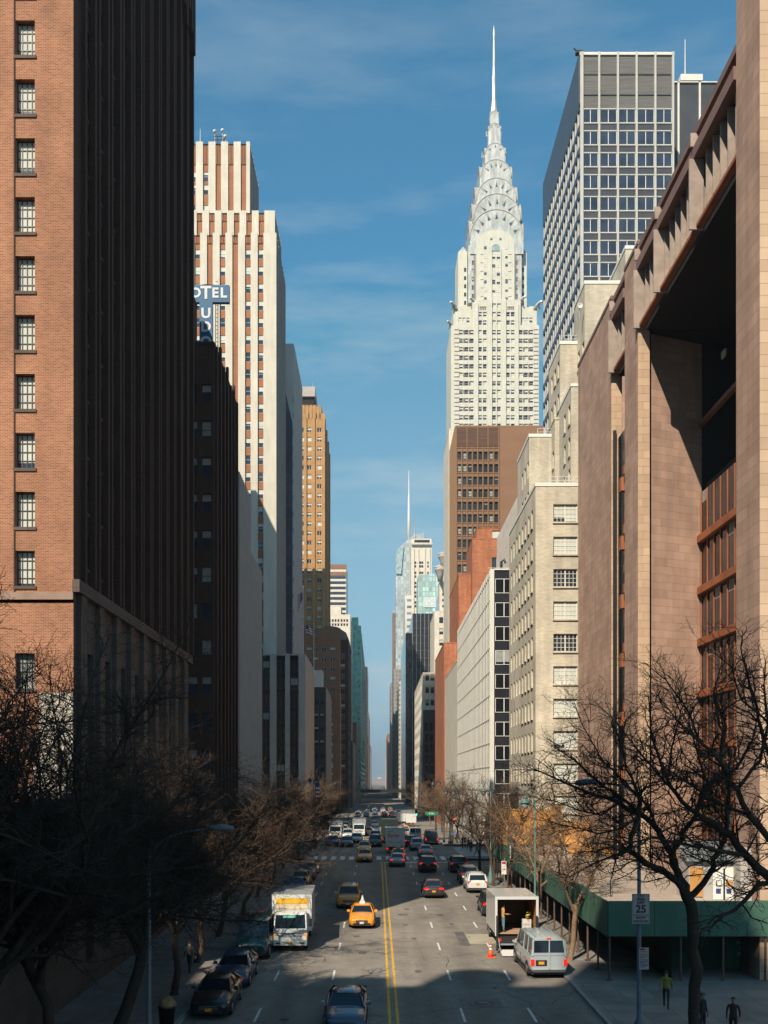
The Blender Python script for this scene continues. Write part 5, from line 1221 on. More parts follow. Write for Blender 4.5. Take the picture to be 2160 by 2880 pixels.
LT2 = [
 [(1745, 2330, 31, .26), (1740, 2050, 31, .24), (1720, 1930, 31, .22)],
 [(1722, 1940, 31, .17), (1659, 1892, 31, .15), (1613, 1845, 31.2, .13), (1574, 1806, 31.4, .12), (1527, 1773, 31.6, .10), (1504, 1757, 31.7, .08), (1514, 1716, 31.8, .07), (1540, 1690, 31.9, .06), (1590, 1660, 32, .05), (1625, 1600, 32, .035), (1640, 1530, 32, .015)],
 [(1725, 1935, 31, .15), (1700, 1850, 31, .13), (1659, 1809, 30.8, .11), (1618, 1760, 30.6, .10), (1592, 1705, 30.4, .085), (1579, 1690, 30.4, .08), (1555, 1640, 30.2, .06), (1510, 1600, 30.1, .045), (1465, 1560, 30, .03), (1420, 1500, 30, .012)],
 [(1640, 1875, 31.1, .09), (1613, 1845, 31, .085), (1565, 1838, 30.7, .07), (1475, 1822, 30.4, .05), (1410, 1809, 30.2, .04), (1340, 1825, 30, .03), (1290, 1835, 30, .012)],
 [(1735, 2010, 31, .13), (1690, 1900, 30.8, .10), (1659, 1905, 30.7, .09), (1639, 1910, 30.6, .085), (1605, 1952, 30.5, .07), (1563, 1978, 30.4, .05), (1530, 2010, 30.3, .03)],
 [(1592, 1705, 30.4, .06), (1640, 1640, 30.4, .05), (1660, 1560, 30.3, .04), (1650, 1480, 30.2, .025), (1655, 1420, 30.2, .01)],
 [(1555, 1640, 30.2, .05), (1570, 1570, 30.2, .04), (1540, 1500, 30.2, .03), (1560, 1430, 30.2, .015), (1550, 1390, 30.2, .01)],
 [(1510, 1600, 30.1, .04), (1490, 1540, 30.3, .03), (1440, 1470, 30.5, .02), (1390, 1430, 30.6, .01)],
 [(1618, 1760, 30.6, .06), (1560, 1740, 30.8, .05), (1500, 1700, 31, .04), (1440, 1660, 31, .03), (1390, 1640, 31.1, .015)],
 [(1700, 1850, 31, .1), (1690, 1700, 31, .08), (1650, 1600, 31, .06), (1620, 1480, 31, .04), (1600, 1400, 31, .02), (1605, 1360, 31, .01)],
 [(1660, 1560, 30.3, .04), (1600, 1510, 30.5, .03), (1580, 1440, 30.6, .02), (1530, 1400, 30.7, .01)],
]
limb_tree('bare_tree', 'dark bare tree leaning in from the right edge of the picture', LT2, M['bark_dark'], 9, (4.8, 4.8, 4.4), (1.5, .8, .36), .8)
GL_L = 'bare street trees along the left pavement'; GL_R = 'bare street trees along the right pavement'
left = [ # x, y, H, r, lean, label
 (-11.2, 28.5, 15.5, .24, (-.6, .5), 'nearest bare tree on the left, its black limbs crossing the sunlit orange brick corner'),
 (-10.8, 33.2, 12.3, .22, (-1.2, 0), 'second nearest bare tree on the left pavement, its thin trunk before the dark wall'),
 (-10.7, 39.0, 11.8, .27, (1.0, 1.2), 'bare tree with a strongly leaning forked trunk, beside the tall curved street lamp'),
 (-9.9, 47.0, 10.8, .18, (.1, .4), 'slender straight bare tree beside the parked cars at bottom left'),
 (-10.3, 55.0, 10.2, .17, (.4, -.3), 'dark bare tree level with the white box truck'),
 (-10.5, 63.5, 10.0, .18, (.5, .6), 'bare tree behind the white box truck, its twigs catching warm light'),
 (-10.2, 73.0, 10.0, .17, (.6, .2), 'bare tree between the box truck and the parked taxi on the left'),
 (-10.4, 83.0, 9.8, .17, (.7, 0), 'bare tree over the parked cars halfway to the left corner'),
 (-10.3, 94.0, 9.5, .16, (.3, .3), 'bare tree behind the parked cars near the left corner'),
 (-10.4, 106.0, 9.3, .16, (.3, .3), 'last bare tree before the crossing on the left pavement')]
for i, (x, y, H, r, ln, lb) in enumerate(left):
    near = y < 50
    grow_tree('street_tree', lb, x, y, H, r, 100+i, M['bark_dark'] if y < 45 else M['bark'], ln, limbs=9 if near else 7, spread=.95, fork=.34 if near else .28,
              dens=(3.6, 4.2, 3.6) if near else (3.2, 3.8, 2.6), lens=(2.1, 1.1, .5), thick=.9 if near else 1.15, group=GL_L)
right = [
 (11.1, 55.5, 9.5, .17, (.5, .5), 'crooked pale bare tree rising through the green shed beside the silver van'),
 (11.1, 68.0, 10.5, .17, (.4, 0), 'pale bare tree in front of the green hoarding beside the open box truck'),
 (11.0, 80.0, 10.0, .15, (.2, .4), 'thin bare tree on the right pavement before the orange plywood wall'),
 (11.0, 91.0, 9.5, .15, (-.2, .2), 'small bare tree beside the white parked four-wheel drive'),
 (11.1, 104.0, 9.5, .16, (.1, .3), 'bare tree at the far end of the green shed near the crossing')]
for i, (x, y, H, r, ln, lb) in enumerate(right):
    grow_tree('street_tree', lb, x, y, H, r, 200+i, M['bark_pale'] if i < 2 else M['bark'], ln, limbs=5, spread=.95, fork=.34, dens=(2.6, 3.4, 2.4), lens=(1.7, .9, .45), thick=1.0, group=GL_R)
far = [(12.2, 147, 9, 1), (12.4, 158, 10, 1), (12.2, 170, 10, 1), (12.5, 185, 10, 1), (12.3, 203, 10, 1), (12.4, 225, 10, 1),
       (-11, 148, 9, 0), (-11.2, 160, 10, 0), (-11, 176, 10, 0), (-11.2, 196, 10, 0), (-11, 220, 10, 0)]
order = ['first', 'second', 'third', 'fourth', 'fifth', 'sixth']
pr_ = []
for s in range(3):
    pr_.append(grow_tree('street_tree', 'proto', 0, 0, 10.5, .16, 300+s, M['bark_pale'] if s else M['bark'], (0, 0), limbs=5, spread=.95, fork=.26, dens=(2.2, 3.0, 1.6), lens=(1.9, .9, .45), thick=1.9, z=0, group='bare trees beyond the crossing'))
cnt = [0, 0]
for i, (x, y, H, rt) in enumerate(far):
    src = pr_[i % 3]; c = src if i < 3 else copy_tree(src); c.location = (x, y, gz(y)+.12); c.rotation_euler = (0, 0, i*1.3)
    c['label'] = '%s bare tree beyond the crossing on the %s pavement' % (order[cnt[rt]], 'right' if rt else 'left'); cnt[rt] += 1
    c['group'] = 'bare trees beyond the crossing'
# ================================================================== VEHICLES
def paintm(name, c, rough=.28, metal=.0):
    m = plain(name, c, rough, metal, coat=.6, spec=.5); return m
PT = dict(yellow=paintm('taxi_yellow_paint', (.80, .29, .012)), black=paintm('black_car_paint', (.012, .012, .014)), white=paintm('white_car_paint', (.62, .62, .60)),
          silver=paintm('silver_car_paint', (.34, .35, .36), .3, .3), grey=paintm('grey_car_paint', (.10, .105, .11)), blue=paintm('dark_blue_car_paint', (.02, .045, .09)),
          brown=paintm('dark_brown_car_paint', (.045, .028, .024)), vsilver=paintm('pale_silver_van_paint', (.40, .44, .45), .35, .15), teal=paintm('dark_teal_van_paint', (.012, .05, .06)), cream=rough_mat('cream_truck_panel', (.58, .48, .26), .06, .8, .6), red=paintm('red_car_paint', (.3, .03, .02)))
M['car_glass'] = plain('car_window_glass', (.010, .015, .022), .05, spec=.5)
M['tyre'] = plain('black_tyre', (.012, .012, .012), .9); M['rim'] = plain('wheel_rim', (.30, .30, .31), .35, .7); M['trim'] = plain('black_plastic_trim', (.015, .015, .016), .6)
M['chrome'] = plain('chrome', (.55, .55, .55), .2, .9)
M['head'] = plain('headlight_lens', (.65, .66, .66), .15, emit=(1, .85, .6), es=.25); M['head_on'] = plain('lit_headlight', (.9, .8, .6), .2, emit=(1, .72, .40), es=5)
M['tail'] = plain('tail_light_lens', (.38, .012, .008), .25, emit=(1, .03, .01), es=.25); M['tail_on'] = plain('lit_tail_light', (.5, .012, .008), .2, emit=(1, .02, .01), es=.7)
M['plate_or'] = plain('orange_number_plate', (.72, .30, .02), .5); M['plate_w'] = plain('pale_number_plate', (.55, .58, .56), .5); M['amber'] = plain('amber_lamp', (.8, .25, .02), .3, emit=(1, .3, .02), es=.5)
def section(hw, zl, zt, crown=.04):
    h = zt-zl
    return [(-hw*.86, zl), (-hw*.97, zl+h*.16), (-hw, zl+h*.42), (-hw*.985, zl+h*.72), (-hw*.93, zt-.035), (-hw*.80, zt), (-hw*.4, zt+crown*.75), (0, zt+crown),
            (hw*.4, zt+crown*.75), (hw*.80, zt), (hw*.93, zt-.035), (hw*.985, zl+h*.72), (hw, zl+h*.42), (hw*.97, zl+h*.16), (hw*.86, zl)]
def loft(mb, secs, m, smooth=True):
    vs = []; fs = []; n = len(secs[0][1])
    for y, s in secs: vs += [(p[0], y, p[1]) for p in s]
    for i in range(len(secs)-1):
        for k in range(n-1): a = i*n+k; fs.append((a, a+1, a+n+1, a+n))
        fs.append((i*n+n-1, i*n, i*n+n, i*n+2*n-1))
    mb.mesh(vs, fs, m, smooth)
    mb.mesh(vs[:n], [tuple(range(n))], m); mb.mesh(vs[-n:], [tuple(range(n-1, -1, -1))], m)
def interp(tab, y):
    if y <= tab[0][0]: return tab[0][1:]
    for a, b in zip(tab, tab[1:]):
        if y <= b[0]: f = (y-a[0])/(b[0]-a[0]); return tuple(p+(q-p)*f for p, q in zip(a[1:], b[1:]))
    return tab[-1][1:]
SPEC = dict(   # body table: y, half width, low z, top z   cabin: base front, roof front, roof rear, base rear, roof z, base hw, roof hw
 sedan=dict(L=4.8, body=[(-2.4, .66, .34, .58), (-2.36, .78, .24, .68), (-2.2, .86, .20, .76), (-1.9, .90, .18, .84), (-1.05, .92, .17, .97), (0, .925, .17, .98), (1.6, .92, .18, 1.0), (2.1, .88, .22, 1.0), (2.32, .82, .26, .95), (2.4, .70, .34, .72)],
            cab=(-1.12, -.30, 1.05, 1.95, 1.44, .84, .60), wheels=(-1.45, 1.38), wr=.325),
 suv=dict(L=4.75, body=[(-2.37, .70, .36, .72), (-2.32, .82, .28, .86), (-2.15, .89, .24, .96), (-1.2, .93, .22, 1.08), (0, .94, .22, 1.10), (1.8, .93, .24, 1.12), (2.25, .88, .28, 1.12), (2.36, .80, .34, .95)],
          cab=(-1.25, -.55, 1.85, 2.30, 1.70, .88, .70), wheels=(-1.42, 1.42), wr=.36),
 van=dict(L=5.5, body=[(-2.75, .78, .38, .80), (-2.68, .90, .30, .98), (-2.45, .96, .28, 1.08), (-1.75, 1.0, .27, 1.22), (0, 1.01, .27, 1.25), (2.3, 1.0, .29, 1.25), (2.7, .98, .34, 1.25), (2.75, .94, .42, 1.2)],
          cab=(-1.85, -1.15, 2.55, 2.74, 2.10, .97, .82), wheels=(-1.9, 1.75), wr=.37))
def wheel(root, x, y, r, w=.22, side=1):
    g = MB(M['tyre']); g.lathe((x-w/2, y, r), [(r*.6, 0), (r*.93, .0), (r, .03), (r, w-.03), (r*.93, w), (r*.6, w)], 18, axis='x'); o = g.build('wheel', root)
    g = MB(M['rim']); xo = x+side*(w/2+.001)
    g.lathe((xo-.02, y, r), [(r*.62, 0), (r*.62, .03), (r*.5, .035), (r*.15, .02), (r*.12, .05), (.01, .05)] if side > 0 else [(.01, -.01), (r*.12, -.01), (r*.15, .01), (r*.5, .0), (r*.62, .01), (r*.62, .04)], 12, axis='x')
    r_ = g.build('rim', None); r_.parent = o; KIDS.setdefault(o.as_pointer(), []).append(r_); return o
def make_car(kind, color, lit=1, taxi=False, front='sedan', ad=False):
    sp = SPEC[kind]; root = thing('car', 'car', 'car'); P0 = PT[color]; Lh = sp['L']/2
    body = MB(P0, M['trim'])
    ys = sorted({b[0] for b in sp['body']}|{-1.8, -.5, .6, 1.2})
    loft(body, [(y, section(*interp(sp['body'], y))) for y in ys], 0)
    hw = max(b[1] for b in sp['body'])
    body.box(-hw+.12, hw-.12, -Lh+.25, Lh-.25, .16, .30, 1)
    for s in (-1, 1):
        for wy in sp['wheels']:       # dark wheel arches
            pts = [(wy+(sp['wr']+.07)*cos(pi*k/10), sp['wr']+.02+(sp['wr']+.07)*sin(pi*k/10)*.98) for k in range(11)]+[(wy-sp['wr']-.07, .19), (wy+sp['wr']+.07, .19)]
            body.prism(pts[:11]+[(wy-sp['wr']-.07, .19), (wy+sp['wr']+.07, .19)], 'x', s*(hw-.15), s*(hw+.004), 1)
        body.box(s*hw-.02, s*hw+.02, sp['wheels'][0]+.5, sp['wheels'][1]-.5, .24, .30, 1)
        for yy in ((-.95, .05, 1.0) if kind != 'van' else (-1.3, -.1, 1.3)): body.box(s*(hw-.01)-.012, s*(hw-.01)+.012, yy, yy+.012, .35, .95, 1)
    b0, r0, r1, b1, zr, bw, rw = sp['cab']
    fb = interp(sp['body'], b0)[2]; rb = interp(sp['body'], b1)[2]; base = min(fb, rb)-.05
    cab = MB(M['car_glass'])
    nb = [(b0, bw*.96, fb-.02), (b1, bw*.92, rb-.02)]
    A = [(-bw*.94, b0, fb-.03), (bw*.94, b0, fb-.03), (bw*.92, b1, rb-.03), (-bw*.92, b1, rb-.03)]; mid = [(-bw, (b0+r0)/2+.2, base+.03), (bw, (b0+r0)/2+.2, base+.03)]
    T_ = [(-rw, r0, zr-.04), (rw, r0, zr-.04), (rw*.96, r1, zr-.04), (-rw*.96, r1, zr-.04)]
    cab.mesh(A+T_, [(0, 1, 5, 4), (1, 2, 6, 5), (2, 3, 7, 6), (3, 0, 4, 7), (4, 5, 6, 7)], 0)
    body_c = body
    # roof skin and pillars in body colour
    rf = [(y, [(-w_, zz-.05), (-w_*.93, zz), (-w_*.5, zz+.03), (0, zz+.04), (w_*.5, zz+.03), (w_*.93, zz), (w_, zz-.05)]) for y, w_, zz in ((r0-.06, rw*.94, zr-.06), (r0+.12, rw+.02, zr-.01), ((r0+r1)/2, rw+.03, zr), (r1-.12, rw, zr-.01), (r1+.08, rw*.93, zr-.06))]
    loft(body, rf, 0)
    for s in (-1, 1):
        body.tube([(s*bw*.95, b0, fb-.03), (s*(rw+.0), r0-.02, zr-.05)], [.045, .035], 5, 0)
        body.tube([(s*bw*.93, b1, rb-.03), (s*(rw*.97), r1+.03, zr-.05)], [.11 if kind != 'van' else .07, .06], 6, 0)
        ym = (b0+b1)/2+.05
        for yy in ((ym,) if kind == 'sedan' else (ym-.2, ym+.95)): body.tube([(s*(bw*.95), yy, base+.02), (s*(rw+.005), yy-.02, zr-.06)], [.04, .03], 4, 0 if kind != 'sedan' else 1)
        body.tube([(s*bw*.955, b0+.1, fb-.0), (s*bw*.955, b1-.1, rb+.0)], .028, 4, 0)
    body.build('body', root); cab.build('windows', root)
    if kind == 'suv':
        g = MB(M['trim']); 
        for s in (-1, 1): g.tube([(s*rw*.9, r0+.25, zr+.02), (s*rw*.9, r0+.35, zr+.07), (s*rw*.88, r1-.3, zr+.07), (s*rw*.88, r1-.15, zr+.02)], .02, 4)
        g.build('roof_rail', root)
    if kind == 'van':
        g = MB(P0)
        for k in range(5): g.box(-.6+k*.3-.03, -.6+k*.3+.03, r0+.2, r1-.2, zr+.02, zr+.055)
        g.build('roof_rib', root)
        g = MB(P0); g.box(-.03, .03, 2.72, 2.80, .5, 2.02); g.box(-.93, .93, 2.70, 2.775, 1.22, 1.36); 
        for s in (-1, 1): g.box(s*.86-.05, s*.86+.05, 2.66, 2.74, 1.3, 2.0)
        g.build('rear_door_frame', root)
        g = MB(M['tail_on']); g.box(-.12, .12, 2.6, 2.66, 2.08, 2.13); g.build('high_brake_light', root)
    for s in (-1, 1):
        for wy in sp['wheels']: wheel(root, s*(hw-.10), wy, sp['wr'], .22, s)
        # head and tail lamps
        g = MB(M['head_on'] if lit & 1 else M['head']); zt = interp(sp['body'], -Lh+.12)[2]; yf = -Lh+.02
        g.mesh([(s*.46, yf-.02, zt-.16), (s*.80, yf+.10, zt-.12), (s*.84, yf+.30, zt+.0), (s*.48, yf+.10, zt-.02), (s*.46, yf+.2, zt-.2), (s*.80, yf+.3, zt-.2), (s*.86, yf+.45, zt-.08), (s*.48, yf+.35, zt-.1)], [(0, 1, 2, 3), (4, 5, 6, 7), (0, 1, 5, 4), (1, 2, 6, 5), (2, 3, 7, 6), (3, 0, 4, 7)], 0)
        g.build('headlight', root)
        g = MB(M['tail_on'] if lit & 2 else M['tail'])
        if kind == 'sedan': g.box(*sorted((s*.45, s*.86)), Lh-.16, Lh-.02, .74, .90, 0, tx=.01)
        elif kind == 'suv': g.box(*sorted((s*.62, s*.88)), Lh-.22, Lh-.03, .86, 1.10)
        else: g.box(*sorted((s*.78, s*.97)), Lh-.12, Lh+.02, .66, 1.02)
        g.build('tail_light', root)
        g = MB(P0); ym = b0+.32; g.mesh([(s*(bw+.02), ym, fb+.02), (s*(bw+.24), ym-.02, fb+.04), (s*(bw+.24), ym+.02, fb+.18), (s*(bw+.05), ym+.02, fb+.17), (s*(bw+.02), ym+.12, fb+.02), (s*(bw+.22), ym+.12, fb+.04), (s*(bw+.22), ym+.12, fb+.18), (s*(bw+.05), ym+.12, fb+.17)], [(0, 1, 2, 3), (4, 5, 6, 7), (0, 1, 5, 4), (1, 2, 6, 5), (2, 3, 7, 6), (3, 0, 4, 7)], 0)
        g.build('mirror', root)
        g = MB(M['chrome'] if kind != 'sedan' else P0)
        for yy in (.0, .95): g.box(s*hw-.015, s*hw+.02, yy-.1, yy+.08, .82, .86)
        g.build('door_handle', root)
    g = MB(M['trim'], M['chrome']); zg = .62 if kind == 'sedan' else .74
    g.box(-.42, .42, -Lh-.02, -Lh+.15, zg-.22, zg-.02, 0); g.box(-.6, .6, -Lh-.01, -Lh+.15, .26, .40, 0)
    for k in range(3): g.box(-.42, .42, -Lh-.035, -Lh-.021, zg-.20+k*.07, zg-.18+k*.07, 1)
    g.build('grille', root)
    g = MB(M['chrome'] if kind == 'van' else M['trim']); g.box(-.86, .86, Lh-.08, Lh+.06 if kind == 'van' else Lh+.005, .34, .48); g.build('bumper', root)
    for yy, m_, z_ in ((-Lh-.05, M['plate_w' if taxi else 'plate_or'], .42), (Lh+.03 if kind == 'van' else Lh+.01, M['plate_or'], .82 if kind != 'sedan' else .60)):
        xo = .42*(kind == 'van' and yy > 0); g = MB(m_, M['trim']); g.box(xo-.15, xo+.15, yy-.01, yy+.02, z_-.07, z_+.08); (g.box(xo-.3, xo+.3, yy-.02, yy-.011, z_-.15, z_+.16, 1) if kind == 'van' and yy > 0 else None); g.build('number_plate', root)
    if taxi:
        g = MB(M['frame_white'], M['trim'])
        if ad: g.mesh([(-.17, .2, zr+.06), (.17, .2, zr+.06), (.17, 1.0, zr+.06), (-.17, 1.0, zr+.06), (-.04, .2, zr+.5), (.04, .2, zr+.5), (.04, 1.0, zr+.5), (-.04, 1.0, zr+.5)], [(0, 1, 5, 4), (1, 2, 6, 5), (2, 3, 7, 6), (3, 0, 4, 7), (4, 5, 6, 7)], 0)
        g.box(-.2, .2, .0, .14, zr+.02, zr+.17, 0); g.box(-.25, .25, .15, 1.05, zr+.03, zr+.065, 1); g.build('roof_sign', root)
    return root
def make_truck(kind, color='white', L=6.6, H=3.3, Wd=2.5, rear='closed'):
    """box truck, cab toward -Y"""
    root = thing('truck', 'truck', 'truck'); W2 = Wd/2; yb0 = -L/2+1.75; yb1 = L/2; Pw = PT[color] if color in PT else PT['white']; PC = PT['white']
    g = MB(PC, M['trim'])
    hw = 1.03
    loft(g, [(-L/2, [(-hw*.97, .45), (-hw, .7), (-hw*.99, 1.2), (-hw*.95, 1.30), (hw*.95, 1.30), (hw*.99, 1.2), (hw, .7), (hw*.97, .45)]), (-L/2+.08, [(-hw, .42), (-hw*1.01, .7), (-hw, 1.25), (-hw*.97, 1.36), (hw*.97, 1.36), (hw, 1.25), (hw*1.01, .7), (hw, .42)]),
             (-L/2+1.6, [(-hw, .42), (-hw*1.01, .7), (-hw, 1.25), (-hw*.97, 1.36), (hw*.97, 1.36), (hw, 1.25), (hw*1.01, .7), (hw, .42)])], 0, False)
    g.mesh([(-.95, -L/2+.42, 2.15), (.95, -L/2+.42, 2.15), (.95, -L/2+1.6, 2.2), (-.95, -L/2+1.6, 2.2), (-.9, -L/2+.5, 2.28), (.9, -L/2+.5, 2.28), (.9, -L/2+1.6, 2.3), (-.9, -L/2+1.6, 2.3)], [(0, 1, 5, 4), (1, 2, 6, 5), (2, 3, 7, 6), (3, 0, 4, 7), (4, 5, 6, 7), (3, 2, 1, 0)], 0)
    for s in (-1, 1):
        g.tube([(s*.985, -L/2+.07, 1.33), (s*.93, -L/2+.45, 2.18)], .05, 5, 0); g.box(*sorted((s*.93, s*1.0)), -L/2+1.35, -L/2+1.6, 1.3, 2.2, 0)
        g.box(s*hw-.02, s*hw+.02, -L/2+.1, -L/2+.9, .35, .75, 1)
    for k in range(3): g.box(-.75, .75, -L/2-.012, -L/2+.01, .86+k*.10, .90+k*.10, 1)
    g.build('cab', root)
    g = MB(M['car_glass']); g.mesh([(-.95, -L/2+.09, 1.37), (.95, -L/2+.09, 1.37), (.9, -L/2+.44, 2.16), (-.9, -L/2+.44, 2.16), (-.96, -L/2+1.55, 1.37), (.96, -L/2+1.55, 1.37), (.93, -L/2+1.55, 2.18), (-.93, -L/2+1.55, 2.18)], [(0, 1, 2, 3), (1, 5, 6, 2), (4, 0, 3, 7), (5, 4, 7, 6)], 0); g.build('windscreen', root)
    g = MB(PC, M['trim']); g.box(-1.02, 1.02, -L/2-.1, -L/2+.12, .36, .62, 0); g.box(-.85, -.6, -L/2-.11, -L/2-.09, .46, .54, 1); g.box(.6, .85, -L/2-.11, -L/2-.09, .46, .54, 1); g.build('bumper', root)
    g = MB(M['plate_or']); g.box(-.16, .16, -L/2-.13, -L/2-.101, .44, .58); g.build('number_plate', root)
    for s in (-1, 1):
        g = MB(M['head']); g.box(*sorted((s*.72, s*.99)), -L/2-.03, -L/2+.1, .68, .92); g.build('headlight', root)
        g = MB(M['amber']); g.box(*sorted((s*.86, s*1.035)), -L/2-.045, -L/2+.1, .93, 1.05); g.build('indicator', root)
        g = MB(M['trim']); g.box(*sorted((s*1.12, s*1.32)), -L/2+.1, -L/2+.16, 1.5, 1.95); g.tube([(s*1.0, -L/2+.2, 1.45), (s*1.2, -L/2+.14, 1.5)], .02, 4); g.build('mirror', root)
        for wy in (-L/2+.95, L/2-1.5): wheel(root, s*(hw-.12), wy, .40, .26, s)
    zf = 1.08
    bx = MB(Pw, rough_mat('truck_interior_wood', (.36, .18, .09), .2, 1.2, .8, (1, 1, .3)) if rear == 'open' else M['trim'], M['steel_grey'], rough_mat('truck_floor_boards', (.42, .26, .16), .18, 1.5, .8) if rear == 'open' else M['trim'])
    if rear == 'open':
        t = .06
        bx.box(-W2, -W2+t, yb0, yb1, zf, H, 0); bx.box(W2-t, W2, yb0, yb1, zf, H, 0); bx.box(-W2+t, W2-t, yb0, yb1, H-t, H, 0); bx.box(-W2+t, W2-t, yb0, yb0+t, zf, H-t, 0)
        bx.box(-W2+t+.001, W2-t-.001, yb0+.2, yb1-.05, zf, zf+.05, 3); bx.box(-W2+t, -W2+t+.03, yb0+.1, yb1-.06, zf+.06, H-.3, 1); bx.box(W2-t-.03, W2-t, yb0+.1, yb1-.06, zf+.06, H-.3, 1)
        bx.box(-W2+t+.03, W2-t-.03, yb0+t, yb0+t+.04, zf+.06, H-.2, 1); bx.box(-W2+t+.03, W2-t-.03, yb0+.2, yb1-.3, H-t-.06, H-t-.01, 1)
        bx.box(-W2-.02, -W2+.12, yb1, yb1+.06, zf-.1, H+.02, 0); bx.box(W2-.12, W2+.02, yb1, yb1+.06, zf-.1, H+.02, 0); bx.box(-W2+.12, W2-.12, yb1+.003, yb1+.06, H-.16, H+.02, 0)
    else:
        bx.box(-W2, W2, yb0, yb1, zf-.1, H, 0)
        for s in (-1, 1): bx.box(s*W2-.015, s*W2+.015, yb0, yb1, zf-.1, zf+.05, 2); bx.box(s*W2-.015, s*W2+.015, yb0, yb1, H-.12, H, 2)
        bx.box(-W2+.1, W2-.1, yb1, yb1+.02, zf+.05, H-.14, 0); bx.box(-W2-.01, W2+.01, yb1-.02, yb1+.03, H-.12, H+.01, 2)
    bx.build('cargo_box', root)
    g = MB(M['trim'], M['steel_grey']); g.box(-W2+.25, W2-.25, -L/2+1.5, yb1-.1, .55, .95, 0); g.box(-W2+.05, W2-.05, yb1-.06, yb1+.06, .52, .92, 0); g.box(-W2, W2, yb1+.03, yb1+.12, .42, .52, 1); g.build('chassis', root)
    for s in (-1, 1):
        g = MB(M['tail_on'] if rear != 'open' else M['tail'], M['frame_white']); x0, x1 = sorted((s*(W2-.35), s*(W2-.12))); g.box(x0, x1, yb1+.061, yb1+.09, .62, .84, 0)
        if s < 0: g.box(x1+.01, x1+.1, yb1+.061, yb1+.09, .62, .84, 1)
        g.build('tail_light', root)
    g = MB(M['plate_or']); g.box(-.2, .12, yb1+.061, yb1+.085, .68, .82); g.build('number_plate', root)
    return root
def place(o, x, y, facing, name, label, cat, group=None, yaw=0):
    o.name = name; o.location = (x, y, gz(y)+.012); o.rotation_euler = (0, 0, (0 if facing == 'T' else pi)+R(yaw)); tag(o, label, cat, group or ('traffic coming toward the viewer' if facing == 'T' else 'traffic driving away'))
    return o
PRO = {}
def car(kind, color, x, y, facing, name, label, cat='car', lit=None, taxi=False, ad=False, group=None, yaw=0):
    if lit is None: lit = 0
    k = (kind, color, lit, taxi, ad)
    if k not in PRO: PRO[k] = make_car(kind, color, lit, taxi, ad=ad); o = PRO[k]
    else:
        o = copy_tree(PRO[k])
    return place(o, x, y, facing, name, label, cat, group, yaw)
GP = 'vehicles parked along the kerb'
car('sedan', 'blue', -1.35, 42.3, 'T', 'dark_car', 'dark blue saloon car at the bottom edge, sky reflected in its windscreen')
car('sedan', 'yellow', -1.06, 69.5, 'T', 'taxi', 'bright yellow taxi in full sun with a white roof sign', 'taxi', taxi=True, ad=True)
car('suv', 'yellow', -2.3, 79.0, 'T', 'taxi', 'tall yellow taxi in shade just behind the sunlit one', 'taxi', taxi=True)
bt = make_truck('box', 'white', L=7.2, H=3.25, Wd=2.5); place(bt, -5.4, 62.4, 'T', 'box_truck', 'white box truck with a yellow panel above the cab, facing the viewer on the left', 'truck', yaw=1.5)
g = MB(rough_mat('yellow_truck_panel', (.70, .38, .03), .06, 1, .5), rough_mat('faded_truck_panel', (.62, .50, .33), .08, 1, .5)); g.box(-1.0, 1.02, -7.2/2+1.72, -7.2/2+1.745, 2.68, 3.02, 0); g.box(-1.05, 1.05, -7.2/2+1.725, -7.2/2+1.743, 2.36, 2.66, 1); o = g.build('yellow_panel'); adopt(o, bt)
g = MB(plain('green_windscreen_band', (.10, .42, .30), .3)); g.mesh([(-.45, -3.6+.34, 1.98), (.35, -3.6+.34, 1.98), (.35, -3.6+.40, 2.12), (-.45, -3.6+.40, 2.12)], [(0, 1, 2, 3)]); o = g.build('sun_strip'); adopt(o, bt)
car('van', 'teal', -7.35, 58.8, 'T', 'parked_van', 'dark teal van parked beside the white box truck', 'van', group=GP)
car('sedan', 'blue', -7.45, 51.0, 'T', 'parked_car', 'dark blue car parked in deep shade in front of the teal van', group=GP)
car('sedan', 'black', -7.5, 45.2, 'T', 'parked_car', 'black car parked nearest the bottom left corner', group=GP)
car('sedan', 'yellow', -7.3, 92.5, 'T', 'parked_taxi', 'taxi parked in shade at the left kerb behind the box truck', 'taxi', taxi=True, group=GP)
car('sedan', 'blue', -7.25, 86.6, 'T', 'parked_car', 'dark car parked at the left kerb directly behind the box truck', group=GP, lit=0)
car('sedan', 'silver', -7.1, 104.5, 'T', 'parked_car', 'silver car waiting at the left kerb near the crossing', lit=1, group=GP)
car('suv', 'grey', -7.2, 98.5, 'T', 'parked_car', 'grey car at the left kerb between the silver car and the parked taxi', lit=0, group=GP)
car('sedan', 'yellow', -1.5, 117.4, 'T', 'taxi', 'orange yellow taxi standing on the crossing', 'taxi', taxi=True)
car('sedan', 'yellow', -1.7, 130.5, 'T', 'taxi', 'yellow taxi with lit headlights just behind the one on the crossing', 'taxi', taxi=True, lit=1)
car('suv', 'black', -.25, 141.5, 'T', 'dark_car', 'black four-wheel drive waiting beside the cream truck', lit=0)
car('sedan', 'silver', -3.2, 151, 'T', 'silver_car', 'silver car with one bright headlight in the left queue', lit=1)
car('sedan', 'black', -4.4, 141, 'T', 'dark_car', 'black saloon car at the front of the left queue', lit=1)
car('sedan', 'blue', -6.6, 142.5, 'T', 'dark_car', 'dark blue saloon nearest the left kerb at the front of the queue', lit=1)
t2 = make_truck('box', 'silver', L=7.0, H=3.0, Wd=2.3); place(t2, -7.0, 165, 'T', 'box_truck', 'grey box truck in the left queue behind the dark blue saloon', 'truck')
car('suv', 'white', -4.9, 163, 'T', 'white_car', 'white four-wheel drive in the left queue beside the grey box truck')
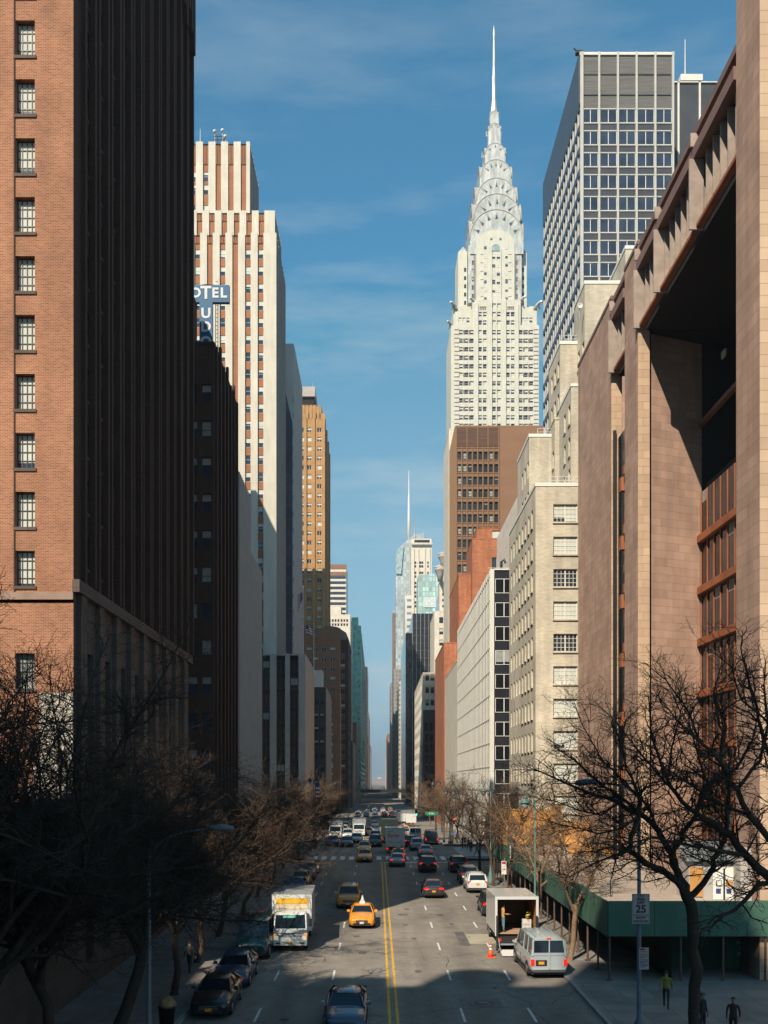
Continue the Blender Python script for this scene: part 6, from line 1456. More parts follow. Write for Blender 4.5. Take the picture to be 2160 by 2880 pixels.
t3 = make_truck('box', 'silver', L=8, H=3.1, Wd=2.4); place(t3, -3.2, 175, 'T', 'delivery_truck', 'silver delivery truck in the middle of the left queue', 'truck')
car('sedan', 'yellow', -1.6, 178, 'T', 'taxi', 'small yellow taxi beyond the silver delivery truck', 'taxi', taxi=True)
car('sedan', 'blue', -.4, 190, 'T', 'blue_car', 'blue car beside the centre line beyond the silver delivery truck', lit=1)
car('sedan', 'silver', -.6, 225, 'T', 'silver_car', 'silver blue car alone by the centre line before the second crossing', lit=1)
car('suv', 'silver', -.3, 155, 'T', 'silver_car', 'silver four-wheel drive just behind the black one beside the cream truck')
# going away
car('sedan', 'brown', 4.9, 85.3, 'A', 'dark_car', 'dark brown saloon car at the edge of the sunlight, seen from behind', lit=2)
car('suv', 'black', 5.5, 106, 'A', 'dark_car', 'black four-wheel drive with red brake lights just before the crossing', lit=2)
car('sedan', 'silver', 6.2, 124.5, 'A', 'silver_car', 'silver saloon on the crossing in front of the black four-wheel drive')
car('suv', 'silver', 5.5, 134.5, 'A', 'silver_car', 'silver hatchback in the middle of the junction')
car('sedan', 'silver', 2.3, 112, 'A', 'silver_car', 'silver saloon with lit brake lights next to the centre line', lit=2)
car('sedan', 'yellow', 2.6, 119, 'A', 'taxi', 'yellow taxi right behind the truck with red lettering', 'taxi', taxi=True, lit=2)
ry = make_truck('box', 'white', L=7.6, H=3.4, Wd=2.55); place(ry, 2.4, 130.5, 'A', 'rental_truck', 'white box truck with red lettering on its rear door', 'truck')
mr_ = plain('red_lettering', (.55, .03, .03), .5); mg_ = plain('grey_lettering', (.12, .12, .13), .6)
put_text('Ryder', .62, mr_, ry, (.15, 3.83, 2.45), pi, ext=.004, bold=.012)
g = MB(mg_); g.tube([(.95+.0, 3.84, 2.75), (1.05, 3.84, 2.55), (.98, 3.84, 2.3), (.75, 3.84, 2.14), (.3, 3.84, 2.10)], .03, 4); o = g.build('swoosh'); adopt(o, ry)
for (s_, sz, x_, z_) in (('Truck Rental', .14, -.35, 2.08), ('Rental & Leasing', .15, .55, 3.0), ('1-800', .14, .55, 1.7), ('FOR RENT', .14, -.5, 1.7), ('', 0, 0, 0)):
    if s_ and s_ != '1-800' and s_ != 'FOR RENT' and s_ != 'Truck Rental' and s_ != 'Rental & Leasing': pass
g = MB(mg_)
for (xa_, xb_, z_) in ((-.75, -.1, 2.08), (.2, 1.0, 3.0), (.2, 1.0, 2.9), (.35, 1.0, 1.68), (-.95, -.35, 1.68), (-.95, 1.0, 1.5)): g.box(xa_, xb_, 3.825, 3.835, z_-.02, z_+.02)
o = g.build('small_print'); adopt(o, ry)
ct = make_truck('box', 'cream', L=8, H=3.7, Wd=2.55); place(ct, 1.95, 152, 'A', 'cream_truck', 'tall cream box truck in front of the truck with red lettering', 'truck')
car('suv', 'black', 4.9, 140.5, 'A', 'dark_car', 'dark car with brake lights to the right of the lettered truck', lit=2)
car('van', 'grey', 8.2, 147, 'A', 'grey_van', 'tall dark grey van beyond the junction on the right', 'van', lit=2)
car('van', 'white', 6.2, 158, 'A', 'white_van', 'white van ahead of the dark grey van', 'van')
t4 = make_truck('box', 'white', L=7, H=3.3, Wd=2.4); place(t4, 5.9, 238, 'A', 'box_truck', 'white box truck in the sunny patch before the second crossing', 'truck')
t5 = copy_tree(t4); place(t5, 8.1, 232, 'A', 'box_truck', 'white box truck at the right kerb before the second crossing', 'truck')
car('suv', 'black', 8.85, 106, 'A', 'parked_car', 'black car parked at the end of the green shed', group=GP)
car('suv', 'grey', 9.0, 95.4, 'A', 'parked_car', 'dark grey four-wheel drive parked behind the white one', group=GP)
car('suv', 'white', 9.05, 88.8, 'A', 'parked_car', 'white four-wheel drive parked in the sun by the green shed', group=GP)
car('suv', 'black', 8.9, 74.8, 'A', 'parked_car', 'black four-wheel drive parked ahead of the open box truck', lit=2, group=GP)
ot = make_truck('box', 'white', L=6.6, H=3.35, Wd=2.6, rear='open'); place(ot, 8.5, 61.9, 'A', 'open_box_truck', 'white box truck with its rear open and tail lift lowered onto the road', 'truck', group=GP)
g = MB(M['pale_slab'], M['trim'])
g.mesh([(-1.05, 3.45, .16), (1.05, 3.45, .16), (1.05, 4.75, .03), (-1.05, 4.75, .03), (-1.05, 3.45, .08), (1.05, 3.45, .08), (1.05, 4.75, .0), (-1.05, 4.75, .0)], [(0, 1, 2, 3), (0, 4, 5, 1), (3, 2, 6, 7), (0, 3, 7, 4), (1, 5, 6, 2)], 0)
o = g.build('tail_lift'); adopt(o, ot)
g = MB(M['trim'], M['steel_grey'])
for s in (-1, 1): g.box(s*1.2-.06, s*1.2+.06, 3.36, 3.5, .1, 2.2, 0); g.tube([(s*1.12, 3.4, .9), (s*1.08, 3.9, .2)], .03, 4, 1)
o = g.build('lift_frame'); adopt(o, ot)
car('van', 'vsilver', 9.05, 53.9, 'A', 'silver_van', 'silver passenger van with barred rear windows parked in the right foreground', 'van', lit=2, group=GP, yaw=2)
# distant queue toward the second crossing and beyond
rng = random.Random(77)
ords = ['first', 'second', 'third', 'fourth', 'fifth', 'sixth', 'seventh', 'eighth', 'ninth', 'tenth', 'eleventh', 'twelfth']
cols_ = ['black', 'silver', 'yellow', 'white', 'blue', 'grey']
for (lane, nm, fc, Y0, n, lit) in ((-6.6, 'left kerb lane', 'T', 176, 9, 0), (-3.8, 'middle left lane', 'T', 187, 8, 1), (-.9, 'lane left of the centre line', 'T', 335, 12, 1), (-4.0, 'outer left lane past second crossing', 'T', 340, 12, 1), (2.4, 'lane right of the centre line', 'A', 168, 8, 2), (5.4, 'second lane right of the centre line', 'A', 172, 5, 2), (-7.0, 'kerb lane past second crossing', 'T', 338, 6, 1), (8.3, 'right kerb lane past second crossing', 'A', 334, 7, 2), (2.5, 'first right lane past second crossing', 'A', 332, 12, 2), (5.6, 'second right lane past second crossing', 'A', 336, 12, 2)):
    y = Y0
    for i in range(n):
        c = rng.choice(cols_); cn = {'black': 'black', 'silver': 'silver', 'yellow': 'yellow', 'white': 'white', 'blue': 'dark blue', 'grey': 'grey'}[c]
        tx = c == 'yellow'
        car('sedan' if rng.random() < .6 or tx else 'suv', c, lane+rng.uniform(-.2, .2), y, fc, 'taxi' if tx else 'distant_car', '%s %s, %s from the camera in the %s' % (cn, 'taxi' if tx else 'car', ords[i], nm), 'taxi' if tx else 'car', lit=lit if rng.random() < .75 else 0, taxi=tx)
        y += rng.uniform(6.5, 12)
# ================================================================== PAVEMENT SHED, SIGNS, LAMPS
MG = rough_mat('green_painted_plywood', (.055, .125, .092), .14, .8, .7, (1, 1, .4)); MGd = rough_mat('shaded_green_plywood', (.02, .05, .035), .2, .8, .8)  # darker green copy: shade under the deck is put into the colour
MPLY = rough_mat('orange_plywood', (.52, .25, .075), .14, .9, .8); MDK = rough_mat('pale_deck_boards', (.38, .30, .24), .12, 1.2, .85, (6, 1, 1)); MPO = rough_mat('rusty_pipe', (.12, .075, .05), .2, 3)
sh = thing('pavement_shed', 'long green construction shed over the right pavement', 'construction shed', (12, 76, 0))
X0s, X1s = 12.0, 20.5
g = MB(MDK); 
ysd = [50+53*i/12 for i in range(13)]
for a, b in zip(ysd, ysd[1:]):
    za, zb2 = gz(a)+4.05, gz(b)+4.05
    g.mesh([(X0s, a, za), (19.8, a, za), (19.8, b, zb2), (X0s, b, zb2), (X0s, a, za-.25), (19.8, a, za-.25), (19.8, b, zb2-.25), (X0s, b, zb2-.25)], [(0, 1, 2, 3), (4, 7, 6, 5), (0, 3, 7, 4), (1, 5, 6, 2)])
g.face([(X0s, 50.01, 4.7), (19.8, 50.01, 4.7), (19.8, 50.01, 4.45), (X0s, 50, 4.45)]); g.build('deck', sh)
for i, (a, b) in enumerate(zip(ysd, ysd[1:])):
    g = MB(MG); o1 = .15*((i*7) % 3-1)*.6; za, zb2 = gz(a), gz(b)
    if i == 8: o1 += .45
    g.mesh([(X0s-.06, a, za+2.45), (X0s-.06, b-.02, zb2+2.45), (X0s-.06, b-.02, zb2+4.4+o1), (X0s-.06, a, za+4.4+o1), (X0s, a, za+2.45), (X0s, b-.02, zb2+2.45), (X0s, b-.02, zb2+4.4+o1), (X0s, a, za+4.4+o1)], [(0, 1, 2, 3), (7, 6, 5, 4), (3, 2, 6, 7), (1, 0, 4, 5), (0, 3, 7, 4), (2, 1, 5, 6)]); g.build('hoarding_panel', sh)
for i in range(5):
    xa_, xb_ = X0s+i*2.4, X0s+i*2.4+2.38; g = MB(MG if i > 3 else MG); g.box(xa_, xb_, 49.92, 49.99, 3.15, 4.98); g.build('hoarding_panel', sh)
for i in range(21):
    y = 50.2+i*2.6; g = MB(MPO); g.tube([(X0s+.12, y, gz(y)+.1), (X0s+.12, y, gz(y)+4)], .06, 6); g.box(X0s-.02, X0s+.26, y-.14, y+.14, gz(y)+.15, gz(y)+.22)
    g.tube([(X0s+.12, y, gz(y)+2.4), (X0s+.5, y+.8, gz(y)+3.9)], .035, 4); g.build('post', sh)
for i in range(5):
    x = X0s+1.6+i*2.2; g = MB(MPO); g.tube([(x, 50.1, .75), (x, 50.1, 4.5)], .06, 6); g.build('post', sh)
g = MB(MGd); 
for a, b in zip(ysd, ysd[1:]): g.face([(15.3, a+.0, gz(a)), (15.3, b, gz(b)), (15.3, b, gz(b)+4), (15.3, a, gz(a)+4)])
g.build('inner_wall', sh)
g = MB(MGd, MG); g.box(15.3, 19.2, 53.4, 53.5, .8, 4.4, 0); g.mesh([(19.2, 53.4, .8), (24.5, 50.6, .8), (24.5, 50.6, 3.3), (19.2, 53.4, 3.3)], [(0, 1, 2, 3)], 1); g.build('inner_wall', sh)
for i, w_ in enumerate(('POST', 'NO', 'BILLS')): put_text(w_, .27, plain('stencil_white', (.55, .6, .58), .8) if not i else bpy.data.materials['stencil_white'], sh, (20.1-12, 52.87-76, 1.95-i*.30+.35), R(-28), name='stencil_lettering', ext=.003)
g = MB(M['frame_white'], mfr); 
for (y, z0, z1, m_) in ((86, 3.2, 4.4, 0),): g.box(X0s-.12, X0s-.07, y, y+.3, gz(y)+z0, gz(y)+z1, m_)
g.build('notice', sh)
t = thing('plywood_enclosure', 'orange plywood enclosure on the deck before the buff apartment block', 'plywood wall', (15, 95, 5.3))
plain('orange_tarp', (.75, .13, .02), .7)
for bx_ in ((11.9, 12.0, 88.5, 97, 5.3, PZ(1768, 93)), (12.0, 17.5, 94, 94.1, 5.2, PZ(1747, 94)), (12.0, 20, 90.9, 91.0, 5.2, PZ(1774, 91)), (15.9, 19.6, 80, 80.1, 5.0, 5.9), (17.4, 17.5, 91, 97, 5.2, 9)): g = MB(MPLY); g.box(*bx_); g.build('plywood_panel', t); g = MB(bpy.data.materials['orange_tarp']); g.box(12.3, 15.2, 87.4, 87.5, 5.25, 5.5); g.box(15.7, 17.6, 87.4, 87.5, 5.25, 5.5); g.build('orange_barrier', t)
t = thing('site_hut', 'small grey site hut with a sloping ribbed roof and notices on its pale door', 'site hut', (18, 53, 4.7))
g = MB(M['grey_stone']); g.box(17.0, 19.6, 52.5, 54.6, 4.72, 6.9); g.box(19.4, 20.1, 51.4, 52.4, 4.72, 7.6); g.build('wall', t)
g = MB(M['steel_grey']); g.mesh([(16.8, 52.2, 6.85), (19.7, 52.2, 6.85), (19.7, 54.8, 7.7), (16.8, 54.8, 7.7), (16.8, 52.2, 6.95), (19.7, 52.2, 6.95), (19.7, 54.8, 7.8), (16.8, 54.8, 7.8)], [(0, 1, 5, 4), (4, 5, 6, 7), (1, 2, 6, 5), (2, 3, 7, 6), (3, 0, 4, 7)])
for k in range(9): x = 16.95+k*.33; g.tube([(x, 52.2, 6.97), (x, 54.8, 7.82)], .035, 4)
g.build('roof', t)
g = MB(MPLY); g.box(17.05, 17.75, 52.44, 52.49, 4.9, 6.5); g.build('hatch', t)
g = MB(M['frame_white'], M['black_metal'], MPLY, mfb); g.box(18.3, 19.5, 52.42, 52.49, 4.75, 6.5, 0); g.box(18.85, 18.93, 52.38, 52.42, 4.75, 6.45, 1); g.box(18.45, 18.75, 52.38, 52.419, 5.5, 5.8, 1); g.box(18.48, 18.72, 52.36, 52.379, 5.53, 5.77, 0); g.box(19.0, 19.3, 52.38, 52.419, 5.45, 5.8, 2); g.box(18.45, 18.7, 52.38, 52.419, 5.1, 5.35, 3); g.box(19.02, 19.27, 52.38, 52.419, 5.1, 5.35, 3); g.build('door', t)
# --- street lamp with speed limit sign
def arm_lamp(name, label, x, y, zt, ax, az, rise, mat, r=.09, group=None):
    t = thing(name, label, 'street lamp', (x, y, gz(y)+.13), 0, group)
    g = MB(mat); g.lathe((x, y, gz(y)+.13), [(.2, 0), (.2, .5), (.14, .6), (r*1.1, .7), (r*.75, zt-gz(y)-.13)], 10); g.build('pole', t)
    g = MB(mat); g.tube([(x, y, zt-.2), (x+(ax-x)*.3, y, zt+(az-zt)*.55), (x+(ax-x)*.65, y, zt+(az-zt)*.85), (ax, y, az)], [.05, .045, .04, .035], 6); g.tube([(x, y, zt-1.0), (x+(ax-x)*.35, y, zt+(az-zt)*.6)], .025, 5); g.build('arm', t)
    s = 1 if ax > x else -1
    g = MB(mat, M['blind']); g.tube([(ax-s*.15, y, az), (ax+s*.1, y, az+.03), (ax+s*.5, y, az+.02), (ax+s*.85, y, az-.02), (ax+s*.95, y, az-.05)], [.05, .11, .14, .11, .03], 8, 0, cap=True); g.build('lamp_head', t)
    return t
Yl = 40.0; xl_ = PX(1380.5, Yl)
MPB = rough_mat('blue_grey_pole', (.12, .15, .18), .15, 3, .6)
sl = arm_lamp('street_lamp', 'blue grey street lamp pole carrying the speed limit sign', xl_, Yl, 10.7, PX(1290, Yl), PZ(1690, Yl), 1, MPB)
def sign_board(name, label, cx, cz, w, h, y, rows, base=M['frame_white'], border=True, rz=0, cat='sign'):
    t = thing(name, label, cat, (cx, y, cz-h/2), rz)
    g = MB(M['steel_grey']); g.box(cx-w/2, cx+w/2, y, y+.02, cz-h/2, cz+h/2); g.build('plate', t)
    g = MB(base); g.box(cx-w/2+.004, cx+w/2-.004, y-.006, y-.001, cz-h/2+.004, cz+h/2-.004); g.build('face', t)
    if border:
        g = MB(M['black_metal']); b = .018; q = .03
        for (a, b_, c_, d) in ((-w/2+q, w/2-q, -h/2+q, -h/2+q+.012), (-w/2+q, w/2-q, h/2-q-.012, h/2-q), (-w/2+q, -w/2+q+.012, -h/2+q+.012, h/2-q-.012), (w/2-q-.012, w/2-q, -h/2+q+.012, h/2-q-.012)): g.box(cx+a, cx+b_, y-.010, y-.007, cz+c_, cz+d)
        g.build('border', t)
    for (s_, sz, dz_, m_, bo) in rows: put_text(s_, sz, m_, t, (0, -.012, dz_+h/2), name='lettering', ext=.002, bold=bo)
    return t
kl = Yl/2080; ys_ = Yl-.14
zc1 = PZ(1952.6, Yl); h1 = 46*kl; w1 = 38*kl
msg = rough_mat('sign_white', (.42, .42, .42), .05, 2, .6)
sign_board('speed_limit_sign', 'white speed limit sign reading CITY SPEED LIMIT 25', PX(1382.5, Yl), zc1, w1, h1, ys_, [('CITY', .125, .335, M['black_metal'], .004), ('SPEED', .135, .205, M['black_metal'], .004), ('LIMIT', .135, .075, M['black_metal'], .004), ('25', .44, -.20, M['black_metal'], .012)], msg)
sign_board('enforcement_sign', 'small white sign reading PHOTO ENFORCED below the speed limit sign', PX(1382.5, Yl), PZ(1985.5, Yl), w1, 18*kl, ys_, [('PHOTO', .115, .075, M['black_metal'], .003), ('ENFORCED', .115, -.065, M['black_metal'], .003)], msg)
t = sign_board('parking_notice', 'white and red paper notice strapped low on the lamp pole', PX(1389, Yl), PZ(2069, Yl), 21*kl, 47*kl, ys_, [('NOTICE', .08, .28, mfr, .002)], msg, False)
g = MB(mfr, mfb)
for k, dz_ in enumerate((.36, .17, .10, .04, -.05, -.11, -.17, -.23, -.29, -.35)):
    cxn = PX(1389, Yl); g.box(cxn-.17, cxn+(.17 if k % 3 else .05), ys_-.012, ys_-.008, PZ(2069, Yl)+dz_-.012, PZ(2069, Yl)+dz_+.012+(.05 if not k else 0), 0 if k < 5 else 1)
g.build('small_print', t)
arm_lamp('street_lamp', 'grey street lamp with a long curved arm among the left trees', -8.95, 37.8, PZ(1832, 37.8), PX(455, 37.8), PZ(1789, 37.8), 1, rough_mat('grey_pole', (.16, .17, .18), .12, 3, .6))
def globe_lamp(label, x, y, H, mat, twin=False):
    z = gz(y)+.13; t = thing('ornamental_lamp', label, 'street lamp', (x, y, z), 0, 'ornamental lamp posts')
    g = MB(mat); g.lathe((x, y, z), [(.28, 0), (.28, .3), (.2, .5), (.2, 1.1), (.12, 1.3), (.09, 2), (.07, H*.6), (.1, H*.61), (.06, H*.63), (.05, H)], 10)
    g.build('pole', t)
    for s in ((-1, 1) if twin else (-1,)):
        g = MB(mat); w_ = .55 if twin else .7
        g.tube([(x, y, z+H-.4), (x+s*.2, y, z+H+.5), (x+s*w_*.7, y, z+H+.75), (x+s*w_, y, z+H+.35)], .035, 5); g.build('bracket', t)
        g = MB(mat, M['blind_grey']); g.lathe((x+s*w_, y, z+H-.45), [(.05, .85), (.1, .75), (.36, .5), (.36, .42)], 12, 0); g.lathe((x+s*w_, y, z+H-.45), [(.03, 0), (.2, .1), (.26, .28), (.30, .42)], 12, 1); g.build('lamp_shade', t)
MT = rough_mat('verdigris_lamp_post', (.10, .20, .18), .15, 3, .6)
globe_lamp('pale green ornamental lamp post at the far end of the green shed', PX(1060, 92), 92, PZ(1712, 92)-gz(92), MT)
globe_lamp('pale green ornamental lamp post halfway along the green shed', PX(1156, 67), 67, PZ(1738, 67)-gz(67), MT)
globe_lamp('black twin ornamental lamp at the far right corner of the crossing', PX(972, 145), 145, PZ(1712, 145)-gz(145), M['black_metal'], True)
globe_lamp('black twin ornamental lamp further down the right pavement', 10.9, 178, 9.5, M['black_metal'], True)
globe_lamp('dark twin ornamental lamp at the far left corner of the crossing', -9.6, 146, 9.5, M['black_metal'], True)
# --- traffic signals
M['sig_green'] = plain('green_signal', (.05, .6, .3), .3, emit=(.05, 1, .45), es=4); M['sig_red'] = plain('red_signal', (.6, .03, .02), .3, emit=(1, .06, .02), es=3)
def signal(label, x, y, hx, hz, col, arm=True):
    z = gz(y)+.13; t = thing('traffic_signal', label, 'traffic light', (x, y, z), 0, 'traffic signals')
    g = MB(M['black_metal']); top = hz+1.0
    g.lathe((x, y, z), [(.2, 0), (.2, .4), (.1, .6), (.08, top-z)], 8); g.build('pole', t)
    if arm: g = MB(M['black_metal']); g.tube([(x, y, top-1.2), (x+(hx-x)*.5, y, top-.35), (hx, y, top-.05)], [.07, .05, .04], 6); g.tube([(hx, y, top-.05), (hx, y, hz+.45)], .03, 4); g.build('arm', t)
    g = MB(M['black_metal'], M['sig_green'], M['sig_red'], M['interior']); g.box(hx-.17, hx+.17, y-.15, y+.15, hz-.45, hz+.5)
    for k in range(3): g.lathe((hx, y-.15, hz+.3-k*.3), [(.13, -.14), (.13, 0)], 8, 0, axis='y'); 
    g.build('signal_head', t)
    g = MB(M['sig_green'] if col == 'g' else M['sig_red']); g.lathe((hx, y-.30, hz+(-.3 if col == 'g' else .3)), [(.12, 0), (.13, .02)], 10, 0, axis='y'); g.build('signal_lens', t)
    return t
ta = signal('green traffic light hanging from a long mast arm over the right lanes', 9.9+.4, 148, PX(899, 148), PZ(1755, 148), 'g')
signal('green traffic light on the left corner beyond the crossing', -9.3, 146, PX(689, 146), PZ(1770, 146), 'g', False)
signal('red traffic light for the side street at the right corner', 11.4, 146.5, 11.75, 5.2, 'r', False)
signal('red traffic light at the second crossing on the left', -9.6, 322, -7.5, PZ(1762, 322), 'r')
signal('red traffic light at the second crossing on the right', 10.6, 322, 8.6, PZ(1761, 322), 'r')
t = thing('street_name_sign', 'green street name sign reading 2 Av on the mast arm', 'street sign', (PX(932, 147.7), 147.7, PZ(1757, 147.7)))
g = MB(plain('sign_green', (.01, .22, .12), .5)); z_ = PZ(1757, 147.7); g.box(PX(919, 147.7), PX(946, 147.7), 147.68, 147.74, z_-.27, z_+.27); g.build('plate', t); put_text('2 Av', .42, M['frame_white'], t, (0, -.04, 0), name='lettering', ext=.004, bold=.008)
t = thing('parking_sign', 'white parking sign with a red top on a post beside the green shed', 'sign', (10.45, 79, gz(79)+.13))
g = MB(M['steel_grey']); g.tube([(10.45, 79, gz(79)+.13), (10.45, 79, gz(79)+3.9)], .035, 6); g.build('post', t)
g = MB(M['frame_white'], mfr); z_ = gz(79)+2.9; g.box(10.2, 10.6, 78.92, 78.95, z_-.35, z_+.75, 0); g.box(10.24, 10.56, 78.905, 78.919, z_+.5, z_+.7, 1); g.box(10.24, 10.56, 78.905, 78.919, z_+.05, z_+.1, 1); g.build('plate', t)
for (nm, lb, x, y, z0, z1, a) in (('banner_flag', 'red white and blue banner on a post near the left corner', -9.2, 143.8, PZ(1726, 144), PZ(1692, 144), 0),):
    t = thing(nm, lb, 'flag', (x, y, gz(y)+.13)); g = MB(M['black_metal']); g.tube([(x, y, gz(y)+.13), (x, y, z1)], .06, 6); g.box(x-.5, x+.6, y-.03, y+.03, z1, z1+.1); g.build('post', t)
    g = MB(mfb, mfr, M['frame_white']); h = z1-z0
    for k in range(8): g.box(x+.08, x+.62, y-.03-.01*(k % 2), y+.0, z0+h*k/8, z0+h*(k+1)/8, 0 if k > 5 else (1 + k % 2))
    g.build('flag', t)
t = thing('hanging_flag', 'striped flag hanging over the right pavement beyond the crossing', 'flag', (12.6, 160, PZ(1735, 160)))
g = MB(M['frame_white']); g.tube([(BR, 160, PZ(1733, 160)), (PX(984, 160), 160, PZ(1722, 160))], .05, 5); g.build('pole', t); g = MB(mfr, M['frame_white'])
for k in range(7): x = PX(984, 160)+.13*k; g.box(x, x+.13, 159.95+.04*(k % 2), 160+.04*(k % 2), PZ(1755, 160)+.1*k, PZ(1730, 160)+.03*k, k % 2)
g.build('flag', t)
t = thing('hanging_banner', 'white banner with bright blue letters hanging from the blank white building', 'banner', (14.6, 178, PZ(1762, 178)))
g = MB(M['frame_white']); x = PX(987, 178); g.tube([(BR, 178, PZ(1707, 178)), (x-.3, 178, PZ(1707, 178)-1)], .06, 5); g.mesh([(x-.9, 178, PZ(1760, 178)), (x+.8, 178.3, PZ(1757, 178)), (x+1.3, 178.2, PZ(1716, 178)), (x-.6, 178, PZ(1708, 178)), (x-.9, 178.05, PZ(1760, 178)), (x+.8, 178.35, PZ(1757, 178)), (x+1.3, 178.25, PZ(1716, 178)), (x-.6, 178.05, PZ(1708, 178))], [(0, 1, 2, 3), (7, 6, 5, 4), (0, 3, 7, 4), (1, 5, 6, 2), (3, 2, 6, 7)]); g.build('banner', t)
g = MB(plain('bright_blue', (.01, .22, .55), .6)); 
for k, (dx_, dz_) in enumerate(((-.45, 3.1), (-.15, 2.4), (-.5, 1.7), (-.1, 1.0))): g.tube([(x+dx_, 177.9, PZ(1757, 178)+dz_-.35), (x+dx_+.4, 177.9, PZ(1757, 178)+dz_+.2), (x+dx_+.1, 177.9, PZ(1757, 178)+dz_+.3)], .11, 4)
g.build('lettering', t)
# --- cone, crates, bin
t = thing('traffic_cone', 'orange traffic cone with white bands on the road beside the tail lift', 'traffic cone', (6.75, 57.2, gz(57.2)))
mo = plain('cone_orange', (.85, .10, .02), .55); z_ = gz(57.2)+.005
g = MB(mo); g.box(6.5, 7.0, 56.95, 57.45, z_, z_+.04); g.build('base', t)
g = MB(mo, M['frame_white']); rr = lambda h: .17-.135*h/.88
for a, b, m_ in ((.04, .42, 0), (.42, .54, 1), (.54, .62, 0), (.62, .72, 1), (.72, .9, 0)): g.lathe((6.75, 57.2, z_), [(rr(a), a), (rr(b), b)], 14, m_)
g.build('cone', t)
zf = gz(61.9)+1.15
for i, (x, y, z, s) in enumerate(((9.25, 59.6, 0, 0), (9.25, 59.6, .24, 0), (9.26, 59.62, .48, 0))):
    t = thing('crate', ('lowest white crate in the stack inside the open truck', 'middle white crate in the stack inside the open truck', 'topmost white crate in the stack inside the open truck')[i], 'crate', (x, y, zf+z), 0, 'white crates stacked in the open truck')
    g = MB(M['frame_white']); g.box(x-.26, x+.26, y-.2, y+.2, zf+z, zf+z+.03)
    for k in range(3): zz = zf+z+.03+k*.07; g.box(x-.26, x+.26, y-.2, y-.18, zz+.01, zz+.05); g.box(x-.26, x+.26, y+.18, y+.2, zz+.01, zz+.05); g.box(x-.26, x-.24, y-.18, y+.18, zz+.01, zz+.05); g.box(x+.24, x+.26, y-.18, y+.18, zz+.01, zz+.05)
    for sx_ in (-.26, .235): 
        for sy_ in (-.2, .175): g.box(x+sx_+.001, x+sx_+.025, y+sy_+.001, y+sy_+.024, zf+z+.03, zf+z+.235)
    g.build('crate_body', t)
t = thing('plant_pot', 'small pot of yellow green leaves standing beside the crates in the truck', 'plant', (9.5, 59.2, zf+.72)); rng = random.Random(4)
g = MB(M['rust_steel']); g.lathe((9.3, 59.55, zf+.722), [(.08, 0), (.11, .14)], 10); g.build('pot', t)
g = MB(plain('yellow_leaf', (.45, .42, .03), .7))
for k in range(26): a = rng.uniform(0, 6.3); r = rng.uniform(.02, .16); h = rng.uniform(.14, .42); c = Vector((9.3+r*cos(a), 59.55+r*sin(a), zf+.722+h)); g.face([c, c+Vector((.07, 0, .02)), c+Vector((.04, .03, .08))])
g.build('leaves', t)
t = thing('litter_bin', 'dark litter bin at the left kerb with a tan sack on top', 'litter bin', (-8.95, 41, gz(41)+.15)); x, y, z = -8.95, 41, gz(41)+.15
g = MB(M['black_metal']); g.lathe((x, y, z), [(.26, 0), (.33, .85), (.38, .87), (.38, .92), (.3, .92)], 16)
for k in range(16): a = 2*pi*k/16; g.tube([(x+.27*cos(a), y+.27*sin(a), z), (x+.345*cos(a), y+.345*sin(a), z+.86)], .015, 4)
g.build('basket', t)
ob_ = MB(rough_mat('tan_sack_cloth', (.30, .19, .09), .25, 5)); rng = random.Random(8); vs = []; N_ = 14
for i in range(8):
    for k in range(N_):
        a = 2*pi*k/N_; ph_ = i/7*pi*.5; r = .36*cos(ph_)*(1+.1*sin(3*a+i)+rng.uniform(-.03, .03))+.01; vs.append((x+.02+r*cos(a), y+r*sin(a), z+.925+.40*sin(ph_)*(1+.1*sin(2*a))))
ob_.mesh(vs, [(i*N_+k, i*N_+(k+1) % N_, (i+1)*N_+(k+1) % N_, (i+1)*N_+k) for i in range(7) for k in range(N_)]+[tuple(7*N_+k for k in range(N_)), tuple(N_-1-k for k in range(N_))], 0, True)
tag(ob_.build('cloth_sack', loc=(x, y, z+.92)), 'lumpy tan sack lying on the dark litter bin', 'sack')
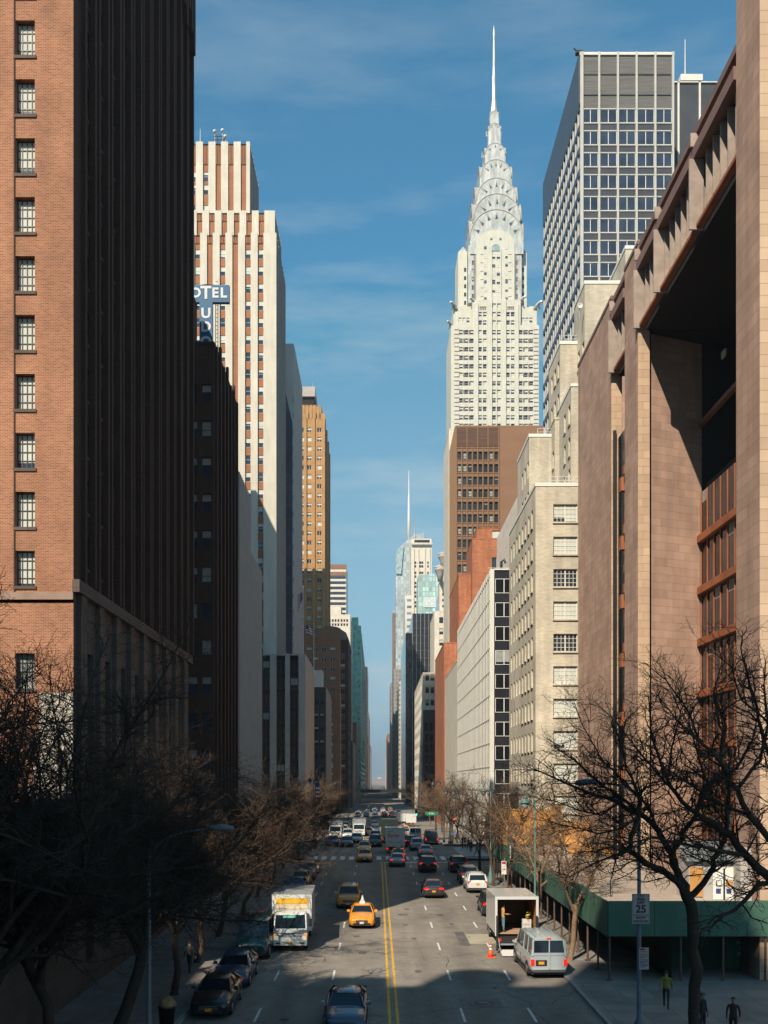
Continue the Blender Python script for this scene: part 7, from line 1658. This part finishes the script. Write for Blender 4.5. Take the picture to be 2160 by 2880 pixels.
# ================================================================== PEOPLE
def person(label, x, y, top, legs, skin=(.35, .19, .12), hair=(.02, .015, .01), face=0, H=1.74, pose='stand', z=None, hat=None, group='people on the pavements'):
    """continuous skinned body; facing angle about Z (0 = toward the viewer)"""
    z0 = (gz(y)+.155) if z is None else z; k = H/1.74
    st = .26 if pose == 'walk' else .0
    J = dict(pel=(0, 0, .95), wst=(0, 0, 1.08), chs=(0, .01, 1.30), nk=(0, .0, 1.47), hd0=(0, -.01, 1.55), hd=(0, -.015, 1.63), top=(0, -.01, 1.70))
    E = [('pel', 'wst'), ('wst', 'chs'), ('chs', 'nk'), ('nk', 'hd0'), ('hd0', 'hd'), ('hd', 'top')]
    Rr = dict(pel=(.165, .12), wst=(.145, .105), chs=(.17, .115), nk=(.058, .058), hd0=(.068, .08), hd=(.082, .10), top=(.05, .06))
    for s, t_ in ((-1, 'l'), (1, 'r')):
        f = st*s
        J.update({t_+'hip': (s*.095, 0, .90), t_+'kn': (s*.10, -f*.55-.02, .50), t_+'an': (s*.10, -f+(.12 if f < 0 else .0), .09+(.05 if f < 0 else 0)), t_+'toe': (s*.12, -f-.13+(.12 if f < 0 else 0), .035),
                  t_+'sh': (s*.185, .01, 1.40), t_+'el': (s*.25, .04+f*.3, 1.12), t_+'wr': (s*.25, -.06+f*.75, .88) if pose != 'lift' else (s*.2, -.26, 1.08)})
        E += [('pel', t_+'hip'), (t_+'hip', t_+'kn'), (t_+'kn', t_+'an'), (t_+'an', t_+'toe'), ('chs', t_+'sh'), (t_+'sh', t_+'el'), (t_+'el', t_+'wr')]
        Rr.update({t_+'hip': (.095, .095), t_+'kn': (.062, .062), t_+'an': (.045, .045), t_+'toe': (.042, .03), t_+'sh': (.062, .06), t_+'el': (.045, .045), t_+'wr': (.03, .028)})
        wx, wy, wz = J[t_+'wr']; dn = -1 if pose != 'lift' else 0; fw = -1 if pose == 'lift' else 0
        J[t_+'pm'] = (wx, wy-.01+fw*.06, wz+dn*.07); E.append((t_+'wr', t_+'pm')); Rr[t_+'pm'] = (.022, .038)
        for q in range(4):
            oy = (q-1.5)*.021; ln_ = (.065, .078, .072, .055)[q]
            J[t_+'f%d' % q] = (wx-s*.008, wy-.01+oy+fw*.10, wz+dn*.105); J[t_+'g%d' % q] = (wx-s*.02, wy-.015+oy+fw*(.09+ln_), wz+dn*(.10+ln_)-(.02 if fw else 0))
            E += [(t_+'pm', t_+'f%d' % q), (t_+'f%d' % q, t_+'g%d' % q)]; Rr[t_+'f%d' % q] = (.0095, .0095); Rr[t_+'g%d' % q] = (.008, .008)
        J[t_+'th'] = (wx-s*.012, wy-.055+fw*.05, wz+dn*.085+(.01 if fw else 0)); E.append((t_+'pm', t_+'th')); Rr[t_+'th'] = (.010, .010)
    names = list(J); ix = {n: i for i, n in enumerate(names)}
    me = bpy.data.meshes.new('tmp'); me.from_pydata([tuple(c*k for c in J[n]) for n in names], [(ix[a], ix[b]) for a, b in E], [])
    ob = bpy.data.objects.new('tmp', me); COL.objects.link(ob); ob.modifiers.new('s', 'SKIN'); sv = me.skin_vertices[0].data
    for n in names: sv[ix[n]].radius = tuple(c*k for c in Rr[n])
    sv[0].use_root = True
    sm = ob.modifiers.new('u', 'SUBSURF'); sm.levels = 1; sm.render_levels = 1
    b = bpy.data.meshes.new_from_object(ob.evaluated_get(bpy.context.evaluated_depsgraph_get())); bpy.data.objects.remove(ob)
    mts = [plain('jacket', top, .85), plain('trousers', legs, .85), plain('skin', skin, .55), plain('shoes', (.02, .018, .016), .6)]
    b.materials.clear(); [b.materials.append(m) for m in mts]; b.name = 'body'
    for p in b.polygons:
        c = p.center/k; p.use_smooth = True
        hand = abs(c.x) > .16 and c.z < (.90 if pose != 'lift' else 1.2) and (c.z > .6) and (pose != 'lift' or c.y < -.24)
        p.material_index = 2 if (c.z > 1.47 or hand) else (0 if c.z > .93 or abs(c.x) > .2 and c.z > .6 else (1 if c.z > .11 else 3))
    root = thing('person', label, 'person', (x, y, z0), face, group)
    o = bpy.data.objects.new('body', b); COL.objects.link(o); adopt(o, root)
    g = MB(plain('hair', hair, .8)); vs = []; n_ = 12          # hair cap
    for i in range(6):
        for q in range(n_):
            a = 2*pi*q/n_; ph2 = (i/5)*pi*.5; fr_ = max(0, -sin(a)); low = -.03 if sin(a) > -.3 else .035
            vs.append((k*(.092*cos(ph2)*cos(a)), k*(.0+.112*cos(ph2)*sin(a)), k*(1.645+low*(1-i/5)+.095*sin(ph2))))
    g.mesh(vs, [(i*n_+q, i*n_+(q+1) % n_, (i+1)*n_+(q+1) % n_, (i+1)*n_+q) for i in range(5) for q in range(n_)], 0, True); h_ = g.build('hair'); adopt(h_, root)
    g = MB(mts[2]); g.mesh([(-.014, -.105, 1.60), (.014, -.105, 1.60), (0, -.135, 1.595), (0, -.105, 1.645)], [(0, 2, 3), (2, 1, 3), (0, 1, 2)])
    for s in (-1, 1): g.tube([(s*.088, 0, 1.59), (s*.095, .01, 1.625)], [.012, .016], 5)
    g.V = [(v[0]*k, v[1]*k, v[2]*k) for v in g.V]; adopt(g.build('face_features'), root)
    g = MB(M['interior']); 
    for s in (-1, 1): g.box(s*.032-.012, s*.032+.012, -.114, -.104, 1.635, 1.645)
    g.box(-.022, .022, -.112, -.10, 1.572, 1.579); g.V = [(v[0]*k, v[1]*k, v[2]*k) for v in g.V]; adopt(g.build('eyes_and_mouth'), root)
    if hat: g = MB(plain('hat', hat, .7)); g.lathe((0, 0, 1.68*k), [(.115, 0), (.112, .04), (.08, .09), (.02, .11)], 12); g.box(-.06, .06, -.19, -.09, 1.685*k, 1.70*k); adopt(g.build('cap'), root)
    return root
person('person in a tan hooded jacket and blue jeans standing inside the open truck', 7.75, 59.15, (.50, .27, .07), (.12, .19, .26), face=R(100), z=gz(61.9)+1.15, pose='lift', group='people at the open truck')
person('person in a yellow safety vest on the shaded right pavement', PX(1439, 44.3), 44.3, (.20, .19, .02), (.02, .03, .035), face=R(160), pose='walk')
person('person in dark coat with a blue cap near the bottom right, beside the tree', PX(1517, 40), 40, (.02, .02, .022), (.02, .02, .025), face=R(30), hat=(.05, .12, .16))
person('person in a long dark coat at the bottom right, furthest right', PX(1584, 39.2), 39.2, (.025, .02, .02), (.02, .018, .02), face=R(-20), pose='walk')
person('person in black walking on the shaded left pavement between the tree trunks', PX(410, 52), 52, (.02, .02, .02), (.015, .015, .02), face=R(170), pose='walk')
dk = [(.015, .015, .015), (.02, .018, .022), (.03, .02, .02), (.015, .02, .03)]
for i, (q, y, c, lb) in enumerate(((999, 134, 0, 'leftmost of the dark figures waiting at the right corner'), (1004.5, 136, 1, 'second dark figure from the left waiting at the right corner'), (1012, 131, 2, 'tall dark figure in the middle of the group at the right corner'), (1018, 128, 3, 'dark figure standing nearest the green shed at the right corner'), (1030, 122, 0, 'dark figure just under the far end of the green shed'))):
    person(lb, PX(q, y), y, dk[c], dk[(c+1) % 4], face=R(20*i-30), H=1.72+.04*(i % 3), pose='stand' if i % 2 else 'walk')
for i, (q, y, c, lb) in enumerate(((978, 152, (.08, .2, .4), 'person in a light blue top beyond the right corner'), (988, 155, (.6, .5, .45), 'person in a pale top beyond the right corner'), (990, 150, (.10, .08, .25), 'person in a purple top beyond the right corner'), (1000, 158, (.3, .2, .16), 'person in a brown coat by the shop front on the right'))):
    person(lb, PX(q, y), y, c, dk[i % 4], face=R(40*i), pose='walk')
for i, (x, y, c, lb) in enumerate(((-9.6, 118, (.25, .30, .03), 'person in a lime vest at the left corner by the crossing'), (-10.4, 119, (.25, .27, .3), 'person in a grey jacket at the left corner by the crossing'), (-11.4, 112, (.02, .02, .02), 'person in black further back on the left pavement'))):
    person(lb, x, y, c, dk[i], face=R(50*i), pose='walk')
# ================================================================== THE AIR
m = bpy.data.materials.new('haze'); m.use_nodes = True; t_ = m.node_tree; t_.nodes.clear()
o_ = t_.nodes.new('ShaderNodeOutputMaterial'); v_ = t_.nodes.new('ShaderNodeVolumePrincipled'); v_.inputs['Color'].default_value = (.80, .90, 1.0, 1); v_.inputs['Density'].default_value = .00018; v_.inputs['Anisotropy'].default_value = .2
t_.links.new(v_.outputs[0], o_.inputs['Volume'])
g = MB(m); g.box(-6200, 6200, -3200, 12200, -5.2, 370); tag(g.build('haze'), kind='stuff')
